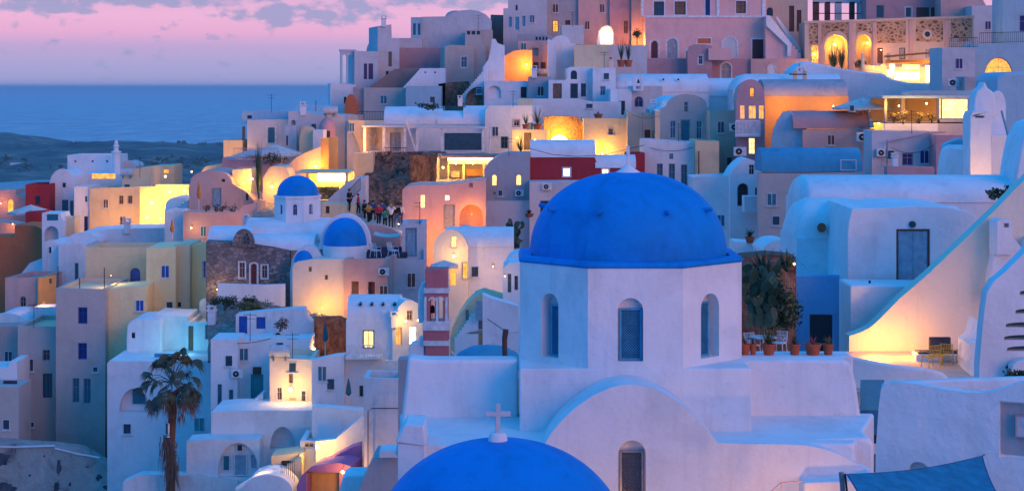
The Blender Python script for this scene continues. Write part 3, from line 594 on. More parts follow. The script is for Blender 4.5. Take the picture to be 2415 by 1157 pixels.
# diagonal lit wall and terrace
H('retaining_wall','tall white wall cut by a long diagonal edge, warm lamplight pooling at its left foot',2200,72,0,[(2003,792),(2030,783),(2052,772),(2075,752),(2120,705),(2190,645),(2300,540),(2350,492),(2395,445),(2440,402),(2520,330)],930,dep=.9,roof='none',cat='wall',sink=.5,mat='lamplit_white',ter=False)
H('chimney','white tapering wall chimney with one small dark hole on the diagonal wall',2370,71.0,8,[(2352,522),(2360,517),(2384,518),(2388,524)],600,dep=.8,roof='none',cat='chimney',ops=[N(2368,526,2380,536,a=0,rec=.3)],sink=0,ter=False)
H('buttress','sloping white buttress under the small wedge chimney',2360,71.2,0,[(2336,660),(2346,600),(2354,560),(2390,560),(2415,590),(2430,560)],700,dep=.8,roof='none',cat='wall',sink=0,ter=False)
t=thing('terrace','small paved terrace floor with a curved white parapet beneath the diagonal wall','terrace',P(2200,890,68)); m=MB()
z=P(2240,850,69.5).z; m.add([(P(1995,0,66).x,66,z-.6),(P(2440,0,64).x,64,z-.6),(P(2440,0,72).x,72,z),(P(1995,0,72).x,72,z)],[(0,1,2,3)]); m.f=[(0,1,2,3)]; mk('floor',m,'sand',t)
fc=Fc(2120,66.5,0); L=[fc.hit(*p) for p in ((1990,1010),(1995,838),(2030,846),(2090,858),(2150,866),(2200,872),(2226,880),(2240,893),(2244,1010))]; mk('parapet',MB().prism(fc,L,0,-.35),'white',t,bevel=.1,seg=3)
H('low_wall','small white block and steps closing the lit terrace near its right end',2310,68,0,[(2290,812),(2305,800),(2318,760)],900,dep=2,roof='none',cat='wall',sink=0,ter=False)
t=thing('bench','built-in white bench with dark cushions on the lit terrace','bench',P(2230,860,71)); fb=Fc(2230,71.2,0)
a=fb.hit(2150,828); b=fb.hit(2308,875); mk('seat',MB().box(fb,a[0],b[0],b[1],a[1],0,.75),'white',t,bevel=.03); mk('seat_cushion',MB().box(fb,a[0]+.1,b[0],a[1],a[1]+.07,.02,.72),'cushion',t,bevel=.02)
for x0,x1,ya,yb in ((2189,2240,793,826),(2283,2306,800,830)): p,q=fb.hit(x0,ya),fb.hit(x1,yb); mk('cushion',MB().box(fb,p[0],q[0],a[1]+.07,p[1],.05,.2),'cushion',t,bevel=.04)
chair('bright yellow wire chair, nearest the lamp glow on the lit terrace',2195,866,69.2,200,'yellow_frame',1.0,group='yellow terrace chairs')
chair('bright yellow wire chair, half behind its twin on the lit terrace',2238,862,70.2,150,'yellow_frame',1.0,group='yellow terrace chairs',seatmat='cloth_white')
table('small yellow table between the two yellow chairs',2222,866,69.8,.28,.5,'yellow_frame')

# houses between the church and the diagonal wall
H('vault_house','smooth blue-shadowed vaulted house end with one small red spout, left of the panelled door',1950,82,0,[(1879,562),(2030,562)],700,dep=5,roof='none',mat='white',ter=False); barrel([o for o in COL.objects if o.name.startswith('vault_house')][-1],1878,2030,563,474,81.9,5.2,ends=.9,pw=.7)
t=thing('clay_spout','small red clay spout on the blue-shadowed house end','spout',P(1938,537,81.9)); mk('pipe',MB().tube([P(1938,537,82),P(1938,538,81.6)],.17,14,.15),'clay',t); mk('lip',MB().tube([P(1938,536,81.65),P(1938,537,81.5)],.21,14),'clay',t)
fcv=Fc(2100,88,0)
lv=H('long_vault','long low white vault stretched across the view behind the panelled-door house',2140,88,0,[(1895,476),(2400,476)],560,dep=5.6,roof='none',ter=False); barrel(lv,1894,2402,477,419,87.9,5.8,ends=.5)
H('vault_house','white vaulted house with a tall pale panelled double door in a dark stone surround',2130,77,0,[(1999,560),(2002,520),(2010,492),(2060,491),(2100,489),(2128,487),(2170,486),(2230,488),(2290,500),(2330,540),(2360,600)],700,dep=6,roof='none',bev=.1,ops=[D(2114,540,2193,676,'pale_door','brown',rec=.12,tr=None)],ter=False)
t=thing('wall_niche','small dark oval vent above the panelled door','vent',P(2152,528,76.9)); mk('ring',MB().tube([P(2152,529,76.98),P(2152,529,76.9)],.15,16),'dark',t)
H('roof_lip','thin white roof kerb above the panelled door house',2110,80,0,[(1999,492),(2130,492),(2170,484),(2260,488)],505,dep=1,roof='none',cat='kerb',sink=.3,ter=False)
H('porch_block','white block with a flat top below the panelled door',2080,74,0,[(2006,676),(2009,673),(2180,675),(2260,676)],900,dep=2.6,roof='none',bev=.08,ter=False)
cyl('roof_pipe','short dark pipe standing on the flat block below the panelled door','pipe',P(2051,675,75),P(2051,661,75),.05,'iron')
H('blue_lit_house','deep blue lit house with a dark double glass door behind the flower pots',1930,79,-4,[(1858,648),(1995,648)],905,sx=None,dep=5,mat='blue_lit_wall',rmat='white',roof='flat',ops=[D(1910,742,1963,850,'dark','dark',rec=.14,bars='+')],bev=.06,ter=False)
H('garden_wall','white terrace wall carrying a row of clay flower pots',1870,57.9,0,[(1748,840),(2012,840)],960,dep=1.2,roof='none',cat='wall',sink=0,bev=.05,ter=False)
t=thing('lattice_gate','dark blue lattice gate in the gap between the church arm and the rounded wall','gate',P(2052,1000,58)); fc=Fc(2052,59,0)
a,b=fc.hit(2030,895),fc.hit(2085,1045); mk('leaf',MB().box(fc,a[0],b[0],b[1],a[1],-.06,-.02),'dark',t); m=MB(); a2,b2=fc.hit(2034,955),fc.hit(2080,1024)
for i in range(14):
    q=a2[0]+(b2[0]-a2[0])*i/13; s=(a2[1]-b2[1])*.5
    m.tube([fc.pt(q-s/2,b2[1],.0),fc.pt(q+s/2,a2[1],.0)],.012,4); m.tube([fc.pt(q+s/2,b2[1],.012),fc.pt(q-s/2,a2[1],.012)],.012,4)
mk('lattice',m,'mid_blue',t,smooth=0); m=MB(); m.box(fc,a[0],b[0],a[1]-1.0,a[1]-.0,-.02,.03); mk('top_panel',m,'vault_blue',t)
# pots, plants and chairs on the wall behind the church
for i,(x,wd,lab,n,r,h,mt) in enumerate(((1757,.34,'clay flower pot, leftmost on the church wall, with thin stems',16,.22,.34,'leaf_mid'),(1776,.22,'narrow clay pot tucked beside the leftmost one',9,.14,.25,'leaf_dark'),(1813,.42,'clay pot holding the largest arching yellow-green plant',60,.75,.6,'leaf_mid'),(1874,.36,'clay pot between the arching plant and the glass door',22,.35,.3,'leaf_dark'),(1917,.52,'broad clay pot of purple foliage before the glass door',34,.35,.25,'pink_bloom'),(1953,.34,'clay pot of rusty foliage, rightmost on the church wall',30,.3,.3,'leaf_warm'))):
    blades('flower_pot',lab,x,840,58.3,r,h,n,mt,'flower pot','flower pots along the church wall',pot=(wd,.42),droop=.6,w=.02)
bush('garden_shrub','dark green shrub filling the gap beside the drum, below the cactus',1800,700,70,1.15,.7,1.6,1500,'leaf_dark',.2)
bush('garden_shrub','dense dark shrub at the right side of the sunken garden',1850,720,72,.7,.6,1.2,900,'leaf_dark',.16)
pads('prickly_pear','pale green prickly pear half hidden in the sunken garden',1785,770,67,1.0,2.4,60,'cactus',.34)
blades('agave','spiky trailing succulent on top of the sunken garden bank',1800,660,68.5,1.3,1.2,120,'leaf_dark','plant',droop=1.0,w=.05)
blades('aloe','long drooping cactus stems hanging over the garden bank beside the drum',1855,640,69.5,1.0,.9,70,'leaf_dark','plant',droop=1.2,w=.06)
chair('white slatted garden chair behind the clay pots',1775,835,66.5,20,'white_paint',.85,group='white garden chairs'); table('white garden table behind the clay pots',1800,832,66.5,.5,.62); chair('white garden chair right of the garden table',1838,830,67.8,-30,'white_paint',.85,group='white garden chairs')
H('garden_bank','dark earth bank under the cactus beside the drum',1800,74,0,[(1735,612),(1760,606),(1820,600),(1878,606)],900,dep=2,roof='none',mat='rock',cat='bank',sink=0,ter=False)
lamp(1873,622,71,14,'small bright lamp beside the cactus above the sunken garden',r=.06)

lamp(2070,815,70.9,120,'hidden lamp at the left foot of the diagonal white wall',(1,.52,.2),.05)

lamp(2150,815,70.9,60,'hidden lamp behind the parapet below the yellow chairs',(1,.52,.2),.05)
# ================================================================== upper rim of the town
# far left of the ridge
def portico():
    t=thing('arched_portico','tall white portico with two open arches at the seaward end of the ridge','portico',P(830,200,192)); fc=Fc(803,192,12)
    L=[fc.hit(*p) for p in ((803,262),(803,121),(838,121),(838,262))]; hs=[loop_of(fc,N(808,129,818,197))[0],loop_of(fc,N(821,129,833,197))[0]]
    mk('arcade_front',MB().prism(fc,L,0,-.5,hs),'pale_grey',t); H('','',836,191.8,16,[(836,120),(892,122)],262,dep=4,mat='pale_grey',root=t,ops=[D(858,150,866,187,'navy',None,rec=.1),D(869,150,880,187,'navy',None,rec=.1)]); mk('cornice',MB().box(fc,L[0][0]-.1,L[2][0]+.1,L[1][1],L[1][1]+.2,.1,-.6),'pale_grey',t)
portico()
HV('vault_house','pale blue vault peeping above the arched portico',880,203,0,864,898,124,95,150,dep=8,mat='far_white',rmat='teal_wall')
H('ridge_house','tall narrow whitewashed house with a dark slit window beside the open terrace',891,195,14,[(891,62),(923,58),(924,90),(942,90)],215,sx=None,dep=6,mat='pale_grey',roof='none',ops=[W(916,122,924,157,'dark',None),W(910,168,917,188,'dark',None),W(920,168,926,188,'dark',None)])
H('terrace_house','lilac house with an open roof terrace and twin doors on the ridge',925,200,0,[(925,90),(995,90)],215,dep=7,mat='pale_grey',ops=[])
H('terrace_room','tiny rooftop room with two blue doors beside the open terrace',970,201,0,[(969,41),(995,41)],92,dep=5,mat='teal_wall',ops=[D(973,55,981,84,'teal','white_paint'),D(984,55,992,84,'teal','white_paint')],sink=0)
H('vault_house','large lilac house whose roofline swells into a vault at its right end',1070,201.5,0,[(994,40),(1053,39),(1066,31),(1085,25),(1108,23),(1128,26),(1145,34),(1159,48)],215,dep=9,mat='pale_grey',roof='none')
HV('vault_house','dark blue vault crest behind the large lilac ridge house',1075,212,0,1050,1098,40,25,60,dep=5,mat='teal_wall',rmat='vault_blue')
H('mauve_wall','broad mauve wall under the open roof terrace',1000,199,0,[(940,113),(1052,113)],215,dep=1,roof='none',mat='mauve',cat='wall')
H('ridge_house','grey house with three small square vents high on its wall',1098,196,0,[(1097,71),(1161,70)],235,dep=6,mat='beige',ops=[W(1101,72.5+1,1109,82,'dark',None),W(1112,73.5,1121,82,'dark',None),W(1124,73.5,1132,82,'dark',None)])
H('ridge_house','beige house with a single white-framed blue window on the ridge slope',1050,192,10,[(1049,112),(1062,106),(1110,108),(1118,112)],235,dep=4,mat='beige',roof='none',ops=[W(1087,134,1102,160,'teal','white_paint',tr='white_paint')],sx=None)
H('stair_house','narrow beige stair tower with a tall blue door right of the white-framed window',1118,193,0,[(1111,105),(1145,105)],235,dep=3,mat='beige',ops=[D(1112,128,1118,174,'teal',None)])
H('brown_block','rusty brown wall between the ridge houses and the blue-doored chapel',1172,206,0,[(1157,35),(1190,36)],120,dep=4,mat='brown_roof',roof='none')
H('seaside_block','blue-shadowed white block at the seaward foot of the ridge',780,189,8,[(779,197),(838,200)],300,dep=7,mat='white',ops=[W(811,228,817,245,'dark',None,a=1)])
HV('orange_vault','small orange-brown vault end beside the seaward white block',825,184,0,812,842,262,222,290,dep=3,mat='terracotta')
H('plain_house','plain mauve-grey house with a flat top below the arched portico',858,184.5,-14,[(832,205),(858,207)],300,sx=None,dep=.6,mat='rose',roof='none')
H('plain_house','broad blank grey wall below the brown sloping roof',905,184,0,[(858,207),(968,207)],300,dep=7,mat='beige',rmat='brown_roof')
H('sloping_roof','brown sloping roof wedge above the blank grey wall',930,189,0,[(872,205),(900,185),(930,163),(985,160),(1000,168)],215,dep=3,mat='brown_roof',roof='none',cat='roof',sink=0)
H('white_gable','white sloping gable with two dark drain holes on the ridge slope',1000,186,0,[(950,207),(975,180),(992,161),(1050,161),(1050,207)],250,dep=4,roof='none',ops=[N(1001,169,1005,173,a=0),N(1024,169,1028,173,a=0)])
H('plain_house','pale grey-green rounded wall beneath the white sloping gable',1000,181,0,[(957,203),(1040,203)],262,dep=4,mat='teal_wall')
t=thing('rock_outcrop','dark rock hollow under the beige ridge house','rock',P(1070,245,186)); fc=Fc(1070,186,0); L=[fc.hit(*p) for p in ((1036,250),(1034,198),(1060,194),(1105,192),(1108,250))]; mk('rock',MB().prism(fc,L,0,-3),'rock',t)
t=thing('stairway','white flight of steps climbing diagonally beside the dark rock','stair',P(1115,235,181)); fc=Fc(1115,181,0); m=MB()
L=[fc.hit(1086,250)]; 
for i in range(13): x=1086+i*4.9; y=226-i*5.6; L+= [fc.hit(x,y),fc.hit(x+4.9,y)]
L.append(fc.hit(1150,195)); L.append(fc.hit(1112,235)); L.append(fc.hit(1104,250)); mk('steps',MB().prism(fc,L,0,-1.6),'white',t)
H('buttress_wall','white wall with a curling top edge rising beside the steps',1160,183,0,[(1138,160),(1152,140),(1158,110),(1160,92),(1168,92),(1174,102),(1190,108)],250,dep=2,roof='none',cat='wall')
t=thing('rock_outcrop','dark arched rock opening under the flight of steps','rock',P(1125,240,178)); fc=Fc(1125,179.5,0); L=[fc.hit(*p) for p in [(1094,248)]+A(1096,1160,243,205)[:8]+[(1140,248)]]; mk('rock',MB().prism(fc,L,0,-.6),'rock',t)
# blue-doored chapel and its neighbours
H('ridge_chapel','grey-white chapel with three blue openings and a small arched light, high on the ridge',1187,203,0,[(1187,20),(1198,20),(1198,-12),(1290,-12)],120,dep=8,mat='pale_grey',roof='none',ops=[D(1214,39,1225,72,'mid_blue','white_paint',tr='white_paint'),W(1200,40,1207,64,'mid_blue',None),W(1232,38,1239,62,'mid_blue',None),W(1216,12,1221,25,'dark',None,a=1)])
H('ridge_house','tall lavender-grey house with two small amber windows behind the blue-doored chapel',1320,205,0,[(1262,-14),(1365,-14)],140,dep=8,mat='grey',ops=[W(1303,48,1317,76,'lit_orange','brown'),W(1333,48,1345,59,'brown',None)])
H('ridge_house','tall blank rose wall right of the lavender house',1400,204.6,0,[(1364,-14),(1440,-14)],140,dep=8,mat='rose')
H('ridge_house','tall mauve house with one dark window beside the glowing archway',1465,204.2,0,[(1438,-14),(1490,-14)],140,dep=8,mat='mauve',ops=[W(1470,48,1482,80,'brown','mauve')])
H('ridge_house','narrow orange-lit wall behind the little tree',1505,203.6,0,[(1489,-14),(1526,-14)],140,dep=8,mat='rose')
H('arched_entry','small white porch whose arched opening blazes with lamplight',1430,199,0,[(1408,98),(1412,75),(1420,64),(1432,60),(1442,64),(1447,80),(1449,105)],125,dep=1.6,roof='none',ops=[D(1416,66,1444,104,'lit_white',None,a=1,rec=.5)],cat='porch')  # glowing pane fills the open arch in place of its lamplight
H('rooftop_box','plain pale lilac rooftop box on the ridge',1350,196,0,[(1325,60),(1377,60)],105,dep=4,mat='far_white',ops=[],sink=0)
H('roof_wall','low grey-blue roof wall with four small square vents',1262,195,0,[(1221,80),(1302,83)],110,dep=5,mat='grey',ops=[W(1263,87,1268,95,'dark',None),W(1271,87,1276,95,'dark',None),W(1279,87,1284,95,'dark',None),W(1287,87,1291,95,'navy',None)])
HV('vault_house','low blue-white vault right of the vented roof wall',1320,192,0,1298,1346,105,84,130,dep=6)
H('pink_house','pink-lilac house with three deep window recesses beside the glowing corner',1260,187,0,[(1222,97),(1294,97)],200,dep=7,mat='rose',ops=[W(1255,113,1270,132,'grey_paint',None,rec=.3),D(1258,147,1270,176,'wood',None),D(1275,147,1287,176,'brown',None)])
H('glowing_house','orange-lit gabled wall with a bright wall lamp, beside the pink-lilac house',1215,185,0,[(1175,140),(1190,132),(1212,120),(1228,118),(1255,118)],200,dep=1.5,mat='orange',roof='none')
lamp(1242,152,183,650,'bright lamp on the orange gabled wall',(1,.42,.08),.12)
H('blue_house','smooth blue-white house wall right of the pink-lilac house',1330,185,0,[(1292,93),(1358,104)],200,dep=6,mat='white',roof='none',ops=[N(1300,120,1304,126,a=0)])
H('white_pilaster','pale lit wall strip between the pink-lilac house and the blue-white wall',1302,184,0,[(1292,98),(1312,98)],190,dep=1,roof='none',cat='wall')
H('peach_wall','triangular peach-lit wall high in the middle of the town',1390,181,0,[(1356,106),(1435,106)],240,dep=3,mat='cream',roof='flat',cat='wall')
H('terrace_wall','purple-grey wall behind the tall potted plants',1475,184,0,[(1398,106),(1526,107)],240,dep=3,mat='pale_grey',cat='wall')
for x,l in ((1465,'left'),(1482,'right')): blades('terrace_plant','tall potted plant against the purple-grey wall, %s of two'%l,x,158,180,.7,1.7,40,'leaf_dark','plant','tall potted plants on the ridge terrace',pot=(.8,.7),droop=.2,w=.04)
t=thing('little_tree','small dark tree silhouetted against the orange-lit wall','tree',P(1503,105,200)); mk('trunk',MB().tube([P(1503,106,200),P(1502,92,200),P(1504,82,200)],.06,6,.04),'trunk',t)
m=MB(); rnd=random.Random(3)
for i in range(260):
    c=P(1503,80,200)+Vector((rnd.gauss(0,.24),rnd.gauss(0,.24),rnd.gauss(0,.2))); d=Vector((rnd.gauss(0,1),rnd.gauss(0,1),rnd.gauss(0,1))).normalized(); e=d.orthogonal(); m.add([c,c+d*.09+e*.05,c+d*.2,c+d*.09-e*.05],[(0,1,2,3)])
mk('crown',m,'leaf_dark',t,smooth=0)
lamp(1507,100,201.5,420,'hidden lamp glowing at the foot of the little tree',(1,.45,.15),.06); lamp(1430,78,196.5,260,'blazing lamp in the small arched porch',(1,.6,.2),.14)

# pink mansion
H('pink_mansion','two-storey pink mansion with white surrounds and a white cornice on the ridge',1660,200,0,[(1522,40),(1812,40)],185,dep=8,mat='pink',roof='none',sx=None,
  ops=[D(1534,95,1553,139,'maroon','white_paint',a=1,tr='white_paint'),D(1572,90,1598,139,'grey_paint','white_paint',a=1,tr='white_paint'),W(1645,91,1676,103,'terracotta',None,tr='white_paint',rec=.08),W(1704,88,1738,139,'far_white','white_paint',a=1,tr='white_paint',bars='',rec=.08),D(1774,93,1804,139,'maroon','brown',tr='white_paint')])
r=[o for o in COL.objects if o.name.startswith('pink_mansion')][0]
H('','',1660,201,0,[(1517,-30),(1808,-30)],42,dep=6,mat='pink',root=r,sink=0,roof='none',ops=[W(1542,4,1566,38,'shade_glass','brown',tr='white_paint'),W(1591,4,1617,35,'wood','brown',tr='white_paint'),D(1663,-5,1675,37,'navy','mid_blue',tr='white_paint'),W(1736,3,1759,32,'wood','brown',tr='white_paint')])
fc=Fc(1660,200,0); 
a,b=fc.hit(1519,37),fc.hit(1815,42); mk('cornice',MB().box(fc,a[0],b[0],b[1],a[1],-1.05,.12),'white_paint',r)
for x0,x1 in ((1513,1520),(1692,1699),(1800,1808)): a,b=fc.hit(x0,-30),fc.hit(x1,37); mk('pilaster',MB().box(fc,a[0],b[0],b[1],a[1],-.98,-.9),'white_paint',r)
t=thing('stairway','white outside staircase descending beside the pink mansion','stair',P(1850,130,198)); fc=Fc(1850,197.5,0); m=MB(); L=[fc.hit(1808,180),fc.hit(1808,38)]
for i in range(12): x=1812+i*6.6; y=38+i*7.8; L+=[fc.hit(x,y),fc.hit(x+6.6,y)]
L+=[fc.hit(1898,180)]; mk('steps',MB().prism(fc,L,-.8,-3),'pink',t); L=[fc.hit(*p) for p in ((1808,60),(1808,36),(1818,38),(1868,104),(1866,132),(1858,132),(1858,108))]; mk('balustrade',MB().prism(fc,L,-.3,-.6),'white',t)
L=[fc.hit(*p) for p in ((1838,40),(1842,36),(1898,112),(1898,138),(1890,128))]; mk('balustrade',MB().prism(fc,L,-2.8,-3.2),'white',t)
H('mansion_terrace','long mauve terrace wall with a pale coping below the pink mansion',1640,195,0,[(1516,138),(1772,138)],235,dep=4,mat='mauve',rmat='white',ops=[W(1700,148,1724,190,'grey_paint','white_paint',a=1,tr='white_paint')])
H('mansion_terrace','orange-pink terrace wall with a small white arch niche, right of the long mauve one',1840,194.5,0,[(1771,139),(1908,139)],235,dep=4,mat='rose',rmat='white',ops=[W(1811,152,1829,173,'white_paint',None,a=1,rec=.05,tr='white_paint')])
H('vaulted_annex','little mauve annex with a rounded white roof and one framed window before the pink mansion',1650,193,0,[(1622,118),(1626,110),(1636,105),(1665,105),(1676,108),(1680,112)],200,dep=2.5,mat='mauve',rmat='white',roof='vault',ops=[W(1647,131,1657,152,'dark','white_paint',tr='white_paint')])
H('pink_box','small peach box with white corners on the mansion terrace',1698,192.5,0,[(1671,114),(1724,114)],142,dep=2,mat='pink',rmat='white',sink=0)
H('mansion_neighbour','sand-coloured house with a dark porch opening right of the pink mansion',1850,207,0,[(1805,-30),(1905,-30)],150,dep=6,mat='sand',ops=[D(1808,18,1823,38,'dark',None,a=1),D(1861,14,1873,75,'brown',None),D(1879,24,1890,75,'brown',None)])
# arcade of patterned stone
def arcade():
    t=thing('stone_arcade','long sand-coloured arcade with panels of dark inlaid stones and two glowing arches','building',P(2090,165,197)); fc=Fc(2090,197,-3)
    pL=[(1898,190),(1898,52),(2000,50),(2296,40),(2296,190)]; L=[fc.hit(*p) for p in pL]; ops=[N(1945,82,1999,175,rec=2.0),N(2019,82,2055,172,rec=2.0),N(2095,76,2112,98,rec=.25),D(2069,113,2082,150,'brown','brown'),D(2121,113,2135,140,'grey_paint','brown'),W(2181,114,2195,138,'grey_paint','white_paint'),N(1914,108,1929,150,a=0,rec=1.2)]
    m=MB(); dn=face_with(m,fc,L,ops); n=len(L); m.add([fc.pt(*p) for p in L]+[fc.pt(*p,-6) for p in L],[(i,(i+1)%n,n+(i+1)%n,n+i) for i in range(n)]+[tuple(range(n,2*n))]); mk('wall',m,'sand',t); fit(t,fc,dn)
    for pts in ([(1908,56),(1929,55),(1929,105),(1908,106)],[(1937,55),(2000,54),(2000,100)]+[(x,y-5) for x,y in A(1942,2002,105,78)[::-1]][1:-1]+[(1938,105)],[(2020,55),(2056,54),(2056,84),(2048,76),(2036,73),(2024,76),(2020,84)],[(2068,53),(2136,51),(2136,101),(2068,102)],[(2160,50),(2224,47),(2224,99),(2160,98)],[(2242,46),(2292,44),(2292,98),(2242,99)]):
        L=[fc.hit(*p) for p in pts]; mk('stone_panel',MB().prism(fc,L,-.02,.03),'pattern_stone',t)
    a,b=fc.hit(2187,66),fc.hit(2187,96); c=fc.hit(2187,81); mk('round_window',MB().prism(fc,[(c[0]+.55*math.cos(q*.3491),c[1]+.55*math.sin(q*.3491)) for q in range(18)],.02,.08,[[(c[0]+.3*math.cos(q*.3491),c[1]+.3*math.sin(q*.3491)) for q in range(18)]]),'sand',t); mk('round_pane',MB().prism(fc,[(c[0]+.3*math.cos(q*.3491),c[1]+.3*math.sin(q*.3491)) for q in range(18)],.02,.05),'dark',t)
    for x in (1933,2006,2062,2148,2232): a,b=fc.hit(x-4,190),fc.hit(x+4,48 if x>2100 else 52); mk('pilaster',MB().box(fc,a[0],b[0],a[1],b[1],-.02,.1),'rose',t)
    m=MB(); a,b,c2=fc.hit(1896,50),fc.hit(2000,47),fc.hit(2298,37); m.prism(fc,[a,b,c2,(c2[0],c2[1]-.25),(b[0],b[1]-.25),(a[0],a[1]-.25)],-.3,.15); mk('cornice',m,'sand',t)
arcade()
lamp(1968,105,194.5,900,'blazing lamp inside the wide glowing arch of the stone arcade',(1,.55,.15),.2); lamp(2046,102,194.5,350,'small lamp inside the narrow glowing arch of the stone arcade',(1,.45,.1),.13)
lamp(1921,128,194.6,220,'lamp in the slim doorway at the left end of the stone arcade',(1,.65,.3),.12); lamp(2078,118,196,60,'small orange lamp beside the arcade door',(1,.45,.1),.08)
for i,(x,w) in enumerate(((1965,1.3),(1985,.8))): blades('agave',['broad spiky agave in front of the wide glowing arch','smaller spiky agave right of the broad one under the glowing arch'][i],x,163,193,w,1.9,60,'leaf_dark','plant','agaves in front of the stone arcade',droop=.2,w=.07)
bush('arcade_shrub','round dark shrub under the narrow glowing arch',2030,150,193,.8,.6,.6,500,'leaf_dark',.14)
lamp(1925,172,192.5,190,'hidden lamp lighting the left end of the stone arcade',(1,.5,.2),.04)  # unseen lamps added below the arcade to turn its stone golden
lamp(2100,150,193,260,'hidden lamp lighting the middle of the stone arcade',(1,.5,.25),.04)
lamp(2200,140,193.5,200,'hidden lamp lighting the round window of the arcade',(1,.5,.25),.04)
# houses above the arcade
t=thing('veranda_house','house with an open dark-posted veranda letting pink sky through, above the arcade','house',P(1960,50,215)); fc=Fc(1960,215,0); a,b=fc.hit(1918,0),fc.hit(2045,8); mk('lintel',MB().box(fc,a[0],b[0],b[1],a[1]+3,0,-.5),'pale_grey',t)
for x0,x1 in ((1918,1932),(1946,1958),(1970,1985),(2004,2016),(2028,2046)): a,b=fc.hit(x0,60),fc.hit(x1,5); mk('post',MB().box(fc,a[0],b[0],a[1],b[1],0,-.5),'pale_grey' if x1-x0>14 else 'brown',t)
a,b=fc.hit(1918,33),fc.hit(2046,31); mk('handrail',MB().box(fc,a[0],b[0],a[1],b[1],0,-.1),'brown',t)
H('ridge_house','lavender house with glass doors above the stone arcade',2100,212,0,[(2043,-30),(2220,-30)],75,dep=6,mat='mauve',ops=[D(2066,12,2085,43,'shade_glass','grey_paint'),D(2135,17,2150,42,'shade_glass','white_paint',tr='white_paint'),D(2161,18,2192,42,'brown','brown'),D(2195,18,2218,42,'brown','brown')],ter=False)
H('ridge_house','rose house under an eave above the right end of the arcade',2255,209,0,[(2219,-30),(2300,-30),(2325,12),(2325,15)],70,dep=6,mat='rose',roof='none',ter=False)
H('ridge_house','flat pale lilac wall at the skyline, right of the rose house',2330,206,0,[(2292,14),(2368,12)],110,dep=5,mat='far_white')
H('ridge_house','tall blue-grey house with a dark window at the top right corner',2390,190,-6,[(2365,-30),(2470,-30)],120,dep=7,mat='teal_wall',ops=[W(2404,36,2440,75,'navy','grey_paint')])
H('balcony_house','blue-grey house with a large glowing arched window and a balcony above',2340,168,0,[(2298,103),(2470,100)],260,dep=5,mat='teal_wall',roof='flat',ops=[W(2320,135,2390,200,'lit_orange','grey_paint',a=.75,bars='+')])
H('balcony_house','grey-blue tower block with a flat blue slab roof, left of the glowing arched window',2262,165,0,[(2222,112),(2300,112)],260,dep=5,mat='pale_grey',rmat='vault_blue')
rail('balcony_railing','dark balcony railing above the glowing arched window',P(2310,103,168),P(2430,100,168),1.0,26)
rail('balcony_railing','dark balcony railing over the grey-blue tower block with two pale chairs',P(2240,112,165.5),P(2306,112,165.5),.9,14)
for i,(x,y) in enumerate(((2252,112),(2285,112))): chair(['pale balcony chair above the tower block, left','pale balcony chair above the tower block, right'][i],x,y,166.5,170,'white_paint',1,group='pale balcony chairs')
H('flat_roof_box','dark plant-room box on the roof beside the glowing arched window',2298,160,0,[(2275,181),(2322,184)],215,dep=3,mat='grey',roof='none',ter=False); acunit('air conditioner left of the dark rooftop box',2248,195,161.5,1.0)
H('restaurant','brightly lit restaurant under a thin canopy at the upper right','restaurant' and 2130,186,0,[(2034,152),(2072,156),(2082,150),(2095,158),(2226,158)],215,dep=1,mat='cream',roof='none',cat='restaurant',ops=[])
t=thing('restaurant_pavilion','blazing white-lit glazed pavilion under the stone arcade','pavilion',P(2160,195,184)); fc=Fc(2160,184,0)
for x0,y0,x1,y1,mt in ((2095,150,2112,182,'lit_white'),(2112,168,2172,190,'lit_white'),(2186,154,2222,195,'lit_white'),(2130,152,2172,166,'lit_yellow')): a,b=fc.hit(x0,y0),fc.hit(x1,y1); w=mk('window',MB().box(fc,a[0],b[0],b[1],a[1],-.5,-.3),mt,t); mk('frame',MB().prism(fc,[(a[0],b[1]),(a[0],a[1]),(b[0],a[1]),(b[0],b[1])],-.3,-.2,[[(a[0]+.08,b[1]+.08),(a[0]+.08,a[1]-.08),(b[0]-.08,a[1]-.08),(b[0]-.08,b[1]+.08)]]),'cream',w)
a,b=fc.hit(2092,142),fc.hit(2226,149); mk('canopy',MB().box(fc,a[0],b[0],b[1],a[1],-.8,1.2),'orange_cloth',t)
for x in (2036,2096): a=fc.hit(x-3,170 if x<2050 else 165); b=fc.hit(x+3,126); mk('post',MB().box(fc,a[0],b[0],a[1],b[1],-.4,0),'cream',t)
t=thing('awning_bar','thin pale awning bar slanting above the lit pavilion','awning',P(2150,128,184)); mk('bar',MB().tube([P(2085,134,184),P(2225,122,184)],.12,6),'orange_cloth',t)
lamp(2140,160,182.5,900,'cluster lamp under the canopy of the lit pavilion',(1,.62,.2),.12); lamp(2205,165,182,700,'lamp at the right end of the lit pavilion',(1,.7,.3),.12); lamp(2060,158,184,120,'lamp by the left post of the pavilion terrace',(1,.5,.15),.05)
H('white_slope','long smooth white slope running under the arcade to the restaurant',2050,178,0,[(1868,168),(1890,150),(1905,145),(1940,152),(1985,162),(2040,170),(2080,173),(2105,187),(2140,195),(2225,198)],300,dep=6,roof='none',cat='roof',bev=.2)
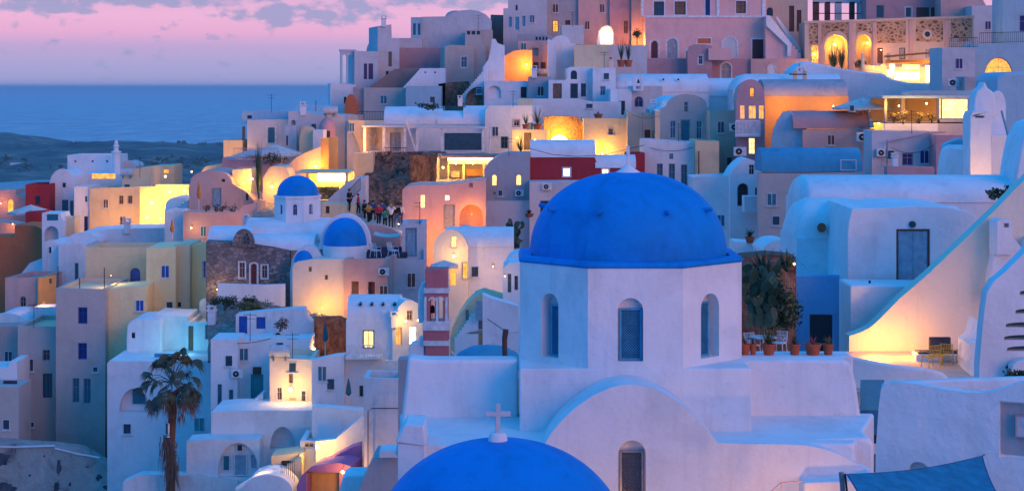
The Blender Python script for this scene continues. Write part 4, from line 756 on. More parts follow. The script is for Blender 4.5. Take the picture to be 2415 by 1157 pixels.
# ================================================================== middle of the hillside, right half
lv=H('long_vault','long pale blue vault with two dark drain holes below the pink mansion',1580,176,0,[(1448,216),(1672,216)],275,dep=5,roof='none'); barrel(lv,1448,1672,217,174,175.9,5.2,ends=.8)
for x in (1564,1599): q=P(x,187,176.3); mk('drain_hole',MB().tube([q,q+Vector((0,-.35,-.03))],.1,8),'dark',lv)
lv=H('long_vault','second pale blue vault, right of the one with drain holes, rising to a white hump',1710,178,0,[(1618,226),(1782,226)],290,dep=5,roof='none'); barrel(lv,1618,1790,227,184,177.9,5.2,ends=1.2)
H('hump_roof','rounded white rooftop hump behind the lit balcony house',1800,172,0,[(1730,212),(1980,212)],290,dep=5,roof='none',cat='roof'); barrel(COL.objects[-1].parent or COL.objects[-1],1728,1985,213,174,171.9,5,ends=1.5)
t=thing('rooftop_bellcote','tiny white bell gable with a cross bar on the rooftop hump','bellcote',P(1882,188,171)); fc=Fc(1882,171,0)
for x in (1876,1899): a,b=fc.hit(x-4,190),fc.hit(x+4,168); mk('pier',MB().box(fc,a[0],b[0],a[1],b[1],0,-.4),'cream',t)
a,b=fc.hit(1862,177),fc.hit(1902,174); mk('bar',MB().box(fc,a[0],b[0],a[1],b[1],.02,-.2),'brown',t); mk('finial',MB().tube([P(1886,168,171),P(1885,150,171)],.1,8,.05),'mauve',t); mk('arch',MB().tube([P(1876,168,171),P(1882,160,171),P(1892,158,171),P(1899,168,171)],.12,6),'white',t)
# row of small houses, centre
H('blue_house','flat blue-white house with a small red-brown doorway, left of the wooden door house',1210,178,0,[(1142,191),(1248,191)],285,dep=6,ops=[D(1228,205,1242,231,'maroon','brown',lb=None),N(1150,190+12,1182,232,a=1,rec=.4)])
H('grey_house','low grey roof terrace wall beside the white block with the wooden door',1270,177,0,[(1246,181),(1300,181)],285,dep=5,mat='grey')
H('white_house','white block with a tall orange-brown wooden door at its middle',1320,174,0,[(1294,189),(1344,189)],290,dep=5,ops=[D(1304,197,1325,262,'wood','wood')])
H('white_house','blue-white house with an arched light over a dark door and window',1372,176,0,[(1338,162),(1345,158),(1400,158)],290,dep=6,roof='none',ops=[W(1346,166,1361,187,'dark',None,a=1),D(1345,197,1363,232,'dark','teal'),W(1370,197,1382,228,'dark','teal')])
H('white_house','teal-lit house with one square window and a peach-lit upper wall',1425,175,0,[(1398,160),(1452,160)],290,dep=6,ops=[W(1415,203,1428,225,'teal','white_paint')])
H('courtyard_wall','long pale terrace wall in front of the row of small doors',1330,168,0,[(1208,242),(1222,233),(1295,233),(1365,233),(1400,240),(1465,240)],330,dep=3,roof='none',cat='wall')
H('white_box','small peach-lit parapet box on the courtyard roof',1240,165,0,[(1220,233),(1257,233)],262,dep=2,mat='cream',sink=0,roof='none',cat='parapet')
H('courtyard_house','small white courtyard house with a dark glazed door',1465,170,0,[(1440,210),(1490,210)],300,dep=5,ops=[D(1459,238,1474,271,'dark','iron')])
H('courtyard_house','bluish courtyard house with a dark blue arched window, beside the glazed door',1515,170.5,0,[(1489,203),(1562,203)],300,dep=5,mat='pale_grey',ops=[W(1496,227,1517,253,'navy','grey_paint',a=1)])
t=thing('bell_niche','tall narrow white bell niche with a dark bell above the arched window','bellcote',P(1506,212,169.5)); fc=Fc(1506,169.6,0)
L=[fc.hit(*p) for p in ((1493,214),(1493,186),(1500,178),(1512,178),(1518,186),(1518,214))]; mk('frame',MB().prism(fc,L,0,-.5,[loop_of(fc,N(1500,184,1512,210))[0]]),'white',t); c=fc.pt(*fc.hit(1506,190),-.2); mk('bell',MB().lathe(c,[(.16,-.25),(.1,-.05),(.06,.1),(.001,.12)],12),'iron',t)
H('orange_wall','ragged rock wall with orange lamplight put into its colour, above a bright archway',1330,160,0,[(1282,277),(1300,274),(1362,275),(1370,285),(1375,292),(1372,312),(1374,330)],370,dep=2,mat='orange_lit_rock',roof='none',cat='wall',ops=[D(1297,318,1341,352,'lit_white',None,a=1,rec=.4)])  # rock coloured as if lamplit; a glowing pane fills the arch
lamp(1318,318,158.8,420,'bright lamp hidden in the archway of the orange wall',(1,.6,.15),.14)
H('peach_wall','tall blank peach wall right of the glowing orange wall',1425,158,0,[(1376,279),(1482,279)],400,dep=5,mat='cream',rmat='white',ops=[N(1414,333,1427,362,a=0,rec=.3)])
H('peach_house','peach house with one brown shuttered window under a drainpipe',1520,156.5,0,[(1480,263),(1500,266),(1560,268)],400,dep=5,mat='sand',roof='none',ops=[W(1520,306,1534,325,'brown','brown'),W(1538,309,1550,325,'cream','brown',bars='|')])
cyl('drainpipe','thin drainpipe on the peach house left of its shuttered window','drainpipe',P(1516,264,156.2),P(1516,340,156.2),.05,'mauve')
lamp(1420,362,154,760,'lamp at the foot of the blank peach wall',(1,.62,.2),.12)
blades('bowl_planter','orange bowl planter standing on the peach wall',1411,279,160,.3,.25,12,'leaf_dark','planter',pot=(.8,.4))
H('gable_house','grey gabled vault house with a tall teal door between two teal windows',1640,150,0,A(1560,1676,258,222)[1:-1] and [(1557,258),(1562,255)]+A(1572,1668,250,222)+[(1674,258),(1680,260)],345,dep=8,mat='beige',rmat='white',roof='vault',ops=[D(1605,282,1628,340,'teal','grey_paint'),W(1580,285,1594,326,'teal','white_paint'),W(1642,285,1656,328,'teal','white_paint'),W(1613,240,1623,265,'shade_glass','white_paint')],sx=1738)
H('white_house','tall blue-white house front with three narrow teal windows under one tiny square light',1580,143,0,[(1519,330),(1640,336)],520,dep=5,ops=[W(1549,386,1563,424,'teal','grey_paint'),W(1577,386,1592,440,'teal','grey_paint'),W(1606,388,1621,440,'teal','grey_paint'),W(1578,362,1588,376,'teal','white_paint')])
H('peach_house','narrow warm cream block with a thin brown pipe, right of the three teal windows',1668,142,0,[(1640,331),(1696,333)],420,dep=5,mat='cream',rmat='white',ter=False)
cyl('drainpipe','thin brown pipe on the narrow cream block','drainpipe',P(1648,356,141.8),P(1648,415,141.8),.05,'maroon')
H('sand_house','tall sand-coloured wall catching warm light left of the lit balcony house',1705,147,0,[(1674,261),(1740,261)],440,dep=5,mat='sand')
def balcony_house():
    t=H('balcony_house','purple-grey vaulted house with glowing yellow windows behind a balustraded balcony',1770,142,-5,[(1737,240)]+A(1738,1803,225,187)+[(1804,240)],430,dep=7,mat='mauve',rmat='grey_roof',roof='vault',sx=None,
      ops=[D(1745,248,1757,281,'lit_orange','white_paint',bars='#'),D(1765,248,1784,281,'lit_orange','white_paint',bars='+'),D(1789,248,1802,281,'lit_orange','white_paint',bars='#'),W(1765,325,1781,364,'lit_yellow','white_paint',bars='#'),W(1768,206,1779,229,'lit_orange','brown',a=1)])
    fc=Fc(1770,142,-5); a,b=fc.hit(1733,322),fc.hit(1792,318); mk('balcony_slab',MB().box(fc,a[0],b[0],a[1],b[1],0,1.0),'pale_grey',t)
    m=MB(); a,b=fc.hit(1734,286),fc.hit(1791,318); 
    for i in range(19): u=a[0]+(b[0]-a[0])*i/18; m.box(fc,u-.035,u+.035,b[1],a[1],.9,.97)
    m.box(fc,a[0],b[0],a[1],a[1]+.1,.86,1.0); m.box(fc,a[0],b[0],b[1],b[1]+.08,.88,.99); mk('balustrade',m,'white_paint',t)
balcony_house()
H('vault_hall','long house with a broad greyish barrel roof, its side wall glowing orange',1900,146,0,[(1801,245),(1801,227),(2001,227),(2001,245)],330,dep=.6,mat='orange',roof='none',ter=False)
r=COL.objects[-1]; root=[o for o in COL.objects if o.name.startswith('vault_hall')][0]
m=MB(); rA=P(1803,227,146); rB=P(2000,227,146); h=(227-187)/F*146; n=14
prof=[(2.6*(1-math.cos(math.pi*i/n)),h*math.sin(math.pi*i/n)**.9) for i in range(n+1)]
m.v=[Vector((x,146+.05+d,rA.z+z)) for x in (rA.x,rB.x) for d,z in prof]; m.f=[(i,i+1,n+1+i+1,n+1+i) for i in range(n)]+[tuple(range(n+1)),tuple(range(n+1,2*n+2))]; mk('roof',m,'grey_roof',root,smooth=40)
lamp(1965,250,144.2,330,'warm lamp shining on the orange side wall of the barrel-roofed hall',(1,.5,.2),.07,keep=1)
lamp(1850,250,144.4,120,'hidden lamp at the left end of the orange hall wall',(1,.5,.2),.04)  # added without a visible fixture, to carry the glow along the wall
acunit('air conditioner below the balcony, left of the lit window',1745,357,141,1.0); acunit('dark-mouthed air conditioner on the sand wall by the balcony',1734,300,143,.9); acunit('air conditioner on the pinkish side wall of the wine-roofed house',2036,323,133,1.0)
# purple vault house
H('vault_house','blue-grey rounded gable end of the wine-roofed house',1855,139,-20,[(1818,340),(1822,310),(1832,285),(1845,264),(1860,262),(1872,270),(1882,285),(1890,300),(1896,304)],480,dep=1,mat='teal_wall',roof='none',cat='house',ter=False)
t=H('wine_vault_house','long house with a rounded wine-brown roof and a plain pinkish wall',1970,138,0,[(1893,306),(2062,304)],430,dep=.8,mat='rose',roof='none')
m=MB(); y0=138.02; a,b=P(1880,303,y0),P(2052,303,y0); h=(303-262)/F*y0
prof=[(2.3*(1-math.cos(math.pi*i/n)),h*math.sin(math.pi*i/n)**.85) for i in range(n+1)]
m.v=[Vector((x,y0+d,a.z+z)) for x in (a.x-.3,b.x) for d,z in prof]; m.f=[(i,i+1,n+1+i+1,n+1+i) for i in range(n)]+[tuple(range(n+1)),tuple(range(n+1,2*n+2))]; mk('roof',m,'wine_roof',t,smooth=40)
m=MB(); pts=[Vector((b.x+.12,y0-.05+d,b.z+z+.06)) for d,z in prof]; m.tube(pts,.16,8); mk('roof_edge',m,'white',t)
t=H('blue_vault_house','grey-white house under a strong blue barrel roof with a small pale hatch',1880,126,0,[(1789,408),(1902,408),(2035,405)],585,dep=.9,mat='beige',roof='none',ops=[W(1885,434,1901,476,'dark','brown')])
m=MB(); y0=126.02; a,b=P(1797,405,y0),P(2035,405,y0); h=(405-350)/F*y0; prof=[(1.9*(1-math.cos(math.pi*i/n)),h*math.sin(math.pi*i/n)**.9) for i in range(n+1)]
m.v=[Vector((x,y0+d,a.z+z)) for x in (a.x,b.x) for d,z in prof]; m.f=[(i,i+1,n+1+i+1,n+1+i) for i in range(n)]+[tuple(range(n+1)),tuple(range(n+1,2*n+2))]; mk('roof',m,'vault_blue',t,smooth=40)
fc=Fc(2000,125.9,0); a,b=fc.hit(1982,402),fc.hit(2020,376); mk('hatch',MB().prism(fc,[a,(a[0],b[1]),b,(b[0],a[1])],.05,.0,[[(a[0]+.06,a[1]+.06),(a[0]+.06,b[1]-.06),(b[0]-.06,b[1]-.06),(b[0]-.06,a[1]+.06)]]),'far_white',t)
H('white_house','blue-white house with a vaulted gable, left of the blue barrel roof',1760,132,0,[(1722,415),(1728,402),(1740,388),(1752,378),(1764,374),(1778,378),(1790,390),(1798,400)],600,dep=4,roof='none',ops=[W(1766,388,1779,412,'dark','white_paint'),D(1739,432,1765,486,'dark','brown',a=1,rec=.4),W(1781,442,1790,462,'dark',None)])
H('white_house','plain blue-white wall below the narrow cream block',1690,133,0,[(1634,418),(1726,414)],640,dep=4)
H('balcony_wall','small white balcony parapet near the arched doorway',1775,130,0,[(1756,463),(1792,463)],500,dep=1.5,roof='none',cat='balcony',sink=0,ter=False)
H('low_house','low white parapet with a clay pot at the foot of the blue-white houses',1770,118,0,[(1732,570),(1780,574)],640,dep=3,roof='none')
HV('low_vault','low pale vault above the sunken garden, left of the red-spout house',1840,112,0,1800,1885,592,566,640,dep=5)
blades('flower_pot','dark clay pot on the low parapet above the sunken garden',1768,572,118,.6,.5,40,'leaf_dark','flower pot',pot=(.6,.4))
# restaurant terrace right
def terrace():
    t=thing('roofed_terrace','flat-roofed restaurant terrace glowing amber between slim posts','restaurant',P(2190,290,133)); fc=Fc(2190,133,0)
    q=lambda x,y:fc.hit(x,y)
    def bx(nm,x0,y0,x1,y1,d0,d1,mt,**k): a,b=q(x0,y0),q(x1,y1); return mk(nm,MB().box(fc,a[0],b[0],b[1],a[1],d0,d1),mt,t,**k)
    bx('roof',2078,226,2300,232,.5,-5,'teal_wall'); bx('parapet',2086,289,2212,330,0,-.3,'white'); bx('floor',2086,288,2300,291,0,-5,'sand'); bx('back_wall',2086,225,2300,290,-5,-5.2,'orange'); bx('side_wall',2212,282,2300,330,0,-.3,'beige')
    bx('window',2220,232,2294,281,-.2,-.16,'shade_glass') if False else None
    m=MB(); a,b=q(2219,231),q(2296,282); m.prism(fc,[(a[0],b[1]),(a[0],a[1]),(b[0],a[1]),(b[0],b[1])],0,-.15,[[(a[0]+.1,b[1]+.1),(a[0]+.1,a[1]-.1),(b[0]-.1,a[1]-.1),(b[0]-.1,b[1]+.1)]]); mk('window_frame',m,'steel',t)
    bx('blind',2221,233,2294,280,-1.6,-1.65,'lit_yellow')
    for x in (2089,2213,2298): bx('post',x-3,232,x+3,290,0,-.2,'steel')
    bx('column',2142,232,2152,290,-2.5,-2.9,'cream')
terrace()
H('slab_roof','thin blue-grey upper roof slab above the roofed terrace',2230,140,0,[(2145,218),(2150,214),(2315,214)],226,dep=3,mat='teal_wall',roof='none',cat='roof',sink=.0,ter=False)
lamp(2185,244,130.5,520,'hanging lamp in the roofed terrace, left of its steel post',(1,.55,.12),.1); lamp(2120,250,130.8,420,'lamp among the terrace plants on the left',(1,.55,.12),.08); lamp(2252,244,131.9,260,'lamp behind the glazed right bay of the terrace',(1,.6,.15),.08)
for i,(x,s,l) in enumerate(((2108,.7,'leftmost'),(2130,.8,'second from the left'),(2168,.75,'right of the cream column'),(2198,.7,'next to the steel post'))):
    bush('terrace_plant','amber-lit potted plant on the roofed terrace, '+l,x,276,131,s*.6,.4,s*.6,220,'leaf_warm',.14,'plant','plants on the roofed terrace')
umbrella('broad grey parasol sheltering the gap left of the roofed terrace',2035,300,139,2.4,2.3,'canvas')
H('lit_gap','cream wall lit between the wine-brown vault and the roofed terrace',2070,141,0,[(2052,240),(2092,240)],340,dep=1,mat='cream',roof='none',cat='wall')
lamp(2072,290,139.5,260,'lamp in the gap between the wine-brown vault and the roofed terrace',(1,.6,.22),.12)
H('service_house','lilac house below the roofed terrace with one dark blue window and a sloping pipe',2150,129,0,[(2056,308),(2212,310)],500,dep=3,mat='pale_grey',ops=[W(2127,361,2154,391,'navy','grey_paint')])
t=thing('sloping_pipe','long brown pipe slanting across the lilac house','pipe',P(2150,330,128.7)); mk('pipe',MB().tube([P(2090,336,128.6),P(2200,312,128.6),P(2230,312,128.6)],.06,6),'mauve',t); mk('downpipe',MB().tube([P(2092,330,128.6),P(2092,420,128.6)],.05,6),'steel',t)
H('low_wall','low mauve wall in front of the lilac service house',2150,124,0,[(2092,392),(2204,394)],500,dep=1,mat='mauve',rmat='white',roof='none',cat='wall')
H('narrow_wall','lilac corner block between the terrace and the great chimney',2240,127,0,[(2208,318),(2250,318),(2292,320)],500,dep=2,mat='mauve',roof='none')
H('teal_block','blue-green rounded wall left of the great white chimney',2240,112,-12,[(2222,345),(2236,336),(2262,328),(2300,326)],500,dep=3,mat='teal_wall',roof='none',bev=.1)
H('white_shoulder','smooth white shoulder wall curving down left of the great chimney',2262,104,0,[(2238,420),(2242,375),(2250,352),(2264,345),(2300,345)],520,dep=3,roof='none',bev=.15,cat='wall')
H('lit_steps','cream walls stepping down beside the great chimney, lit amber at the foot',2330,100,0,[(2270,352),(2300,350),(2338,350),(2338,318),(2415,318),(2500,300)],500,dep=3,mat='white',roof='none',cat='wall',bev=.05)
lamp(2380,408,97,150,'amber lamp at the foot of the cream stepped walls',(1,.6,.2),.1)
lamp(2300,420,95.2,110,'hidden lamp at the foot of the great chimney',(1,.58,.28),.04)  # unseen lamp added to warm the chimney and the steps
H('great_chimney','tall pale chimney with a pointed cap and dark smoke slot at the right',2310,97,0,[(2288,275),(2293,262),(2333,262),(2338,276)],430,dep=1.6,roof='none',bev=.05,cat='chimney',sink=0,ops=[N(2300,273,2322,278,a=0,rec=.5)])
H('bell_gable','pointed white cap with pinched shoulders above the great chimney',2312,98,0,[(2296,262),(2297,235),(2302,215),(2316,205),(2322,192),(2330,208),(2346,220),(2352,262)],275,dep=1.2,roof='none',bev=.1,cat='chimney cap',sink=0,ter=False)  # pointed cap of the great chimney, holding no bell
HV('arched_wall','narrow blue-white arched buttress right of the great chimney',2352,101,0,2336,2372,250,214,420,dep=2.5)
H('right_house','blue-shadowed house body at the right edge beyond the leaning pole',2410,108,0,[(2350,180),(2372,170),(2500,165)],420,dep=5,mat='teal_wall',roof='none',bev=.2)
cyl('leaning_pole','long dark pole leaning beside the great chimney','pole',P(2362,262,96),P(2405,425,94),.06,'steel')
H('vault_edge','blue rounded wall at the right edge below the leaning pole',2420,88,0,[(2392,470),(2396,400),(2410,330),(2430,290),(2500,270)],520,dep=3,mat='white',roof='none',bev=.2,cat='wall',ter=False)
bush('hanging_plant','spiky dark plant hanging over the long vault at the right edge',2362,458,86,.6,.4,.35,260,'leaf_dark',.22)
# ================================================================== middle, left of the dome
H('long_white_house','long blue-white house with a softly rolling roofline above two glazed verandas',1040,162,0,[(905,292),(1148,292)],420,dep=5.6,roof='none'); r=COL.objects[-1].parent; barrel(r,905,1040,293,252,161.9,5.6); barrel(r,1030,1108,293,262,161.8,5.2); barrel(r,1092,1148,293,250,161.85,5.4)
H('long_white_house','lilac-white right end of the rolling-roofed house with one dark window',1210,161,0,[(1144,262),(1152,250),(1279,249)],420,dep=6,roof='none',ops=[W(1211,283,1225,298,'dark','white_paint',tr='mauve'),W(1181,322,1198,350,'dark','teal')])
H('veranda_wall','slanting peach wall with a long sharp point beside the glazed veranda',860,158,0,[(821,283),(905,284)],300,dep=.6,mat='cream',roof='none',cat='wall',sink=0)
t=thing('peach_wedge','peach-lit wedge wall tapering down left of the glazed veranda','wall',P(850,360,157.6)); fc=Fc(850,157.6,0); L=[fc.hit(*p) for p in ((820,283),(903,284),(903,355),(850,362),(846,345))]; mk('wall',MB().prism(fc,L,0,-.6),'cream',t)
H('white_flank','blue-shadowed wall flank under the peach wedge',830,158.4,0,[(818,290),(856,290)],420,dep=3,mat='white',roof='none',cat='wall')
def veranda(x0,x1,y0,y1,Y,label,glass,posts,big=None):
    t=thing('glazed_veranda',label,'veranda',P((x0+x1)/2,y1,Y)); fc=Fc((x0+x1)/2,Y,0); a,b=fc.hit(x0,y0),fc.hit(x1,y1); mk('roof',MB().box(fc,a[0]-.1,b[0]+.1,a[1],a[1]+.14,.15,-3),'far_white',t); mk('floor',MB().box(fc,a[0],b[0],b[1]-.1,b[1],.1,-3),'pale_grey',t)
    for x in posts: p=fc.hit(x-3,y0),fc.hit(x+3,y1); mk('post',MB().box(fc,p[0][0],p[1][0],p[1][1],a[1],0,-.2),'white_paint',t)
    for (gx0,gy0,gx1,gy1) in glass: p=fc.hit(gx0,gy0),fc.hit(gx1,gy1); w=mk('window',MB().box(fc,p[0][0],p[1][0],p[1][1],p[0][1],-.14,-.10),'shade_glass',t); mk('frame',MB().prism(fc,[(p[0][0],p[1][1]),(p[0][0],p[0][1]),(p[1][0],p[0][1]),(p[1][0],p[1][1])],-.1,-.04,[[(p[0][0]+.06,p[1][1]+.06),(p[0][0]+.06,p[0][1]-.06),(p[1][0]-.06,p[0][1]-.06),(p[1][0]-.06,p[1][1]+.06)]]),'white_paint',w)
veranda(856,958,300,357,155,'left glazed veranda with slim white posts at the cliff edge',[],(860,905,955))
veranda(982,1142,303,357,155,'right glazed veranda with one broad dark pane above the cliff',[(1046,312,1137,356)],(984,1042,1140))
H('inner_wall','lilac inner wall behind the left veranda post',930,156.5,0,[(908,302),(983,302)],357,dep=1,mat='pale_grey',roof='none',cat='wall',ops=[D(920,312,945,356,'grey_paint',None)])
cyl('leaning_mast','slim white mast leaning across the rolling-roofed house','mast',P(955,275,153.5),P(981,358,153.5),.09,'white_paint',.06); cyl('white_post','slim upright white post right of the dark pane','post',P(1157,298,153),P(1153,360,153),.07,'white_paint')
rail('balcony_railing','dark railing on the roof left of the rolling-roofed house',P(845,284,160),P(905,284,160),.8,16)
rail('balcony_railing','dark railing at the cliff top under the left veranda',P(905,362,154),P(960,362,154),.5,14)
t=thing('bare_shrub','small bare branching shrub against the peach wall','shrub',P(880,342,155)); m=MB(); rnd=random.Random(5)
for i in range(12): a=P(886,342,155); b=a+Vector((rnd.uniform(-.9,.3),0,rnd.uniform(.3,1.1))); m.tube([a,(a+b)/2+Vector((.1,0,.1)),b],.03,5,.01)
mk('branches',m,'dead_frond',t)
bush('roof_planting','dark planter foliage on the rolling roof',1010,250,161,1.2,.4,.35,300,'leaf_dark',.2); bush('roof_planting','small dark plant on the rolling roof, right of the long planter',1085,250,161,.5,.3,.25,120,'leaf_dark',.16)
# gate and plants
t=H('gate_house','bright cream gate posts framing an orange-brown door',1248,155,0,[(1208,306),(1290,306)],400,dep=1,mat='cream',roof='none',cat='gate',ops=[D(1236,313,1253,353,'wood','brown')])
lamp(1262,330,153.5,300,'lamp right of the orange-brown gate door',(1,.62,.2),.1); lamp(1220,325,153.5,120,'lamp left of the orange-brown gate door',(1,.62,.2),.07)
blades('gate_plant','spiky potted plant on the wall right of the small dark window',1268,306,157,.9,1.3,40,'leaf_mid','plant',pot=(.8,.5),w=.04); blades('gate_plant','smaller potted plant on the wall, left of the spiky one',1240,304,157,.5,1.0,24,'leaf_dark','plant',pot=(.6,.4),w=.04)
blades('gate_plant','golden-lit agave at the foot of the gate',1228,358,153,.8,1.1,40,'leaf_mid','plant',droop=.3,w=.04)
# left white house on the cliff edge
H('cliff_house','grey-lilac house with a tall teal door, its left side lit amber',640,160,5,[(583,283),(690,281)],400,sx=569,dep=6,mat='pale_grey',ops=[D(630,299,650,339,'teal','white_paint',tr='white_paint'),W(572,298,579,330,'brown',None,s='l')],rmat='pale_grey')
H('roof_room','flat teal-grey rooftop wall above the tall teal door',625,164,0,[(571,262),(693,263)],290,dep=5,mat='teal_wall',ops=[W(583,272,594,280,'dark',None)],sink=0)
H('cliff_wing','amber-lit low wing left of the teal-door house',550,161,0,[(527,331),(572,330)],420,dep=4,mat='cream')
H('roof_house','lilac-grey house with a round dark dish, right of the teal-door house',715,159,0,[(680,262),(700,262),(750,268),(822,272)],350,dep=6,mat='pale_grey',roof='none',ops=[N(687,283,697,295,a=1)])
rail('roof_railing','pale rooftop railing near the sea horizon',P(699,263,170),P(780,263,170),.55,24,'white_paint')
cyl('antenna','thin television mast on the pale rooftop railing','antenna',P(745,262,168),P(745,237,168),.03,'iron'); 
H('white_house','small lilac block with a narrow dark window left of the pale arches',690,156,0,[(671,297),(699,297)],400,dep=3,mat='pale_grey',ops=[W(675,320,679,343,'dark',None)])
HV('arched_niche_house','little peach-lit curved vault between two lilac blocks',730,154,0,706,742,330,297,400,dep=3,mat='cream')
H('white_house','small white block right of the peach-lit vault',750,153,0,[(738,307),(762,307)],400,dep=3)
t=thing('cone_roof_tower','mauve rounded tower with one small dark door above the amber slope','tower',P(775,330,157)); c=P(772,330,157); mk('wall',MB().lathe(c,[(.75,-2),(.75,.9),(.66,1.45),(.4,1.85),(.001,2.05)],24),'mauve',t,smooth=50); mk('door',MB().wbox(P(774,318,156.3),.35,.15,.7),'dark',t)
H('sand_wall','broad tan wall behind the amber chimney',800,160,0,[(781,270),(850,272)],420,dep=3,mat='sand',roof='none')
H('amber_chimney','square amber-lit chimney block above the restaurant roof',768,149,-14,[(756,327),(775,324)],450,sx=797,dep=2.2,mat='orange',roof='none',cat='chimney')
lamp(745,392,146.5,620,'glaring lamp on the slope left of the square chimney block',(1,.5,.1),.13)
H('amber_slope','amber wall sloping up to the square chimney block',730,149,0,[(640,420),(680,388),(700,370),(725,358),(745,350),(757,345)],480,dep=1.2,mat='sand',roof='none',cat='wall')
umbrella('large pale parasol over the cliff terrace, right of two',648,395,152,2.5,2.0,'canvas',group='pale parasols on the cliff terrace'); umbrella('smaller pale parasol over the cliff terrace, left of two',592,395,154,1.9,1.6,'canvas',group='pale parasols on the cliff terrace')
H('terrace_wall','mauve terrace wall under the two pale parasols',600,148,0,[(524,372),(550,378),(660,378)],470,dep=3,mat='mauve',roof='none',cat='wall')
rail('terrace_railing','slim railing before the two pale parasols',P(550,378,147.5),P(655,378,147.5),1,30,'mauve')
bush('terrace_shrub','dark shrubs in a row on the parasol terrace',640,372,147.3,1.6,.3,.7,420,'leaf_dark',.16)
# amber alley
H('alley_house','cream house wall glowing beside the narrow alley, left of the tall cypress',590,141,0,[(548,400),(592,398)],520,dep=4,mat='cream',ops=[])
H('alley_house','tan house with curved shoulders and a round-topped gable in the alley',655,138,0,[(620,420),(632,400),(640,392),(672,392),(682,410)],560,dep=4,mat='sand',roof='none')
lamp(594,422,138.5,420,'brightest alley lamp, left of the cypress',(1,.58,.15),.13); lamp(641,440,136,380,'alley lamp on the tan house',(1,.58,.15),.13); lamp(575,432,138.5,90,'faint alley lamp left of the brightest one',(1,.55,.15),.06)
blades('cypress','tall narrow dark tree in the amber alley',610,470,137.5,.45,3.0,60,'leaf_dark','tree',droop=.05,w=.06)
t=thing('alley_path','sloping stone path running up the amber alley','path',P(640,500,132)); m=MB(); m.add([P(590,540,125),P(700,545,125),P(640,470,140),P(600,470,140)],[(0,1,2,3)]); mk('paving',m,'rubble',t)
t=thing('vault_arch_shade','blue-shadowed hollow vault in the alley above the small dome','house',P(662,430,139)); 
t['label']='small lilac vaulted recess on top of the tan alley house'; fc=Fc(655,140,0); L=[fc.hit(*p) for p in A(638,675,420,388)]; mk('wall',MB().prism(fc,L,0,-1),'pale_grey',t)
H('restaurant_terrace','blazing yellow-lit restaurant terrace behind the small blue dome','x',0) if False else None
t=thing('lit_terrace_restaurant','blazing yellow restaurant terrace behind the small blue dome','restaurant',P(775,465,136)); fc=Fc(775,137,0)
def bx(nm,x0,y0,x1,y1,d0,d1,mt): a,b=fc.hit(x0,y0),fc.hit(x1,y1); return mk(nm,MB().box(fc,a[0],b[0],b[1],a[1],d0,d1),mt,t)
bx('roof',700,404,826,408,.6,-3.5,'cream'); bx('back_wall',718,404,826,480,-3.5,-3.8,'cream'); bx('column',722,407,728,475,0,-.3,'cream'); bx('column',814,407,820,475,0,-.3,'cream'); bx('parapet',735,440,800,470,.1,-.1,'orange_lit_rock'); bx('lit_panel',738,412,808,432,-3.3,-3.4,'lit_white'); bx('floor',715,472,828,478,0,-3.5,'cream')
lamp(760,420,135.5,700,'ceiling lamp of the blazing restaurant terrace, left of two',(1,.62,.2),.13); lamp(795,425,135.8,500,'ceiling lamp of the blazing restaurant terrace, right of two',(1,.62,.2),.13)
bush('lit_planting','yellow-lit plants along the blazing restaurant terrace',778,452,134.5,.9,.3,.45,320,'leaf_warm',.14)
lamp(1030,585,130.5,420,'hidden orange lamp at the lower left corner of the broad lilac house',(1,.42,.1),.04)  # this and the next two are unseen lamps added to warm walls
lamp(850,330,154,260,'hidden lamp warming the slanting peach wall',(1,.5,.25),.04)
lamp(556,372,158.5,140,'hidden amber lamp under the low cliff wing',(1,.5,.12),.04)
H('lilac_slope','lilac roof sloping down to the cliff path, with steep stairs at its side',810,134,0,[(765,478),(790,455),(815,432),(838,420),(862,418)],560,dep=3,mat='pale_grey',roof='none',cat='roof')
rail('stair_railing','dark stair railing against the lilac sloping roof',P(822,478,133),P(850,448,133),.9,10)
H('path_house','low cream-lit house front with a narrow brown door under the lilac slope',785,131,0,[(758,479),(800,481),(838,482)],560,dep=2,mat='cream',roof='none',ops=[D(768,486,777,503,'brown',None)])
H('white_pier','tall lilac wall column lit amber at its left edge, left of the brown cliff',845,150,0,[(832,362),(848,362),(880,362)],430,dep=2,mat='cream',roof='none',cat='wall')
# the cliff
def cliff():
    t=thing('rock_cliff','rugged brown rock cliff under the verandas','cliff',P(905,500,150)); m=MB(); nx,nz=110,80
    lt=[(868,362),(862,400),(850,440),(838,480),(826,520)]; 
    for j in range(nz+1):
        f=j/nz; py=358+f*182; xl=868-46*f**1.2 if f<1 else 820; xr=1050
        for i in range(nx+1):
            px=xl+(xr-xl)*i/nx; Y=153-14*f; p=P(px,py,Y); d=noise.fractal(Vector((p.x*.5,p.z*.5,3)),.75,2.1,7)*1.5+abs(noise.noise(Vector((p.x*1.3,p.z*.7,9))))*.9; p.y+=d; m.v.append(p)
    m.f=[(j*(nx+1)+i,j*(nx+1)+i+1,(j+1)*(nx+1)+i+1,(j+1)*(nx+1)+i) for j in range(nz) for i in range(nx)]; k=len(m.v)
    o=mk('rock_face',m,'rock',t,smooth=60); so=o.modifiers.new('thickness','SOLIDIFY'); so.thickness=.2
cliff()
TER+=[P(905,540,138)]
H('orange_rock_wall','orange-lit rock wall left of the cave restaurant',1000,146,0,[(966,366),(1030,366)],450,dep=.8,mat='rock',roof='none',cat='rock')
t=thing('cave_restaurant','cream-glowing restaurant terrace under the verandas with slim lit posts','restaurant',P(1090,430,145)); fc=Fc(1090,144,0)
bx('roof',1040,366,1190,371,.8,-3.6,'brown_roof'); bx('back_wall',1028,366,1190,450,-3.6,-3.9,'sand'); bx('floor',1028,424,1190,440,.2,-3.6,'cream')
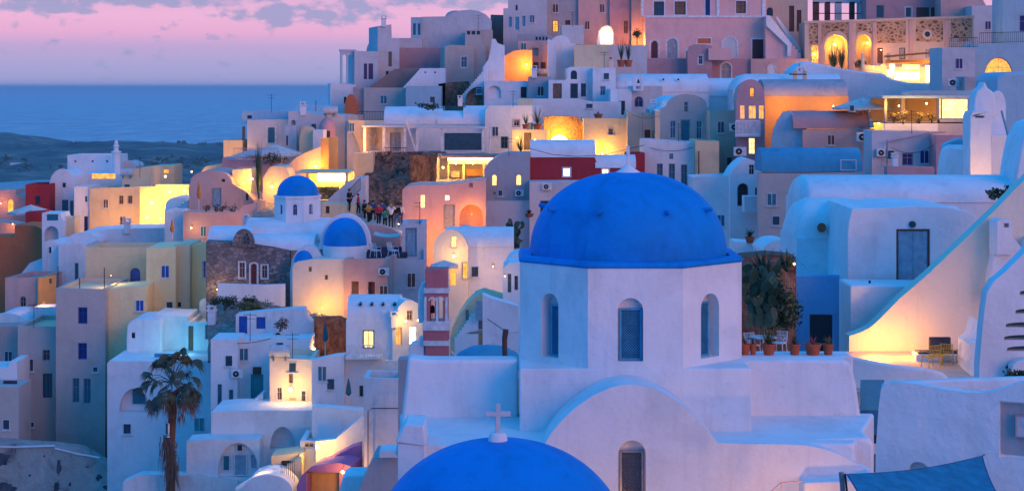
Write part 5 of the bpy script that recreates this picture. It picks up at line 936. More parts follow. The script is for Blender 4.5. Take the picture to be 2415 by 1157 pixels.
for x0,x1 in ((1030,1036),(1056,1059),(1091,1096),(1139,1143)): bx('post',x0,371,x1,426,0,-.15,'cream')
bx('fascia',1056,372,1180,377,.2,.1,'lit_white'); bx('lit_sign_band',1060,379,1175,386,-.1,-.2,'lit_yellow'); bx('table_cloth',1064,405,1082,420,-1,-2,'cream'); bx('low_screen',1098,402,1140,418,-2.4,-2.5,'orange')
for i,(x,y,w) in enumerate(((1045,395,300),(1075,385,500),(1115,385,450))): lamp(x,y,142.6,w,['lamp at the left bay of the cave restaurant','lamp at the middle bay of the cave restaurant','lamp at the right bay of the cave restaurant'][i],(1,.58,.16),.12)
H('lilac_house','broad lilac house with two narrow lit windows, grey shutters and a glowing archway',1060,133,0,[(949,447),(960,440),(985,436),(1050,436),(1110,428),(1146,424)],680,dep=5,mat='rose',rmat='pale_grey',roof='none',
  ops=[W(991,459,1003,491,'lit_yellow','white_paint',bars=''),W(1049,460,1060,473,'lit_white','white_paint',bars=''),D(1046,481,1073,540,'grey_paint','grey_paint'),W(1084,482,1139,560,None,None,a=1,rec=1.2),N(1106,431,1115,442,a=0,rec=.2)])
lamp(1112,505,132.4,110,'hidden lamp inside the orange archway',(1,.42,.08),.05); lamp(995,560,131,160,'low orange lamp at the corner of the lilac house',(1,.38,.08),.05)
H('grey_gable_house','worn grey house front with two lit arched windows and a chopped-off gable',1196,137,0,[(1142,398),(1152,386),(1163,376),(1180,366),(1200,361),(1250,361)],474,dep=4,mat='grey',rmat='white',roof='none',sink=0,ter=False,ops=[W(1160,411,1172,438,'lit_yellow','cream',a=1,bars='+'),W(1217,411,1230,437,'lit_yellow','cream',a=1,bars='+'),N(1163,452,1169,459,a=1,rec=.15),N(1223,450,1229,458,a=1,rec=.15)])
H('lilac_wall','tall lilac wall below the worn grey gable',1200,136,0,[(1142,474),(1252,474)],700,dep=3,mat='pale_grey',roof='none',cat='wall')
H('red_house','dark red house with small lit windows and a blue barrel roof',1330,138,0,[(1250,369),(1402,371),(1408,385),(1440,396),(1482,399)],429,dep=5,mat='red',rmat='white',roof='none',ops=[W(1328,396,1345,416,'lit_white','white_paint',tr='white_paint'),W(1420,398,1436,411,'lit_white','white_paint',tr='white_paint')],sink=.1)
r=[o for o in COL.objects if o.name.startswith('red_house')][0]
m=MB(); y0=137.9; a,b=P(1251,371,y0),P(1404,372,y0); h=(371-331)/F*y0; prof=[(1.7*(1-math.cos(math.pi*i/14)),h*math.sin(math.pi*i/14)**.8) for i in range(15)]
m.v=[Vector((a.x if s==0 else b.x,y0+d,a.z+z)) for s in (0,1) for d,z in prof]; m.f=[(i,i+1,16+i,15+i) for i in range(14)]+[tuple(range(15)),tuple(range(15,30))]; mk('roof',m,'white',r,smooth=40)
m=MB(); a,b=P(1404,396,137.9),P(1500,396,137.9); m.v=[Vector((a.x if s==0 else b.x,y0+d*.8,a.z+z*.75)) for s in (0,1) for d,z in prof]; m.f=[(i,i+1,16+i,15+i) for i in range(14)]+[tuple(range(15)),tuple(range(15,30))]; mk('roof',m,'white',r,smooth=40)
H('red_annex','dark red wall piece left of the blue-white three-window house',1500,141,0,[(1478,361),(1521,361)],470,dep=3,mat='red')
H('white_base_wall','pale lilac wall below the dark red house with a dark-framed door',1330,135,0,[(1249,429),(1500,429)],700,dep=3,mat='pale_grey',roof='none',ops=[D(1274,473,1300,520,'dark','teal')])
t=thing('power_cable','thin dark cable looping in front of the red house roof','cable',P(1350,370,134)); mk('cable',MB().tube([P(1250,350,134),P(1300,364,134),P(1360,369,134),P(1420,366,134),P(1520,342,134)],.02,4),'iron',t)
pads('tall_cactus','tall branching cactus beside the great blue dome',1208,585,118,1.1,2.0,46,'cactus',.36); bush('cactus_base','dark undergrowth at the foot of the tall branching cactus',1205,570,118.5,.9,.5,.5,200,'leaf_dark',.16)
blades('hanging_bowl','dark bowl planter on the lilac wall left of the great dome',1248,512,120,.45,.3,26,'leaf_dark','planter',pot=(.6,.25))
# people under the cliff
H('path_wall','low cream wall curving along the crowded path',905,126,0,[(866,528),(895,530),(925,540),(945,552)],640,dep=1,mat='rose',roof='none',cat='wall')
t=thing('cliff_path','sandy path where people gather under the cliff','path',P(905,535,131)); m=MB(); m.add([P(820,545,126),P(960,560,126),P(960,508,137),P(830,498,137)],[(0,1,2,3)]); mk('paving',m,'sand',t)
ppl=[(922,540,'person in a long pale coat and yellow hat raising both arms to take a picture','cloth_white','cloth_black','cloth_yellow','up',10,1.82),(908,541,'person in a green jacket standing with their back turned','cloth_green','cloth_black','hair_dark','bent',190,1.5),
 (893,533,'person in a bright red jacket beside the green jacket','cloth_red','cloth_black','hair_dark','down',20,1.7),(870,528,'person in a mustard yellow jacket at the left of the crowd','cloth_yellow','cloth_black','hair_dark','bent',30,1.55),
 (936,538,'person in a black jacket right of the pale coat','cloth_black','cloth_blue','hair_dark','down',-20,1.8),(880,524,'person in dark blue standing behind the mustard jacket','cloth_blue','cloth_black','hair_dark','down',150,1.65),
 (860,522,'person in black half hidden at the cliff foot','cloth_black','cloth_black','hair_dark','down',60,1.6),(901,524,'person in a pale blue-grey shirt behind the green jacket','cloth_blue','cloth_black','hair_dark','down',170,1.6),
 (945,532,'person in a white top at the right edge of the crowd','cloth_white','cloth_blue','hair_dark','down',200,1.65),(824,500,'person in black leaning on the stair top, apart from the crowd','cloth_black','cloth_black','hair_dark','bent',60,1.7),(845,505,'person in a red top on the steps left of the crowd','cloth_red','cloth_black','hair_dark','down',100,1.5)]
for x,y,l,tp,lg,hr,ar,yw,h in ppl: person(l,x,y,126+(548-y)*.29 if y>515 else 131,h,yw,tp,lg,hr,ar)
lamp(940,528,128.5,40,'small lamp near the feet of the crowd under the cliff',(1,.6,.3),.05)
# ================================================================== blue-domed church, middle distance
def small_church():
    t=thing('small_domed_church','white church with a small blue dome, blue apses and a dark stone west front','church',P(680,700,121))
    Y=124; c=P(702,540,Y+2.2); R=52/F*(Y+2.2)/math.cos(math.pi/8); zt=P(702,466,Y).z; zb=P(702,560,Y).z; m=MB(); cr=[(c.x+R*math.cos(math.pi/4*i-math.pi+math.pi/8),Y+2.2+R*math.sin(math.pi/4*i-math.pi+math.pi/8)) for i in range(8)]
    for i in range(8):
        p,q=Vector((*cr[i],0)),Vector((*cr[(i+1)%8],0)); fc=Fc(p0=p,u=(q-p).normalized()); L=(q-p).length; ops=[]
        if i==0: ops=[W(660,482,666,505,'navy','mid_blue',a=1,rec=.15)]
        if i==1: ops=[W(690,481,701,508,'navy','white_paint',a=1,rec=.15)]
        if i==2: ops=[W(729,480,738,506,'navy','white_paint',a=1,rec=.15,bars='#')]
        dn=face_with(m,fc,[(0,zb),(0,zt),(L,zt),(L,zb)],ops); fit(t,fc,dn)
    mk('drum',m,'white',t,smooth=20); mk('cornice',MB().add([Vector((c.x+(x-c.x)*k,Y+2.2+(y-Y-2.2)*k,z)) for k,z in ((1.04,zt-.1),(1.04,zt+.05),(.9,zt+.06)) for x,y in cr],[(8*i+j,8*i+(j+1)%8,8*i+8+(j+1)%8,8*i+8+j) for i in range(2) for j in range(8)]),'white',t,smooth=20)
    rx=49/F*(Y+2.2); hh=(465-419)/F*(Y+1.5); mk('dome',MB().lathe((c.x,Y+2.2,zt+.05),[(rx*math.cos(math.pi/2*i/20)**.92,hh*math.sin(math.pi/2*i/20)) for i in range(20)]+[(.0005,hh)],56),'dome_blue',t,smooth=60)
    mk('finial',MB().lathe((c.x,Y+2.2,zt+hh),[(.16,0),(.1,.15),(.001,.25)],14),'white',t)
    # nave vaults
    fc=Fc(600,123,14)
    m=MB(); a,b=P(490,575,122),P(700,585,122)
    def barrel(nm,x0,x1,yb0,yt0,Y0,w,mt='white'):
        m=MB(); n=14; a,b=P(x0,yb0,Y0),P(x1,yb0,Y0); h=(yb0-yt0)/F*Y0; prof=[(w/2*(1-math.cos(math.pi*i/n)),h*math.sin(math.pi*i/n)**.85) for i in range(n+1)]
        m.v=[Vector((x,Y0+d,a.z+z)) for x in (a.x,b.x) for d,z in prof]; m.f=[(i,i+1,n+2+i,n+1+i) for i in range(n)]+[tuple(range(n+1)),tuple(range(n+1,2*n+2))]; mk(nm,m,mt,t,smooth=40)
    barrel('nave_roof',488,590,578,538,121.5,4.5); barrel('nave_roof',575,800,566,520,123.5,5.5); barrel('aisle_roof',590,740,590,556,120.4,3.6)
    # dark stone facade, facing left-front
    H('','',600,120,6,[(486,570),(560,573),(600,576),(645,582),(684,590)],760,dep=3.2,mat='stone',root=t,roof='none',ops=[W(564,618,578,655,'brown','white_paint',tr='white_paint'),D(590,620,607,672,'maroon','white_paint',a=.12,tr='white_paint'),W(617,625,631,656,'brown','white_paint',tr='white_paint')],sink=1)
    f2=Fc(575,119.8,6); L=[f2.hit(*p) for p in [(546,580)]+A(548,600,576,541)+[(602,583)]]; mk('bell_gable',MB().prism(f2,L,.03,-.8),'stone',t,smooth=40)
    L=[f2.hit(*p) for p in [(544,580)]+A(545,603,576,537)+[(604,583)]]; L2=[f2.hit(*p) for p in A(549,599,577,542)]; 
    for (x,y) in ((582,553),(577,561),(585,562),(578,570),(586,571)): a,b=f2.hit(x-2,y+4),f2.hit(x+2,y-2); mk('slot',MB().box(f2,a[0],b[0],a[1],b[1],.02,.05),'dark',t)
    # right wing: white walls, big apse and small apse
    H('','',700,119.5,0,[(684,640),(688,612),(700,592),(716,581),(735,579),(748,588),(758,603)],780,dep=3,root=t,roof='none')
    H('','',800,120.5,0,[(757,566),(757,577),(865,574)],640,dep=3,root=t,roof='none')
    f5=Fc(814,119.8,0); L=[f5.hit(*p) for p in [(748,590)]+A(752,872,575,506,16)+[(878,590)]]; mk('apse_wall',MB().prism(f5,L,-.5,-1.4),'white',t,smooth=40)
    def apse(nm,cx,py,Y0,rpx,hpx): 
        c=P(cx,py,Y0); r=rpx/F*Y0; h=hpx/F*Y0; mk(nm,MB().lathe(c,[(r*math.cos(math.pi/2*i/16)**.95,h*math.sin(math.pi/2*i/16)) for i in range(16)]+[(.0005,h)],40),'dome_blue',t,smooth=60)
    apse('apse_dome',814,577,120.2,51,64); apse('small_apse_dome',716,617,118.6,22,27)
    mk('small_apse',MB().lathe(P(716,617,118.6),[(23/F*118.6,0),(23/F*118.6,-4.5)],32),'white',t,smooth=60)
    mk('apse',MB().lathe(P(814,577,120.2),[(52/F*120,0),(53/F*120,-3)],40),'white',t,smooth=60)
small_church()
H('chapel_wall','peach wall with two tiny square windows glowing yellow at its foot, below the small blue apse',750,117.6,0,[(690,628),(700,617),(741,611),(812,611)],780,dep=3,mat='lamplit_white',roof='none',ops=[N(728,629,735,640,a=0),N(766,648,773,659,a=0)])
lamp(760,726,116.4,130,'hidden floodlight at the foot of the peach chapel wall',(1,.55,.08),.05); lamp(690,520,122,25,'small lamp behind the small dome drum',(1,.6,.2),.04) if False else None
H('rose_house','long rose house with two deep window openings right of the glowing chapel wall',870,117,-8,[(812,611),(914,609)],800,dep=4,mat='rose',ops=[W(829,663,846,698,'wood',None,rec=.3),W(868,664,884,698,'brown',None,rec=.3)])
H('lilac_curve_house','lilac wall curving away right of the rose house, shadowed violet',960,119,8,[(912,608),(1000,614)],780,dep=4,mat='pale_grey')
lamp(822,712,115.8,60,'orange floodlight at the corner of the long rose house',(1,.5,.1),.04)
H('low_parapet','low white garden parapet with an amber-lit left end in front of the stone church front',590,117.5,3,[(513,669),(620,672),(672,670)],712,dep=.5,roof='none',cat='wall',sink=.3,ter=False)
lamp(512,682,116.4,60,'amber lamp at the left end of the low garden parapet',(1,.6,.1),.04)
for i,(x,l) in enumerate(((886,'left'),(928,'right'))): chair('pale reclining chair on the rose house roof, %s of two'%l,x,606,118.5,150-i*90,'white_paint',1.05,group='pale chairs on the rose roof')
t=thing('roof_sofa','dark outdoor sofa behind the two pale reclining chairs','sofa',P(905,603,120)); mk('seat',MB().wbox(P(905,600,120.2),3.2,.6,.4),'cushion',t,bevel=.05); mk('backrest',MB().wbox(P(905,592,120.6),3.2,.2,.6),'cushion',t,bevel=.05)
t=thing('shade_canopy','sagging pale shade canopy above the roof sofa','shade sail',P(905,560,122)); m=MB(); cs=[P(880,553,122),P(946,556,121.5),P(942,548,125),P(885,545,125)]; n=8
for i in range(n+1):
    for j in range(n+1): u,v=i/n,j/n; b=cs[0].lerp(cs[1],u).lerp(cs[3].lerp(cs[2],u),v); b.z-=.14*4*u*(1-u); m.v.append(b)
m.f=[(i*(n+1)+j,(i+1)*(n+1)+j,(i+1)*(n+1)+j+1,i*(n+1)+j+1) for i in range(n) for j in range(n)]; mk('cloth',m,'canvas',t,smooth=80)
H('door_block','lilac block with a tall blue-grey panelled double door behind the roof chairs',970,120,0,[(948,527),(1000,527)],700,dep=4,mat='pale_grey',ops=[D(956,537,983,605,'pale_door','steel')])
HV('lamp_house','white vaulted house with a bright lamp above its amber doorway',1068,112,-30,1025,1105,580,541,760,dep=7,sx=None,ops=[W(1063,557,1078,584,'lit_yellow','grey_paint',bars='#'),D(1060,620,1076,672,'lit_orange',None),W(1090,619,1103,657,'lit_orange','grey_paint',tr='pale_grey')]) if False else None
# ================================================================== between the two churches
H('lamp_house','white vaulted house with a bright lamp above its amber doorway, left of the great dome',1045,110,-6,[(1022,582),(1026,566),(1034,554),(1048,545),(1062,541),(1075,543),(1088,552),(1098,566),(1104,582)],860,dep=.6,roof='none',mat='lamplit_white',ops=[W(1063,557,1077,584,'lit_yellow','grey_paint',bars='#'),D(1061,622,1076,674,'lit_orange','cream'),W(1090,619,1103,657,'lit_orange','grey_paint',tr='pale_grey')])
r=COL.objects[-1]; root=[o for o in COL.objects if o.name.startswith('lamp_house')][0]
m=MB(); y0=110.3; n=14; a,b=P(1050,582,y0),P(1212,582,y0); h=(582-540)/F*y0; prof=[(1.9*(1-math.cos(math.pi*i/n)),h*math.sin(math.pi*i/n)**.85) for i in range(n+1)]
m.v=[Vector((x,y0+d,a.z+z)) for x in (a.x,b.x) for d,z in prof]; m.f=[(i,i+1,n+2+i,n+1+i) for i in range(n)]+[tuple(range(n+1)),tuple(range(n+1,2*n+2))]; mk('roof',m,'white',root,smooth=40)
H('','',1150,110.35,0,[(1100,580),(1212,582)],860,dep=3.6,root=root,roof='none',ops=[N(1158,619,1168,632,a=1,rec=.12)])
lamp(1070,604,108.9,150,'bright lamp above the amber doorway of the vaulted house',(1,.62,.22),.13); lamp(1163,628,109.9,7,'tiny orange light in the wall right of the amber doorway',(1,.35,.05),.04)
H('white_house','small white house with a dark window, touching the great drum on its left',1205,96,0,[(1186,640),(1188,630),(1200,620),(1250,618)],760,dep=3,roof='none',ops=[W(1197,645,1206,690,'shade_glass','grey_paint'),W(1213,650,1222,684,'dark','grey_paint')])
HV('vault_house','pale domelike vault touching the left edge of the great drum',1225,100,0,1190,1262,640,597,700,dep=4)
lamp(1191,651,95,14,'little lamp by the dark window at the drum\'s left edge',(1,.7,.35),.05)
def belfry():
    t=thing('bell_tower','pink and white banded bell tower with two slender openings','bell tower',P(1030,845,76)); fc=Fc(1030,76,0); m=MB()
    def bx(nm,x0,y0,x1,y1,d0,d1,mt,par=t,**k): a,b=fc.hit(x0,y0),fc.hit(x1,y1); return mk(nm,MB().box(fc,a[0],b[0],b[1],a[1],d0,d1),mt,par,**k)
    bx('top_block',1003,634,1056,680,0,-1.0,'rose_red',bevel=.03); bx('white_band',1000,679,1059,691,.06,-1.06,'white_paint',bevel=.02)
    L=[fc.hit(*p) for p in ((1003,765),(1003,691),(1056,691),(1056,765))]; h=[loop_of(fc,N(1014,703,1025,758))[0],loop_of(fc,N(1033,702,1044,758))[0]]
    mk('belfry_stage',MB().prism(fc,L,0,-1.0,h),'rose_red',t)
    for x in (1028,1000,1050): bx('colonnette',x-0,700,x+6,762,.02,-.15,'white_paint')
    for s in h:
        us=[a for a,b in s]; c=(min(us)+max(us))/2; rr=(max(us)-min(us))/2; tp=max(b for a,b in s); ring=[(c+(rr+.07)*math.cos(math.pi*i/12),tp-rr+(rr+.07)*math.sin(math.pi*i/12)) for i in range(13)]+[(c+rr*math.cos(math.pi*i/12),tp-rr+rr*math.sin(math.pi*i/12)) for i in range(12,-1,-1)]; mk('arch_trim',MB().prism(fc,ring,-.02,.04),'white_paint',t)
    mk('bell',MB().lathe(fc.pt(*fc.hit(1019,735),-.5),[(.16,-.1),(.12,.05),(.06,.2),(.001,.24)],14),'iron',t)
    bx('white_band',997,757,1060,779,.08,-1.08,'white_paint',bevel=.02); bx('pink_band',998,779,1058,803,.02,-1.02,'rose_red'); bx('white_band',998,803,1060,815,.08,-1.08,'white_paint',bevel=.02); bx('base',1003,815,1057,860,0,-1.0,'rose_red')
    L=[fc.hit(*p) for p in ((962,860),(964,820),(970,810),(984,808),(988,798),(1000,796),(1002,860))]; mk('shoulder',MB().prism(fc,L,-.1,-.9),'white',t,bevel=.04)
    L=[fc.hit(*p) for p in ((985,690),(992,672),(1003,665),(1003,760),(992,764),(985,760))]; mk('side_pier',MB().prism(fc,L,-.3,-.9),'white',t,bevel=.03)
belfry()
H('stair_vault','white curved vault rim over a terrace full of shutters, right of the bell tower',1120,98,0,[(1062,800),(1066,775),(1080,748),(1100,720),(1120,700),(1140,692),(1220,715)],860,dep=3,mat='cream',roof='none',ops=[D(1098,730,1106,756,'grey_paint',None),D(1120,742,1140,775,'grey_paint','steel'),D(1081,790,1088,818,'dark',None,a=1),W(1094,785,1138,812,'cream',None),D(1142,788,1158,812,'dark','white_paint'),D(1160,788,1170,812,'lit_orange','white_paint')])
t=thing('blue_awning','small white-blue shutter pair leaning open on the terrace','shutter',P(1135,750,97)); fc=Fc(1135,97,0); a,b=fc.hit(1122,709),fc.hit(1150,755); mk('panel',MB().box(fc,a[0],b[0],b[1],a[1],0,-.06),'pale_door',t); 
H('garden_wall','lilac garden wall with a slanted dark coping right of the shutters',1185,92,0,[(1138,694),(1160,704),(1222,722)],860,dep=1.2,mat='white',roof='none',cat='wall')
t=thing('shade_canopy','narrow white shade canopy stretched over the shuttered terrace','shade sail',P(1130,780,94)); m=MB(); m.add([P(1100,783,94),P(1162,772,94),P(1166,783,95.5),P(1108,785,95.5)],[(0,1,2,3)]); so=mk('cloth',m,'canvas',t); so.modifiers.new('thickness','SOLIDIFY').thickness=.05
t=thing('blue_roof','gently domed grey-blue roof between the bell tower and the great drum','roof',P(1150,845,80)); c=P(1150,850,79); mk('shell',MB().lathe(c,[(1.65,-.3),(1.6,0),(1.3,.35),(.8,.6),(.001,.72)],40),'vault_blue',t,smooth=60); t.scale=(1,1,1)
t=thing('old_post','rough dark wooden post with slanting stays before the grey-blue roof','post',P(1191,846,74)); mk('post',MB().tube([P(1191,860,74),P(1190,800,74),P(1193,776,74)],.10,8,.12),'brown',t); mk('stay',MB().tube([P(1192,780,74),P(1150,752,78)],.02,5),'iron',t)
rail('railing','white-painted metal railing beside the grey-blue roof',P(1160,830,85),P(1222,826,85),.9,14,'white_paint')
t=thing('pennant','thin white rod leaning at the foot of the bell tower','rod',P(1075,845,74)); mk('rod',MB().tube([P(1064,828,74),P(1083,848,74)],.03,6),'white_paint',t)
umbrella('small square pale parasol glowing at the amber doorway',1048,660,107,.9,1.2,'canvas')
umbrella('pale round parasol top in front of the orange archway',1098,560,122,1.1,.9,'canvas')
# four-vent vault house
t=H('vent_vault_house','white house under a bright blue-lit barrel roof with four dark vent holes',880,104,0,[(816,755),(930,758)],960,dep=.8,roof='none',ops=[D(855,778,883,822,'lit_yellow','maroon',bars='|'),W(869,871,886,888,'teal',None),N(841,718,842,719,a=0) and W(822,905,830,925,'navy','grey_paint')])
m=MB(); y0=104.05; n=14; a,b=P(818,757,y0),P(942,757,y0); h=(757-702)/F*y0; prof=[(1.75*(1-math.cos(math.pi*i/n)),h*math.sin(math.pi*i/n)**.85) for i in range(n+1)]
m.v=[Vector((x,y0+d,a.z+z)) for x in (a.x,b.x) for d,z in prof]; m.f=[(i,i+1,n+2+i,n+1+i) for i in range(n)]+[tuple(range(n+1)),tuple(range(n+1,2*n+2))]; mk('roof',m,'white',t,smooth=40)
for x in (851,878,904,931): p=P(x,714,104.55); mk('vent',MB().tube([p,p+Vector((0,-.35,-.05))],.09,10),'dark',t)
H('','',958,104,24,[(926,800),(926,770),(931,745),(941,722),(956,708),(972,707),(986,716),(994,735),(997,760)],960,dep=3.2,root=t,roof='none',ops=[W(960,731,975,756,'brown','white_paint',rec=.2),W(934,771,948,814,'lit_orange','grey_paint'),D(965,769,982,812,'lit_white','white_paint',bars='|')])
lamp(957,757,102.2,90,'left of the twin wall lamps on the four-vent vault house',(1,.66,.3),.08); lamp(986,755,102.2,90,'right of the twin wall lamps on the four-vent vault house',(1,.66,.3),.08)
fcb=Fc(860,102.6,0); tb=thing('balcony','small white balcony with a lattice railing under the lit maroon-framed window','balcony',P(860,845,102.6)); a,b=fcb.hit(816,840),fcb.hit(898,846); mk('slab',MB().box(fcb,a[0],b[0],b[1],a[1],-1.2,.1),'white_paint',tb)
m=MB(); a,b=fcb.hit(817,812),fcb.hit(897,840); m.box(fcb,a[0],b[0],a[1]-.05,a[1],0,.06)
for i in range(14): u=a[0]+(b[0]-a[0])*i/13; m.box(fcb,u-.02,u+.02,b[1],a[1],0,.05)
for i in range(13): u=a[0]+(b[0]-a[0])*i/13; s=(b[0]-a[0])/13; m.tube([fcb.pt(u,b[1],.03),fcb.pt(u+s,a[1],.03)],.015,4); m.tube([fcb.pt(u+s,b[1],.03),fcb.pt(u,a[1],.03)],.015,4)
mk('balustrade',m,'white_paint',tb)
# ================================================================== lower left quarter
# sea-side group at the far left
H('cube_house','square white house with three drain holes on a terraced roof by the sea',225,172,0,[(159,366),(275,366)],460,dep=5,ops=[N(175,378,180,383,a=0),N(216,378,221,383,a=0),N(250,378,255,383,a=0)])
t=thing('chimney','slim white chimney topped by stacked pots against the dark headland','chimney',P(275,400,170)); mk('shaft',MB().tube([P(275,420,170),P(274,360,170)],.42,10,.36),'white',t); mk('cap',MB().lathe(P(274,360,170),[(.5,0),(.5,.12),(.25,.2),(.22,.55),(.34,.6),(.2,.75),(.16,1.1),(.001,1.25)],14),'white',t)
HV('low_vault','tiny white dome-like vault behind the stacked-pot chimney',300,175,0,280,320,392,378,420,dep=4,mat='far_white')
H('white_house','wide lilac house block with a glowing red-orange roof recess',230,168,0,[(170,418),(200,408),(330,415)],560,dep=4,mat='white',roof='none',ops=[W(217,408+1,272,421,'lit_orange',None,rec=.3)])
HV('gable_house','blue-lilac vaulted gable house with a teal door, left in the sea-side group',146,166,0,116,176,440,398,560,dep=6,ops=[W(147,431,155,442,'dark',None),D(146,471,161,514,'teal',None),W(165,473,173,508,'teal',None)])
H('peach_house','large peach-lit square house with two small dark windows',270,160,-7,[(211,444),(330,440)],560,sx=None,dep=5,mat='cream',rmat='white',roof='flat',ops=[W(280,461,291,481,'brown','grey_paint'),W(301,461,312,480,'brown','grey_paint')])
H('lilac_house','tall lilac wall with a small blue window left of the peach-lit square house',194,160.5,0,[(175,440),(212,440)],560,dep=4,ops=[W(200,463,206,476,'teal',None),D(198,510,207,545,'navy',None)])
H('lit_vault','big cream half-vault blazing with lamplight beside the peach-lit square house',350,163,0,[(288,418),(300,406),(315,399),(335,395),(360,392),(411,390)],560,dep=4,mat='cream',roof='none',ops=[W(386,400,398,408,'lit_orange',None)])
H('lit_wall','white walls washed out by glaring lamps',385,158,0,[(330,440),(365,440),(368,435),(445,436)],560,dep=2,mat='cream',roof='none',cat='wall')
for i,(x,y,w) in enumerate(((358,478,620),(400,452,560),(435,450,380),(348,512,350),(378,515,350),(390,416,200))): lamp(x,y,155.6,w,['strongest glaring lamp beside the peach-lit square house','glaring lamp above the white terrace wall','rightmost glaring lamp of the bright terrace','low lamp at the left foot of the bright walls','low lamp at the right foot of the bright walls','small lamp high on the cream half-vault'][i],(1,.62,.2),.13)
H('white_shoulder','blue-lilac rounded wall at the right of the glaring terrace',420,150,0,[(388,500),(391,478),(400,468),(415,464),(448,464)],640,dep=3,roof='none',bev=.2,cat='wall')
H('long_low_wall','long low lilac wall below the peach-lit square house',300,146,0,[(200,545),(262,540),(395,537)],680,dep=5,roof='none',cat='wall')
H('red_house','dark red cube house with one dark window at the far left',88,164,0,[(60,435),(117,434)],600,dep=4,mat='red',ops=[W(83,462,95,482,'dark',None)])
H('orange_niche_house','small rose house glowing orange in its arched doorway at the left edge',25,168,0,[(-30,450),(37,447),(38,458),(48,462),(60,468)],600,dep=4,mat='rose',roof='none',ops=[D(18,470,31,505,'lit_orange',None,a=1)])
lamp(30,528,163,90,'low orange lamp under the rose house at the left edge',(1,.4,.08),.06); lamp(2,480,166,80,'orange lamp at the extreme left edge',(1,.4,.08),.05)
umbrella('white parasol beside the dark red cube house',72,530,158,2.0,1.8,'canvas')
H('rose_terrace','low rose terrace wall with small pots at the left edge',30,160,0,[(-30,520),(60,532)],620,dep=3,mat='rose',roof='none',cat='wall')
H('red_terrace','large terracotta-red terrace building at the left edge',50,150,-6,[(-40,560),(34,558),(35,530),(82,532),(99,540)],720,dep=4,mat='terracotta',roof='none')
H('dark_red_block','deep red shadowed block behind the white arched house',90,155,0,[(60,500),(100,500)],600,dep=3,mat='red',roof='none')
HV('white_arch_house','white house with a blue arched recess and a teal panel above',122,147,0,100,147,520,502,640,dep=3) if False else H('white_arch_house','white house with a blue arched recess and a teal panel above it',122,147,0,[(99,503),(142,503),(146,515),(150,520)],680,dep=3,roof='none',ops=[W(110,503+2,137,520,'teal',None,rec=.08),N(105,533,138,585,a=1,rec=1)])
H('peach_flank','small peach side wall right of the blue arched recess',160,148,0,[(143,506),(160,515),(176,512)],640,dep=2,mat='cream',roof='none',cat='wall')
HV('low_vault','low white vault beside the yellow house, with a slim peach window',190,143,0,155,232,572,548,700,dep=4)
HV('low_vault','low white gable vault with one little dark window, left of the yellow house',120,140,0,100,142,582,566,720,dep=5,ops=[W(115,582,121,597,'dark',None)])
H('white_house','blue-white flat house with a blue door behind the yellow house',175,139,0,[(138,576),(204,576)],720,dep=4,ops=[D(176,620,185,668,'teal',None)])
H('white_slope','white stepped slope running down to the rose cube',80,142,0,[(50,645),(70,620),(100,608),(130,608)],720,dep=3,roof='none',cat='wall')
# lilac house middle-left with blue door and terrace
H('terrace_vault_house','white vaulted terrace house with a grey-blue double door and pots',520,140,0,[(446,470),(448,440)]+A(448,548,430,402)[1:-1]+[(548,432),(560,440),(582,452),(600,475)],620,dep=6,mat='rose',rmat='white',roof='none',ops=[D(499,443,522,490,'pale_door','grey_paint'),W(523,422,531,429,'maroon',None),W(580,455,586,472,'dark',None)])
t=H('terrace_parapet','peach terrace parapet stepping up to the right below the grey-blue double door',530,134,-10,[(432,498),(470,500),(558,500),(572,485),(607,476)],640,dep=2,mat='rose',roof='none',cat='wall')
H('white_house','lilac block with a small door lamp left of the peach terrace parapet',430,136,0,[(388,497),(432,497)],660,dep=3,ops=[D(445,530,456,560,'grey_paint',None)])
lamp(451,537,133.5,45,'small round door lamp below the folded orange parasol',(1,.6,.25),.08)
umbrella('folded orange parasol on the vaulted terrace',469,500,136,.5,2.4,'orange_cloth',closed=True,group='folded orange parasols'); umbrella('folded orange parasol by the lower lilac door',406,568,134,.5,1.6,'orange_cloth',closed=True,group='folded orange parasols')
for i,(x,s,l) in enumerate(((487,.35,'leftmost'),(510,.4,'second'),(524,.45,'third'),(545,.5,'rightmost'))): bush('potted_shrub','potted dark shrub on the vaulted terrace, %s of four'%l,x,492,134.6,s,.3,s,140,'leaf_dark',.1,'plant','potted shrubs on the vaulted terrace')
H('tiny_chimney','slim white chimney with a dark slot on the peach parapet',578,131,0,[(572,510),(575,506),(583,506),(587,512)],540,dep=.6,roof='none',cat='chimney',ops=[N(577,509,581,514,a=0,rec=.15)],sink=0,ter=False)
lamp(290,550,156,560,'hidden lamp warming the peach-lit square house from below',(1,.55,.3),.04)  # unseen lamps added close to these walls for their peach warmth
lamp(540,600,131.5,200,'hidden lamp below the peach terrace parapet',(1,.5,.25),.04)
lamp(1150,700,107,130,'hidden lamp warming the wall right of the amber doorway',(1,.55,.28),.04)
H('alley_wall','amber wall and parapet leading up from the glaring terrace',480,150,0,[(455,440),(470,410),(485,392),(530,385)],520,dep=1.5,mat='cream',roof='none',cat='wall')
lamp(452,405,149,140,'lamp at the sea-side end of the amber parapet',(1,.6,.15),.08)
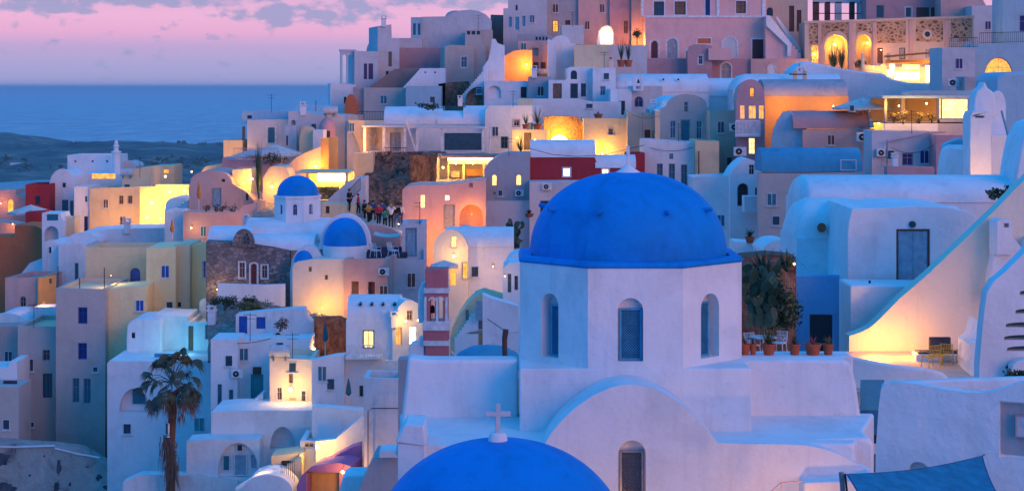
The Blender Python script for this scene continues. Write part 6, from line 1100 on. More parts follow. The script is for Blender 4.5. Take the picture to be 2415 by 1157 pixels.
# yellow house
def yellow():
    t=thing('yellow_house','large olive-yellow house stepping up in blocks, with a blue arched door','house',P(330,860,128))
    H('','',190,121,0,[(132,679),(248,682)],1110,dep=7,mat='beige',rmat='olive',root=t,ops=[W(184,724,206,763,'navy','blue_paint',bars=''),W(184,808,205,847,'navy','blue_paint',bars=''),W(171,891,187,949,'teal','grey_paint'),W(197,892,214,951,'teal','grey_paint')])
    H('','',90,123,0,[(42,768),(134,770)],1110,dep=6,mat='beige',rmat='olive',root=t,ops=[W(100,824,118,850,'dark','grey_paint'),W(101,880,123,937,'teal','brown')])
    H('','',275,120.8,-30,[(249,681),(297,676)],900,dep=.4,mat='yellow',root=t,roof='none') if False else H('','',300,122,0,[(248,681),(346,674)],880,dep=4,mat='yellow',rmat='olive',root=t,roof='none')
    H('','',400,124.5,0,[(345,600),(345,585),(414,583)],880,dep=5,mat='yellow',rmat='olive',root=t,roof='none',ops=[])
    H('','',275,129,0,[(202,583),(415,583)],720,dep=4,mat='olive',rmat='olive',root=t,ops=[D(307,631,331,676,'blue_paint','blue_paint',a=1,tr=None)])
    H('','',462,126,-10,[(443,578),(513,572)],860,dep=4,mat='yellow',rmat='olive',root=t,ops=[W(478,615,490,655,'blue_paint','white_paint',tr='white_paint')])
    H('','',430,125.2,0,[(412,577),(448,577)],860,dep=5,mat='olive',root=t,roof='none',ops=[W(418,712,427,724,'dark',None)])
    H('','',262,128.4,0,[(284,640),(284,628),(304,625),(304,640)],690,dep=.3,mat='blue_lit_wall',root=t,roof='none') if False else None
yellow()
for i,(x,y0,y1,l) in enumerate(((137,628,680,'at the left corner of the yellow house roof'),(246,630,682,'at the middle corner of the yellow house roof'),(188,655,680,'on the beige block roof, shortest of three'))): cyl('iron_rod','thin iron reinforcing rod '+l,'rod',P(x,y1,121.5),P(x,y0,121.5),.03,'iron',group='reinforcing rods on the yellow house')
H('rose_cube','rose cube house with a dark arched window, one side glowing orange',55,134,-6,[(12,655),(90,655)],860,sx=None,dep=5,mat='rose',rmat='mauve',ops=[W(47,698,61,732,'dark','grey_paint',a=1)])
H('','',115,133,26,[(90,655),(132,648)],800,dep=.4,mat='orange',roof='none',ops=[W(116,656,123,668,'brown','grey_paint')],root=[o for o in COL.objects if o.name=='rose_cube'][0])  # lamplight on this side is put into its orange colour
lamp(104,712,130,80,'hidden orange lamp on the orange-lit side wall of the rose cube',(1,.42,.1),.05)
H('white_wall','low blue-white walls left of the yellow house',110,129,0,[(80,724),(135,724)],860,dep=2,roof='none',cat='wall')
HV('low_vault','small white rounded roof at the left edge below the rose cube',5,128,0,-35,62,765,738,860,dep=5)
H('brown_block','plain brown-mauve block at the left edge',15,126,0,[(-40,770),(44,768)],900,dep=4,mat='rose',rmat='brown_roof',roof='none')
H('blue_terrace','bright blue-white terrace corner with a dark lounger at the left edge',10,119,0,[(-40,868),(20,866),(22,852),(40,852)],960,dep=3,roof='none',cat='terrace')
t=thing('lounger','dark sun lounger on the bright terrace corner','lounger',P(22,912,117)); mk('seat',MB().wbox(P(24,909,117),1.0,.6,.12),'cushion',t,bevel=.03); mk('backrest',MB().wbox(P(24,902,117.3),.9,.15,.3),'cushion',t,bevel=.03)
H('old_wall','weathered grey retaining wall at the left foot of the yellow house',60,116,0,[(-40,912),(44,912)],1080,dep=3,mat='beige',roof='none',cat='wall')
t=H('crumbling_wall','stained plaster retaining wall with dark broken patches in the bottom left corner',120,114.5,0,[(-60,1046),(-20,1041),(60,1048),(120,1052),(185,1060),(215,1078),(250,1098),(285,1122),(300,1140)],1260,dep=1.6,mat='stained',roof='none',cat='wall')
fc=Fc(120,114.5,0); rnd=random.Random(4)
for (x,y,rx,ry) in ((6,1082,20,24),(14,1148,26,14),(139,1098,6,22),(134,1146,9,14),(232,1126,9,8),(165,1140,4,6),(205,1100,3,3),(70,1120,4,3),(105,1075,3,3),(250,1148,8,5)):
    rr=[.5+.65*rnd.random() for q in range(16)]; L=[fc.hit(x+rx*rr[q]*math.cos(q*.3927),y+ry*rr[q]*math.sin(q*.3927)) for q in range(16)]; mk('broken_patch',MB().prism(fc,L,-.02,.012),'slate',t)
m=MB(); a=fc.hit(-60,1050); b=fc.hit(215,1086)
for (x0,y0,x1,y1) in ((-60,1052,130,1050),(130,1056,236,1078)): m.tube([fc.pt(*fc.hit(x0,y0),.05),fc.pt(*fc.hit((x0+x1)/2,(y0+y1)/2+2),.05),fc.pt(*fc.hit(x1,y1),.05)],.07,6)
mk('ledge',m,'old_white',t)
lamp(430,775,121,150,'hidden lamp warming the tall yellow block of the stepped house',(1,.78,.5),.03)  # unseen lamps added to bring yellow light onto the stepped house
lamp(262,650,124.5,70,'hidden lamp on the roof terrace of the yellow house',(1,.78,.5),.03)
lamp(470,640,120,90,'hidden lamp between the yellow house and the stone church front',(1,.78,.5),.03)
def steps(x0,y0,x1,y1,Y,n,l,mat='white',dy=40):
    fc=Fc((x0+x1)/2,Y,0); L=[fc.hit(x0,max(y0,y1)+dy)]
    for i in range(n): a=x0+(x1-x0)*i/n; b=x0+(x1-x0)*(i+1)/n; y=y0+(y1-y0)*(i+.5)/n; L+=[fc.hit(a,y),fc.hit(b,y)]
    L.append(fc.hit(x1,max(y0,y1)+dy)); t=thing('stairway',l,'stair',fc.pt(*L[0])); mk('steps',MB().prism(fc,L,0,-1.2),mat,t)
steps(572,968,620,925,104.5,8,'short white stairs climbing toward the turquoise door')
steps(642,1128,712,1072,94.6,9,'amber-touched white stairs beside the little gated door','cream')
steps(735,800,700,745,109.8,7,'worn stairs beside the brown earthen hollow','old_white') if False else None
steps(1072,800,1128,722,97.5,10,'white stairs inside the curved vault rim')
steps(690,520,742,560,124,7,'stone stairs at the side of the small dome drum','rubble') if False else None
steps(396,505,442,470,148.5,6,'white stairs at the right of the glaring terrace')
# white houses right of it
t=H('palm_house','big blue-white house behind the palm with an arched loggia and blocked window',370,113,0,[(253,856),(258,850),(300,852)]+[(498,850)],1200,dep=5,roof='none',mat='white',ops=[N(281,915,353,971,a=.95,rec=.7),W(449,1062,480,1098,'beige','grey_paint',bars='',rec=.1),D(521,1073,542,1120,'teal','grey_paint') if False else W(444,930,446,934,'dark',None)])
fc=Fc(330,113,0); a,b=fc.hit(309,918),fc.hit(337,955); mk('door',MB().box(fc,a[0],b[0],b[1],a[1],-.62,-.55),'teal',t)
H('roof_house','rounded white rooftop house with one small dark window, before the yellow blocks',340,117,0,[(298,800),(300,768),(306,758),(320,752),(375,752),(380,760)],900,dep=4,roof='none',bev=.15,ops=[W(309,784,318,798,'dark',None)])
H('glow_room','small rooftop room whose wall is washed by turquoise pool light',420,118,0,[(362,742),(392,745),(443,746)],900,dep=4,roof='none',ops=[D(443-2,766,455,834,'wood',None) if False else N(396,767,441,836,a=0,rec=.06)])
H('white_house','white flat-roofed house with one grey-framed window, above the palm',500,117.5,0,[(440,760),(560,755)],960,dep=6,ops=[W(484,765,510,800,'shade_glass','grey_paint',bars='|'),D(444,768,456,836,'wood',None)])
HV('low_vault','flat blue-white domed roof behind the grey-framed window house',540,122,0,470,600,712,697,800,dep=4)
t=thing('plunge_pool','little turquoise-glowing plunge pool edge on the roof above the palm','pool',P(435,845,114.5)); mk('water',MB().wbox(P(440,842,116),3.4,1.2,.06),'pool_glow',t); mk('kerb',MB().wbox(P(440,848,115.2),3.8,.2,.2),'white',t); mk('glass_panel',MB().wbox(P(388,842,114.8),1.3,.06,.5),'vault_blue',t)
ld=bpy.data.lights.new('pool_light','POINT'); ld.energy=60; ld.color=(.25,.85,1); ld.shadow_soft_size=.2; lo=bpy.data.objects.new('pool_light',ld); COL.objects.link(lo); lo.parent=t; lo.location=P(420,825,115.6)-t.location
cyl('antenna','thin mast with a crossbar above the turquoise pool','antenna',P(498,860,113),P(498,815,113),.03,'iron')
t=thing('palm_tree','tall fan palm with a skirt of dead fronds in front of the white houses','palm',P(405,1157,98))
m=MB(); b=P(402,1200,98); pts=[P(404,1230,98),P(402,1120,98),P(403,1040,98),P(407,970,98),P(406,925,98)]; m.tube(pts,.26,12,.20); mk('trunk',m,'trunk',t,smooth=40)
rnd=random.Random(11); c=P(406,900,98)
for k in range(58):
    az=rnd.uniform(0,6.283); el=rnd.uniform(-.95,1.4); d=Vector((math.cos(az)*math.cos(el),math.sin(az)*math.cos(el),math.sin(el))); L=rnd.uniform(1.0,1.55); tip=c+d*L+Vector((0,0,-.25 if el<.4 else 0)); m=MB(); m.tube([c,c+d*L*.55+Vector((0,0,.05)),tip],.022,4,.012); side=d.cross(Vector((0,0,1))).normalized() if abs(d.z)<.97 else Vector((1,0,0)); side=Matrix.Rotation(rnd.uniform(-.9,.9),3,d)@side; upv=side.cross(d).normalized()
    nb=18; fl=rnd.uniform(.65,.95)
    for j in range(nb):
        a=(j/(nb-1)-.5)*2.9; q=(d*math.cos(a)+side*math.sin(a)).normalized(); ll=fl*(1-.25*abs(a)/1.5); p1=tip+q*ll*.5+upv*.05; p2=tip+q*ll*.86+Vector((0,0,-ll*rnd.uniform(.30,.75))); w=q.cross(upv).normalized()*.042
        m.add([tip,p1-w,p1+w,p2],[(0,1,2),(1,3,2)])
    mk('frond',m,'palm_leaf' if el>-.35 else 'dead_frond',t,smooth=0)
m=MB()
for (px,py,n,ln,sp) in ((400,1035,130,2.2,.42),(402,955,60,.9,.30),(430,975,26,.7,.14),(408,1090,90,1.7,.36)):
    for k in range(n):
        p=P(px,py,98)+Vector((rnd.gauss(0,.16),rnd.gauss(0,.12)-.12,rnd.uniform(-.3,.3))); q=p+Vector((rnd.gauss(0,sp)*.6,rnd.gauss(0,.15)-.08,-ln*rnd.uniform(.5,1))); w=Vector((.022,.01,0)); m.add([p-w,p+w,q],[(0,1,2)])
mk('dead_skirt',m,'dead_frond',t,smooth=0)
# rock bank with bushes
t=thing('rock_bank','rough rocky bank with rubble below the stone church front','bank',P(680,740,113)); m=MB(); nx,nk=50,16
for j in range(nk+1):
    for i in range(nx+1):
        px=490+i*7.2; f=j/nk; top=712+max(0,(px-600))*.2+max(0,560-px)*.2; py=top+f*130; Y=116.3-f*5; p=P(px,py,Y); p.y+=noise.fractal(Vector((p.x*.7,p.z*.8,1)),1,2,5)*.6; p.z+=noise.noise(Vector((px*.07,4,2)))*.25*(1-f); m.v.append(p)
m.f=[(j*(nx+1)+i,j*(nx+1)+i+1,(j+1)*(nx+1)+i+1,(j+1)*(nx+1)+i) for j in range(nk) for i in range(nx)]; so=mk('rock',m,'rubble',t,smooth=60).modifiers.new('thickness','SOLIDIFY'); so.thickness=.2
bush('bank_shrub','dark green shrub on the rocky bank beside the yellow house',530,712,114.5,1.1,.6,.5,900,'leaf_dark',.13); bush('bank_shrub','yellowish-green shrub in the middle of the rocky bank',600,728,112.8,1.25,.7,.55,1300,'leaf_mid',.12); bush('bank_shrub','small dark shrub at the top of the rocky bank under the garden parapet',585,705,115,.9,.4,.3,400,'leaf_dark',.12); bush('bank_shrub','dead brownish climber on the worn white wall',662,760,109,.5,.2,.5,420,'dead_frond',.10)
H('ruin_wall','worn white ruin wall peeling to brown with two blue shutters',640,110.5,0,[(556,742),(570,740),(700,728),(716,728),(722,748),(735,760)],900,dep=1.5,mat='old_white',roof='none',cat='ruin',ops=[D(563,742+3,583,795,'blue_paint',None),W(604,747,626,775,'blue_paint',None,bars='')])
H('brown_hollow','brown earthen hollow wall glowing amber beside the folded green parasol',770,112,0,[(700,760),(740,750),(800,748),(822,760)],900,dep=1,mat='rock',roof='none',cat='wall')
lamp(741,822,108.6,300,'small amber lamp in the brown earthen hollow',(1,.5,.12),.09); umbrella('folded dark green parasol beside the brown hollow',767,838,107.5,.6,2.0,'green_cloth',closed=True)
acunit('air conditioner on the worn white ruin wall',659,790,109.5,.7)
H('white_house','long lilac-white house front with a turquoise door and a dark transom',580,108,0,[(558,800),(650,796),(730,800)],1000,dep=3,roof='none',ops=[D(591,882,621,948,'teal_green','teal_green'),W(596,864,617,882,'brown',None)])
H('white_house','tall lilac block with two narrow teal shutters left of the turquoise door',525,107,0,[(497,800),(560,800)],1000,dep=3,roof='none',ops=[D(513,905,523,971,'teal','teal'),D(540,918,550,970,'teal','teal')])
H('lamp_white_house','white house front with a bright lamp between two framed windows',685,104,0,[(636,842),(736,848)],1040,dep=4,mat='lamplit_white',ops=[W(653,913,665,943,'brown','white_paint',tr='white'),W(711,921,721,950,'brown','white_paint',tr='white'),W(681,873,691,903,'brown','grey_paint'),D(681,938,699,962,'cream','cream')])
lamp(685,918,102.4,330,'bright lamp between the two framed windows of the white house',(1,.64,.26),.17)
H('courtyard_wall','blue-white courtyard wall right of the bright lamp house with a folded parasol',800,103,0,[(735,850),(790,838),(812,836)],1010,dep=1,roof='none',cat='wall')
H('courtyard_house','blue-shadowed house wall with a small dark door behind the folded dark parasol',850,103.5,0,[(811,845),(945,850)],1010,dep=3,roof='none',ops=[D(847,908,857,935,'dark','grey_paint')])
umbrella('folded dark parasol against the blue-shadowed courtyard wall',822,962,101.5,.6,1.7,'green_cloth',closed=True)
H('low_courtyard_wall','long curving white parapet in front of the blue-shadowed courtyard',800,99,0,[(736,958),(850,966),(860,970)],1100,dep=1,roof='none',cat='wall',ops=[N(803,987,806,990,a=1,rec=.1),N(811,987,814,990,a=1,rec=.1)])
H('retaining_front','broad white retaining front with a deep arched niche',650,101,0,[(498,972),(540,968),(636,967),(738,967)],1240,dep=4,roof='none',cat='wall',ops=[N(637,1005,697,1058,a=.95,rec=.7)])
H('arched_house','low white house with a tall arched recess holding teal double doors',560,99.5,0,[(440,1040),(505,1035),(612,1035)],1240,dep=2,roof='none',ops=[N(514,1043,609,1125,a=.8,rec=.35)]) 
fc=Fc(560,99.5,0); t=[o for o in COL.objects if o.name.startswith('arched_house')][0]
for nm,x0,y0,x1,y1,mt in (('door',550,1072,581,1123,'pale_door'),('window',523,1074,541,1112,'teal'),('window',588,1071,606,1107,'pale_door'),('window',556,1048,572,1066,'dark')):
    a,b=fc.hit(x0,y0),fc.hit(x1,y1); w=mk(nm,MB().box(fc,a[0],b[0],b[1],a[1],-.34,-.28),mt,t); mk('frame',MB().prism(fc,[(a[0],b[1]),(a[0],a[1]),(b[0],a[1]),(b[0],b[1])],-.28,-.24,[[(a[0]+.05,b[1]+.05),(a[0]+.05,a[1]-.05),(b[0]-.05,a[1]-.05),(b[0]-.05,b[1]+.05)]]),'white_paint',w)
H('low_wall','rough stone-edged wall along the bottom left of the palm',420,98.95,0,[(290,1135),(330,1118),(440,1120),(560,1135)],1240,dep=1,mat='old_white',roof='none',cat='wall')
HV('low_vault','rounded lilac vault at the bottom edge between the palm and the purple house',625,92,0,572,690,1157,1118,1260,dep=3,mat='white')
H('kerb_wall','amber-lit white kerb wall beside the rounded lilac vault',590,94,0,[(555,1150),(590,1128),(620,1118),(640,1112)],1240,dep=.6,roof='none',cat='wall'); lamp(612,1105,93,60,'low amber lamp hidden by the kerb wall',(1,.6,.2),.04)
H('white_house','white front with a little dark-gated door, left of the purple house',660,95.5,0,[(640,1075),(712,1066)],1240,dep=2,roof='none',mat='cream',ops=[D(664,1085,690,1128,'maroon','iron',bars='#')])
H('small_window_house','small white house with a barred window beside a bright lamp',740,97,0,[(708,1038),(790,1045)],1240,dep=3,ops=[W(716,1040+1,741,1056,'brown','white_paint')])
lamp(748,1052,95.2,420,'bright lamp beside the barred window near the bottom',(1,.62,.2),.13)
H('purple_house','purple sloping-roofed house glowing orange inside its porch',765,92,-10,[(700,1145),(712,1120),(735,1098),(800,1090),(826,1098)],1260,dep=2.4,mat='purple',roof='none',ops=[D(722,1112,800,1190,'orange',None,rec=1.0)])
H('purple_slope','bright violet sloping stair wall beside the purple house',790,94,0,[(735,1110),(755,1096),(790,1074),(830,1054),(850,1048)],1240,dep=1,mat='purple',roof='none',cat='wall')
lamp(808,1112,90.2,320,'orange-white lamp at the corner of the purple porch',(1,.5,.15),.13); t=thing('iron_gate','dark iron gate left of the purple house','gate',P(680,1157,91)); fc=Fc(680,93.5,0); m=MB(); a,b=fc.hit(663,1088),fc.hit(694,1135)
for i in range(8): u=a[0]+(b[0]-a[0])*i/7; m.tube([fc.pt(u,b[1]),fc.pt(u,a[1])],.015,5)
m.tube([fc.pt(a[0],a[1]),fc.pt(b[0],a[1])],.02,5); mk('bars',m,'iron',t)
H('grey_tower','tall weathered grey plaster block with a cable, left of the blue church arm',895,92,0,[(858,890),(948,892)],1240,dep=2.5,mat='old_white',rmat='grey',ops=[])
H('dark_edge','narrow dark slate wall between the grey block and the church arm',950,88,0,[(939,847),(975,847)],1240,dep=1,mat='grey',roof='none',cat='wall')
t=thing('wall_cable','dark cable running round the weathered grey block','cable',P(870,1000,91.8)); mk('cable',MB().tube([P(868,1120,91.8),P(868,968,91.8),P(878,962,91.8),P(945,962,91.8)],.025,5),'iron',t)
H('low_roof','small pale blue roof slab and rough grey slope at the bottom, left of the pink pier',900,84,0,[(845,1157),(870,1100),(880,1080),(945,1078)],1240,dep=3,mat='grey',roof='none',cat='roof')
H('low_roof','bright blue-white roof corner at the bottom, beside the purple porch',830,86,0,[(800,1157),(808,1125),(820,1120),(862,1120)],1240,dep=2,roof='none',cat='roof',bev=.1)
H('white_ledge','thin pale ledge above the rough grey slope',920,83,0,[(895,1063),(945,1062)],1078,dep=1.5,roof='none',cat='ledge',sink=0,ter=False)
H('stair_wall','white diagonal stair wall beside the weathered grey block',820,95.5,0,[(745,1040),(790,1035),(850,985),(862,978)],1200,dep=.6,roof='none',cat='wall',mat='white')

# ================================================================== ground, sea, far land
def terrain():
    pts=[(p.x,p.y,p.z) for p in TER]+[(P(1480,0,58).x,58,EZ-18),(-12,88,EZ-30),(-20,95,EZ-32),(-28,105,EZ-34),(0,30,EZ-22),(-40,60,EZ-40),(-55,100,EZ-38),(40,30,EZ-20),(-30,190,EZ-22),(-62,190,EZ-34),(70,230,EZ+4),(40,232,EZ+2),(15,225,EZ-2),(-8,222,EZ-14),(-30,205,EZ-30),(-50,200,EZ-50),(-70,240,EZ-90),(-40,250,EZ-90),(-20,250,EZ-70),(0,265,EZ-50),(30,280,EZ-30),(70,280,EZ-30)]
    m=MB(); xs=[-90+3*i for i in range(61)]; ys=[20+4*j for j in range(62)]
    for y in ys:
        for x in xs:
            sw=sz=0
            for (a,b,c) in pts:
                d=((x-a)**2+(y-b)**2)+1.5; w=1/d**1.7; sw+=w; sz+=w*c
            z=sz/sw-4.6-max(0,100-y)*.12; 
            if x<-55: z-=(-55-x)*1.5
            z+=.35*noise.fractal(Vector((x*.2,y*.2,0)),1,2,4); m.v.append(Vector((x,y,z)))
    n=len(xs); m.f=[(j*n+i,j*n+i+1,(j+1)*n+i+1,(j+1)*n+i) for j in range(len(ys)-1) for i in range(n-1)]
    tag(mk('hillside',m,'earth',None,smooth=60),kind='structure')
terrain()
m,nt,n,l,b=nmat('sea'); v=coords(n,l,(1,1,1)); b.inputs['Base Color'].default_value=(.006,.15,.30,1); b.inputs['Roughness'].default_value=.32; b.inputs['Specular IOR Level'].default_value=.35
v2=coords(n,l,(1,.22,1)); w1=nz(n,l,v2,.03,8,.7); w2=nz(n,l,v2,.011,7,.72)
q=n.new('ShaderNodeMath'); q.operation='ADD'; l.new(w1,q.inputs[0]); l.new(w2,q.inputs[1]); bump(n,l,q.outputs[0],60,1,b)
k=ramp(n,[(.38,(.03,.42,.58)),(.5,(.10,.56,.70)),(.62,(.32,.74,.85))]); l.new(w2,k.inputs[0]); l.new(k.outputs[0],b.inputs['Base Color']); MATS['sea']=m
mm=MB(); RR=[(0,200),(200,3000),(3000,600000)]
mm.add([(-500000,-2000,0),(500000,-2000,0),(500000,600000,0),(-500000,600000,0)],[(0,1,2,3)])
tag(mk('sea',mm,'sea',None),kind='structure')
def far_land():
    m=MB(); nx,ny=150,26; 
    for j in range(ny+1):
        for i in range(nx+1):
            px=-500+i*1500/nx; Y=2600+ (4150-2600)*j/ny + 160*noise.noise(Vector((px*.004,j*.05,0))); X=(px-CX)/F*Y; e=min(j,ny-j)/ny*2
            hgt=8+26*max(0,noise.fractal(Vector((X*.0022,Y*.0022,5)),1,2,5)+.35)*min(1,e*3)+ (22*math.exp(-((px-20)/90)**2)*math.exp(-((j-ny*.85)/4)**2)); 
            if j in (0,ny): hgt=-4
            m.v.append(Vector((X,Y,hgt*(0.2+.8*min(1,e*5)))))
    m.f=[(j*(nx+1)+i,j*(nx+1)+i+1,(j+1)*(nx+1)+i+1,(j+1)*(nx+1)+i) for j in range(ny) for i in range(nx)]; tag(mk('headland',m,'far_land',None,smooth=60),kind='structure')
    rnd=random.Random(2); m=MB()
    for k in range(420):
        px=rnd.uniform(-60,540); Y=rnd.uniform(3500,3950) if k%2 else rnd.uniform(2700,3600); X=(px-CX)/F*Y; s=rnd.uniform(1.2,3.5); c=Vector((X,Y,14+rnd.uniform(-4,6)))
        for a in range(14): d=Vector((rnd.gauss(0,1),rnd.gauss(0,.6),rnd.gauss(0,.7)))*s; e=Vector((rnd.uniform(-1,1),0,rnd.uniform(-1,1))).normalized()*s*.6; m.add([c+d-e,c+d+Vector((e.z,0,-e.x)),c+d+e,c+d-Vector((e.z,0,-e.x))],[(0,1,2,3)])
    tag(mk('distant_scrub',m,'leaf_dark',None,smooth=0),'dark scrub and trees scattered over the low headland beyond the town','scrub',kind='stuff')
    for k,(px,py,l) in enumerate(((40,388,'leftmost of the tiny pale houses on the dark headland'),(212,357,'longest of the tiny pale houses on the dark headland'),(190,352,'tiny pale house just above the long one on the headland'),(110,339,'tiny pale house near the headland shore'),(28,333,'tiny pale house at the far left shore'),(320,362,'tiny pale house right of the stacked-pot chimney'))):
        Y=(EZ-14)*F/(py-CY); H('distant_house',l,px,Y,0,[(px-9-(8 if k in(0,1) else 0),py-4),(px+9,py-4)],py+3,dep=12,mat='far_white',roof='none',sink=10,group='distant houses on the headland',ter=False)
far_land()


# ------------------------------------------------------------------ roof clutter, wires and small openings, set on the surface the ray meets
bpy.context.view_layer.update(); DG=bpy.context.evaluated_depsgraph_get()
def surf(px,py):
    d=Vector(((px-CX)/F,1,(CY-py)/F)).normalized(); h=S.ray_cast(DG,Vector((0,0,EZ)),d); return h[1],h[2],h[4]
def root_of(o):
    while o.parent: o=o.parent
    return o
def small_window(px,py,w,h,mat='shade_glass',fr='white_paint',nm='window'):
    p,nr,o=surf(px,py)
    if o is None or abs(nr.z)>.3: return
    nr=Vector((nr.x,nr.y,0)).normalized(); u=Vector((-nr.y,nr.x,0)); fc=Fc(p0=p,u=u); v=p.z; r=root_of(o); a=nm
    if r.type!='EMPTY': return
    wn=mk(a,MB().box(fc,-w/2,w/2,v-h/2,v+h/2,-.05,.02),mat,r); m=MB().prism(fc,[(-w/2-.03,v-h/2-.03),(-w/2-.03,v+h/2+.03),(w/2+.03,v+h/2+.03),(w/2+.03,v-h/2-.03)],-.02,.05,[[(-w/2,v-h/2),(-w/2,v+h/2),(w/2,v+h/2),(w/2,v-h/2)]]); m.box(fc,-w/2-.12,w/2+.12,v-h/2-.12,v-h/2-.06,-.02,.12)
    if h>.6: m.box(fc,-.02,.02,v-h/2,v+h/2,.02,.045)
    mk('frame',m,fr,wn)
for a in ((700,535,.4,.7),(1180,455,.3,.4),(1395,470,.5,.8,'teal'),(1440,462,.4,.6),(905,690,.5,.9,'brown'),(970,660,.5,.9,'brown'),(760,880,.45,.8,'teal'),(780,905,.4,.6),(575,835,.5,.7,'teal'),(540,850,.4,.6),(690,865,.4,.5),(470,1000,.6,.8,'teal_green'),(395,1010,.4,.6),(300,1010,.45,.6),(70,860,.5,.8),(20,840,.5,.7),(15,1000,.4,.6),(660,815,.4,.4),(1250,300,.5,.8,'teal'),(1168,310,.5,.8),(740,300,.4,.6),(830,300,.4,.7,'teal'),(1130,215,.5,.5),(1275,215,.6,.9,'brown'),(1430,180,.5,.6),
          (1390,250,.6,.4),(1020,235,.5,.6),(905,235,.6,.8,'teal'),(760,225+10,.3,.4),(1820,470,.6,.8,'teal'),(1700,520,.5,.8,'teal'),(1650,470,.5,.8),(1830,520,.5,.6),(2180,370,.6,.9,'navy'),(2100,365,.5,.6),(1960,330,.5,.7,'brown'),(1720,380,.4,.6),(1440,310,.4,.5,'brown'),(1700,300,.5,.9),(1000,600,.5,.7,'teal'),(1120,640,.4,.6),(480,545,.4,.7,'teal'),(290,520,.5,.7,'brown'),(250,480,.4,.7,'brown'),(185,400,.4,.4),(300,440,.5,.4),(2010,255,.4,.4),(330,720,.5,.7,'blue_paint'),(390,640,.5,.8,'blue_paint'),(400,720,.4,.5),(225,870,.3,.3),(75,1000,.3,.3),(2262,150,.6,.9,'navy'),(2330,60,.6,.9,'navy'),(1235,240-130,.5,.7,'teal'),(1385,60,.5,.9,'brown'),(1420,20,.5,.9,'brown'),(1310,20,.6,.9,'brown'),(1255,45,.5,.8,'teal')): small_window(*a)
def antenna(px,py,h,l):
    p,_,o=surf(px,py)
    if o is None: return
    t=thing('antenna',l,'antenna',p); mk('mast',MB().tube([p-Vector((0,0,.1)),p+Vector((0,0,h))],.022,5),'iron',t); m=MB()
    for k in range(5): q=p+Vector((-.35+.17*k,0,h-.1)); s=.28-.03*k; m.tube([q-Vector((0,s,0)),q+Vector((0,s,0))],.01,4)
    m.tube([p+Vector((-.4,0,h-.1)),p+Vector((.4,0,h-.1))],.014,4); m.tube([p+Vector((-.3,0,h-.35)),p+Vector((.3,0,h-.35))],.012,4); mk('aerial',m,'iron',t)
for a in ((330,416,1.8,'television aerial on the lilac block left of the cream half-vault'),(640,263,1.6,'television aerial on the roof above the teal-door house'),(1128,72,1.7,'television aerial on the grey house with three square vents'),(1350,62,1.6,'television aerial on the pale lilac rooftop box'),(1600,333,1.5,'television aerial above the three teal windows'),(1425,159,1.6,'television aerial on the teal-lit house'),(2150,312,1.6,'television aerial on the lilac service house'),(590,800,1.6,'television aerial on the long house with the turquoise door'),(690,845,1.5,'television aerial on the roof of the bright lamp house'),(990,527,1.5,'television aerial on the block with the panelled double door'),(80,770,1.6,'television aerial on the lower beige block, far left'),(1200,364,1.3,'television aerial on the worn grey gable house'),(1210,250,1.4,'television aerial on the lilac end of the rolling-roofed house')): antenna(*a)
def roof_chimney(px,py,l,s=1):
    p,_,o=surf(px,py)
    if o is None: return
    t=thing('roof_chimney',l,'chimney',p); m=MB(); m.wbox(p+Vector((0,0,.35*s)),.5*s,.5*s,.9*s); mk('shaft',m,'white',t,bevel=.05); m=MB(); m.wbox(p+Vector((0,0,.84*s)),.64*s,.64*s,.08*s); m.wbox(p+Vector((0,0,1.12*s)),.62*s,.62*s,.06*s); mk('cap',m,'white',t); m=MB()
    for a,b in ((-1,-1),(1,-1),(-1,1),(1,1)): mk('corner_stub',MB().wbox(p+Vector((a*.2*s,b*.2*s,.98*s)),.1*s,.1*s,.24*s),'white',t)
for a in ((500,797-35,'little white chimney behind the grey-framed window house'),(715,270,'little white chimney on the dish house roof',1),(1260,182,'little white chimney on the low grey roof terrace'),(1440,160,'little white chimney right of the teal-lit house aerial'),(905,62,'little white chimney on the tall narrow ridge house'),(1085,249,'little white chimney on the rolling roof',.8),(1540,265,'little white chimney on the peach house with the shuttered window'),(1000,800,'x') if False else (930,770,'little white chimney behind the four-vent vault',.8),(300,548,'little white chimney on the long low lilac wall'),(2110,392,'little white chimney on the low mauve wall',.8)): roof_chimney(*a)
def tank(px,py,l):
    p,_,o=surf(px,py)
    if o is None: return
    t=thing('water_tank',l,'water tank',p); mk('drum',MB().tube([p+Vector((-.6,0,.45)),p+Vector((.6,0,.45))],.36,16),'water_tank',t,smooth=40); m=MB(); m.wbox(p+Vector((-.35,0,.05)),.08,.6,.3); m.wbox(p+Vector((.35,0,.05)),.08,.6,.3); mk('cradle',m,'steel',t)
for a in ((300,418,'pale cylindrical water tank on the lilac block by the stacked-pot chimney'),(660,845,'pale cylindrical water tank on the bright lamp house'),(1280,180,'pale cylindrical water tank on the low grey roof terrace'),(780,272,'pale cylindrical water tank on the dish house')): tank(*a)
def wire(a,b,sag,l):
    pa,_,o1=surf(*a); pb,_,o2=surf(*b)
    if o1 is None or o2 is None or (pa-pb).length>25: return
    pa=pa+Vector((0,-.2,.1)); pb=pb+Vector((0,-.2,.1)); t=thing('cable',l,'cable',pa); mk('strand',MB().tube([pa.lerp(pb,i/8)-Vector((0,0,sag*4*(i/8)*(1-i/8))) for i in range(9)],.018,4),'iron',t)
for a in (((560,812),(640,800),.08,'thin cable across the long house with the turquoise door'),((1530,350),(1635,350),.3,'thin cable across the blue-white three-window front'),((1490,272),(1555,275),.3,'thin cable across the peach house with the shuttered window'),((2100,350),(2200,345),.5,'thin cable across the lilac service house')): wire(*a)
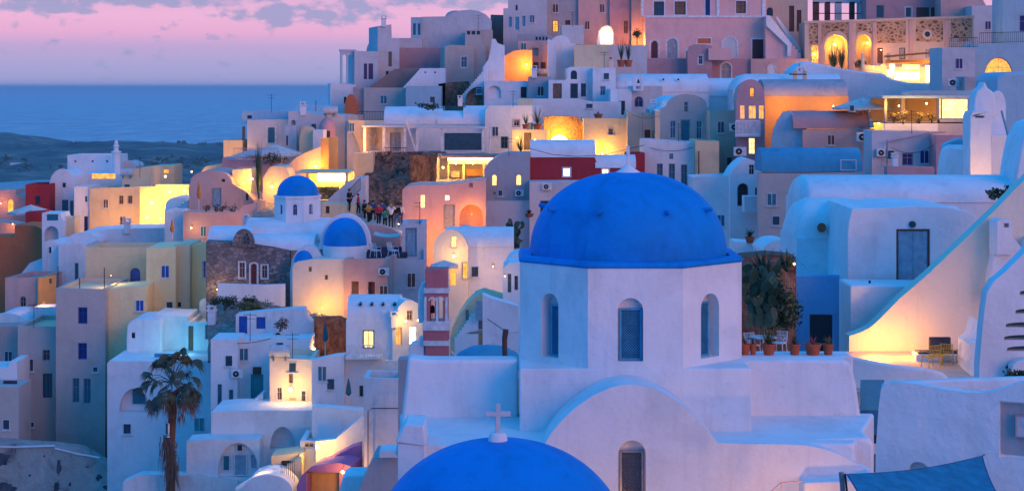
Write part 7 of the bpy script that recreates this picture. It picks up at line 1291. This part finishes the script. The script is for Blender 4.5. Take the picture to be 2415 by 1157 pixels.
for (x,y,s,l) in ((905,640,.7,'air conditioner high on the long rose house'),(1660,500,.8,'air conditioner on the plain blue-white wall'),(560,880,.7,'air conditioner left of the turquoise door'),(1225,455,.7,'air conditioner under the right lit window of the grey gable'),(2080,360,.8,'air conditioner at the left end of the lilac service house'),(735,640,.6,'air conditioner x') if False else (1290,440,.7,'air conditioner under the dark red house')):
    p,nr,o=surf(x,y)
    if o is not None and p.y>60: acunit(l,x,y,p.y-.18,s)
for a_,k_ in LAMPS: lamp_now(*a_,**k_)
# ================================================================== sky, light, camera
w=bpy.data.worlds.new('World'); S.world=w; w.use_nodes=True; nt=w.node_tree; n=nt.nodes; l=nt.links; bg=n['Background']
tc=n.new('ShaderNodeTexCoord'); sp=n.new('ShaderNodeSeparateXYZ'); l.new(tc.outputs['Generated'],sp.inputs[0])
def M(op,a,b=None,c=None,clamp=False):
    x=n.new('ShaderNodeMath'); x.operation=op; x.use_clamp=clamp
    for i,v in enumerate((a,b,c)):
        if v is None: continue
        if isinstance(v,(int,float)): x.inputs[i].default_value=v
        else: l.new(v,x.inputs[i])
    return x.outputs[0]
SKY=SKYSTOPS if 'SKYSTOPS' in globals() else None
def s2l(c): return tuple((x/255/12.92 if x/255<=.04045 else ((x/255+.055)/1.055)**2.4) for x in c)
# elevation ramp (0..1 = horizon..zenith through a square root so the low sky gets room)
el=M('MAXIMUM',sp.outputs['Z'],0); t0=M('POWER',el,.5)
r=ramp(n,[(0,s2l((150,152,192))),(.11,s2l((160,154,196))),(.15,s2l((178,154,196))),(.175,s2l((214,160,195))),(.20,s2l((220,167,199))),(.235,s2l((200,160,200))),(.30,s2l((140,160,225))),(.38,(.05,.34,.84)),(.60,(.008,.34,.94)),(1,(.004,.32,.97))]); l.new(t0,r.inputs[0])
# glow of the afterglow behind the camera, to the right
gx,gy=math.sin(rad(40)),-math.cos(rad(40)); dt=M('ADD',M('MULTIPLY',sp.outputs['X'],gx),M('MULTIPLY',sp.outputs['Y'],gy))
gl=M('MULTIPLY',M('POWER',M('MAXIMUM',dt,0),2.0),M('POWER',M('SUBTRACT',1,M('MINIMUM',el,1)),5.0))
back=M('MULTIPLY_ADD',sp.outputs['Y'],-1.4,.35,True); skyb=mix(n,l,M('MULTIPLY',back,.95),r.outputs[0],(.02,.28,.82)); skyc=mix(n,l,M('MULTIPLY',gl,.12),skyb,(1.1,.52,.56))
# clouds over the sea, placed by direction
inv=M('DIVIDE',1,M('MAXIMUM',sp.outputs['Y'],.02)); az=M('MULTIPLY',sp.outputs['X'],inv); ev=M('MULTIPLY',sp.outputs['Z'],inv)
cv=n.new('ShaderNodeCombineXYZ'); l.new(az,cv.inputs[0]); l.new(M('MULTIPLY',ev,2.0),cv.inputs[1])
cn=n.new('ShaderNodeTexNoise'); cn.inputs['Scale'].default_value=64; cn.inputs['Detail'].default_value=6; cn.inputs['Roughness'].default_value=.58; l.new(cv.outputs[0],cn.inputs['Vector'])
best=None
for (px,py,rx,ry,st) in ((715,34,190,22,1),(800,28,110,26,1),(640,40,110,12,.8),(375,2,210,16,1),(90,8,110,26,.9),(130,24,70,9,.9),(960,6,60,14,.7),(1120,10,70,14,.7),(195,20,45,14,.8),(1180,-10,120,24,.8),(400,-60,600,34,1)):
    a=M('DIVIDE',M('SUBTRACT',az,(px-CX)/F),rx/F); b=M('DIVIDE',M('SUBTRACT',ev,(CY-py)/F),ry/F)
    d=M('SUBTRACT',1,M('ADD',M('MULTIPLY',a,a),M('MULTIPLY',b,b))); d=M('MULTIPLY',M('MAXIMUM',d,-1.5),st) if st>=.7 else M('SUBTRACT',M('MULTIPLY',M('MAXIMUM',d,-1.5),.5),.1)
    best=d if best is None else M('MAXIMUM',best,d)
cm=M('ADD',best,M('MULTIPLY',M('SUBTRACT',cn.outputs['Fac'],.50),7.0)); cm=M('MULTIPLY',M('SMOOTH_MIN',M('MAXIMUM',M('MULTIPLY',M('ADD',cm,.45),.95),0),1,.2),.85,None,True)
front=M('GREATER_THAN',sp.outputs['Y'],.5)
skyc=mix(n,l,M('MULTIPLY',cm,front),skyc,s2l((140,146,186)))
ns=n.new('ShaderNodeTexSky'); ns.sky_type='NISHITA'; ns.sun_disc=False; ns.sun_elevation=rad(4); ns.sun_rotation=rad(140); ns.air_density=1.2; ns.dust_density=.6; ns.ozone_density=3
add=mix(n,l,1.0,skyc,mix(n,l,1.0,ns.outputs[0],(.0008,.0010,.0012),'MULTIPLY'),'ADD')
l.new(add,bg.inputs['Color']); bg.inputs['Strength'].default_value=1.0
sd=bpy.data.lights.new('sun','SUN'); sd.energy=1.12; sd.angle=rad(40); sd.color=(1,.36,.13); so=bpy.data.objects.new('sun',sd); COL.objects.link(so)
d=Vector((math.sin(rad(42))*math.cos(rad(13)),-math.cos(rad(42))*math.cos(rad(13)),math.sin(rad(13)))); so.rotation_euler=d.to_track_quat('Z','Y').to_euler(); so.location=(0,0,EZ+60)
cd=bpy.data.cameras.new('camera'); cd.sensor_width=36; cd.lens=F/2415*36; cd.shift_x=0; cd.shift_y=-(578.5-CY)/2415; cd.shift_x=(1207.5-CX)/2415; cd.clip_end=2e6; cd.clip_start=.5
co=bpy.data.objects.new('camera',cd); COL.objects.link(co); co.location=(0,0,EZ); co.rotation_euler=(math.pi/2,0,0); S.camera=co
S.view_settings.view_transform='Standard'; S.view_settings.look='None'; S.view_settings.exposure=.3; S.view_settings.gamma=1
S.cycles.use_denoising=True; S.cycles.max_bounces=6; S.cycles.diffuse_bounces=3; S.cycles.glossy_bounces=2; S.cycles.sample_clamp_indirect=6

import os
if not os.environ.get('NOHAZE'):
    m=bpy.data.materials.new('haze'); m.use_nodes=True; nn=m.node_tree.nodes; nn.remove(nn['Principled BSDF']); pv=nn.new('ShaderNodeVolumePrincipled'); pv.inputs['Density'].default_value=5e-5; pv.inputs['Color'].default_value=(.80,.90,1,1); pv.inputs['Anisotropy'].default_value=.2; m.node_tree.links.new(pv.outputs[0],nn['Material Output'].inputs['Volume']); MATS['haze']=m
    q=MB(); q.wbox((0,299000,EZ/2+14),1010000,604000,EZ+31); tag(mk('haze',q,'haze',None,smooth=0),kind='stuff')
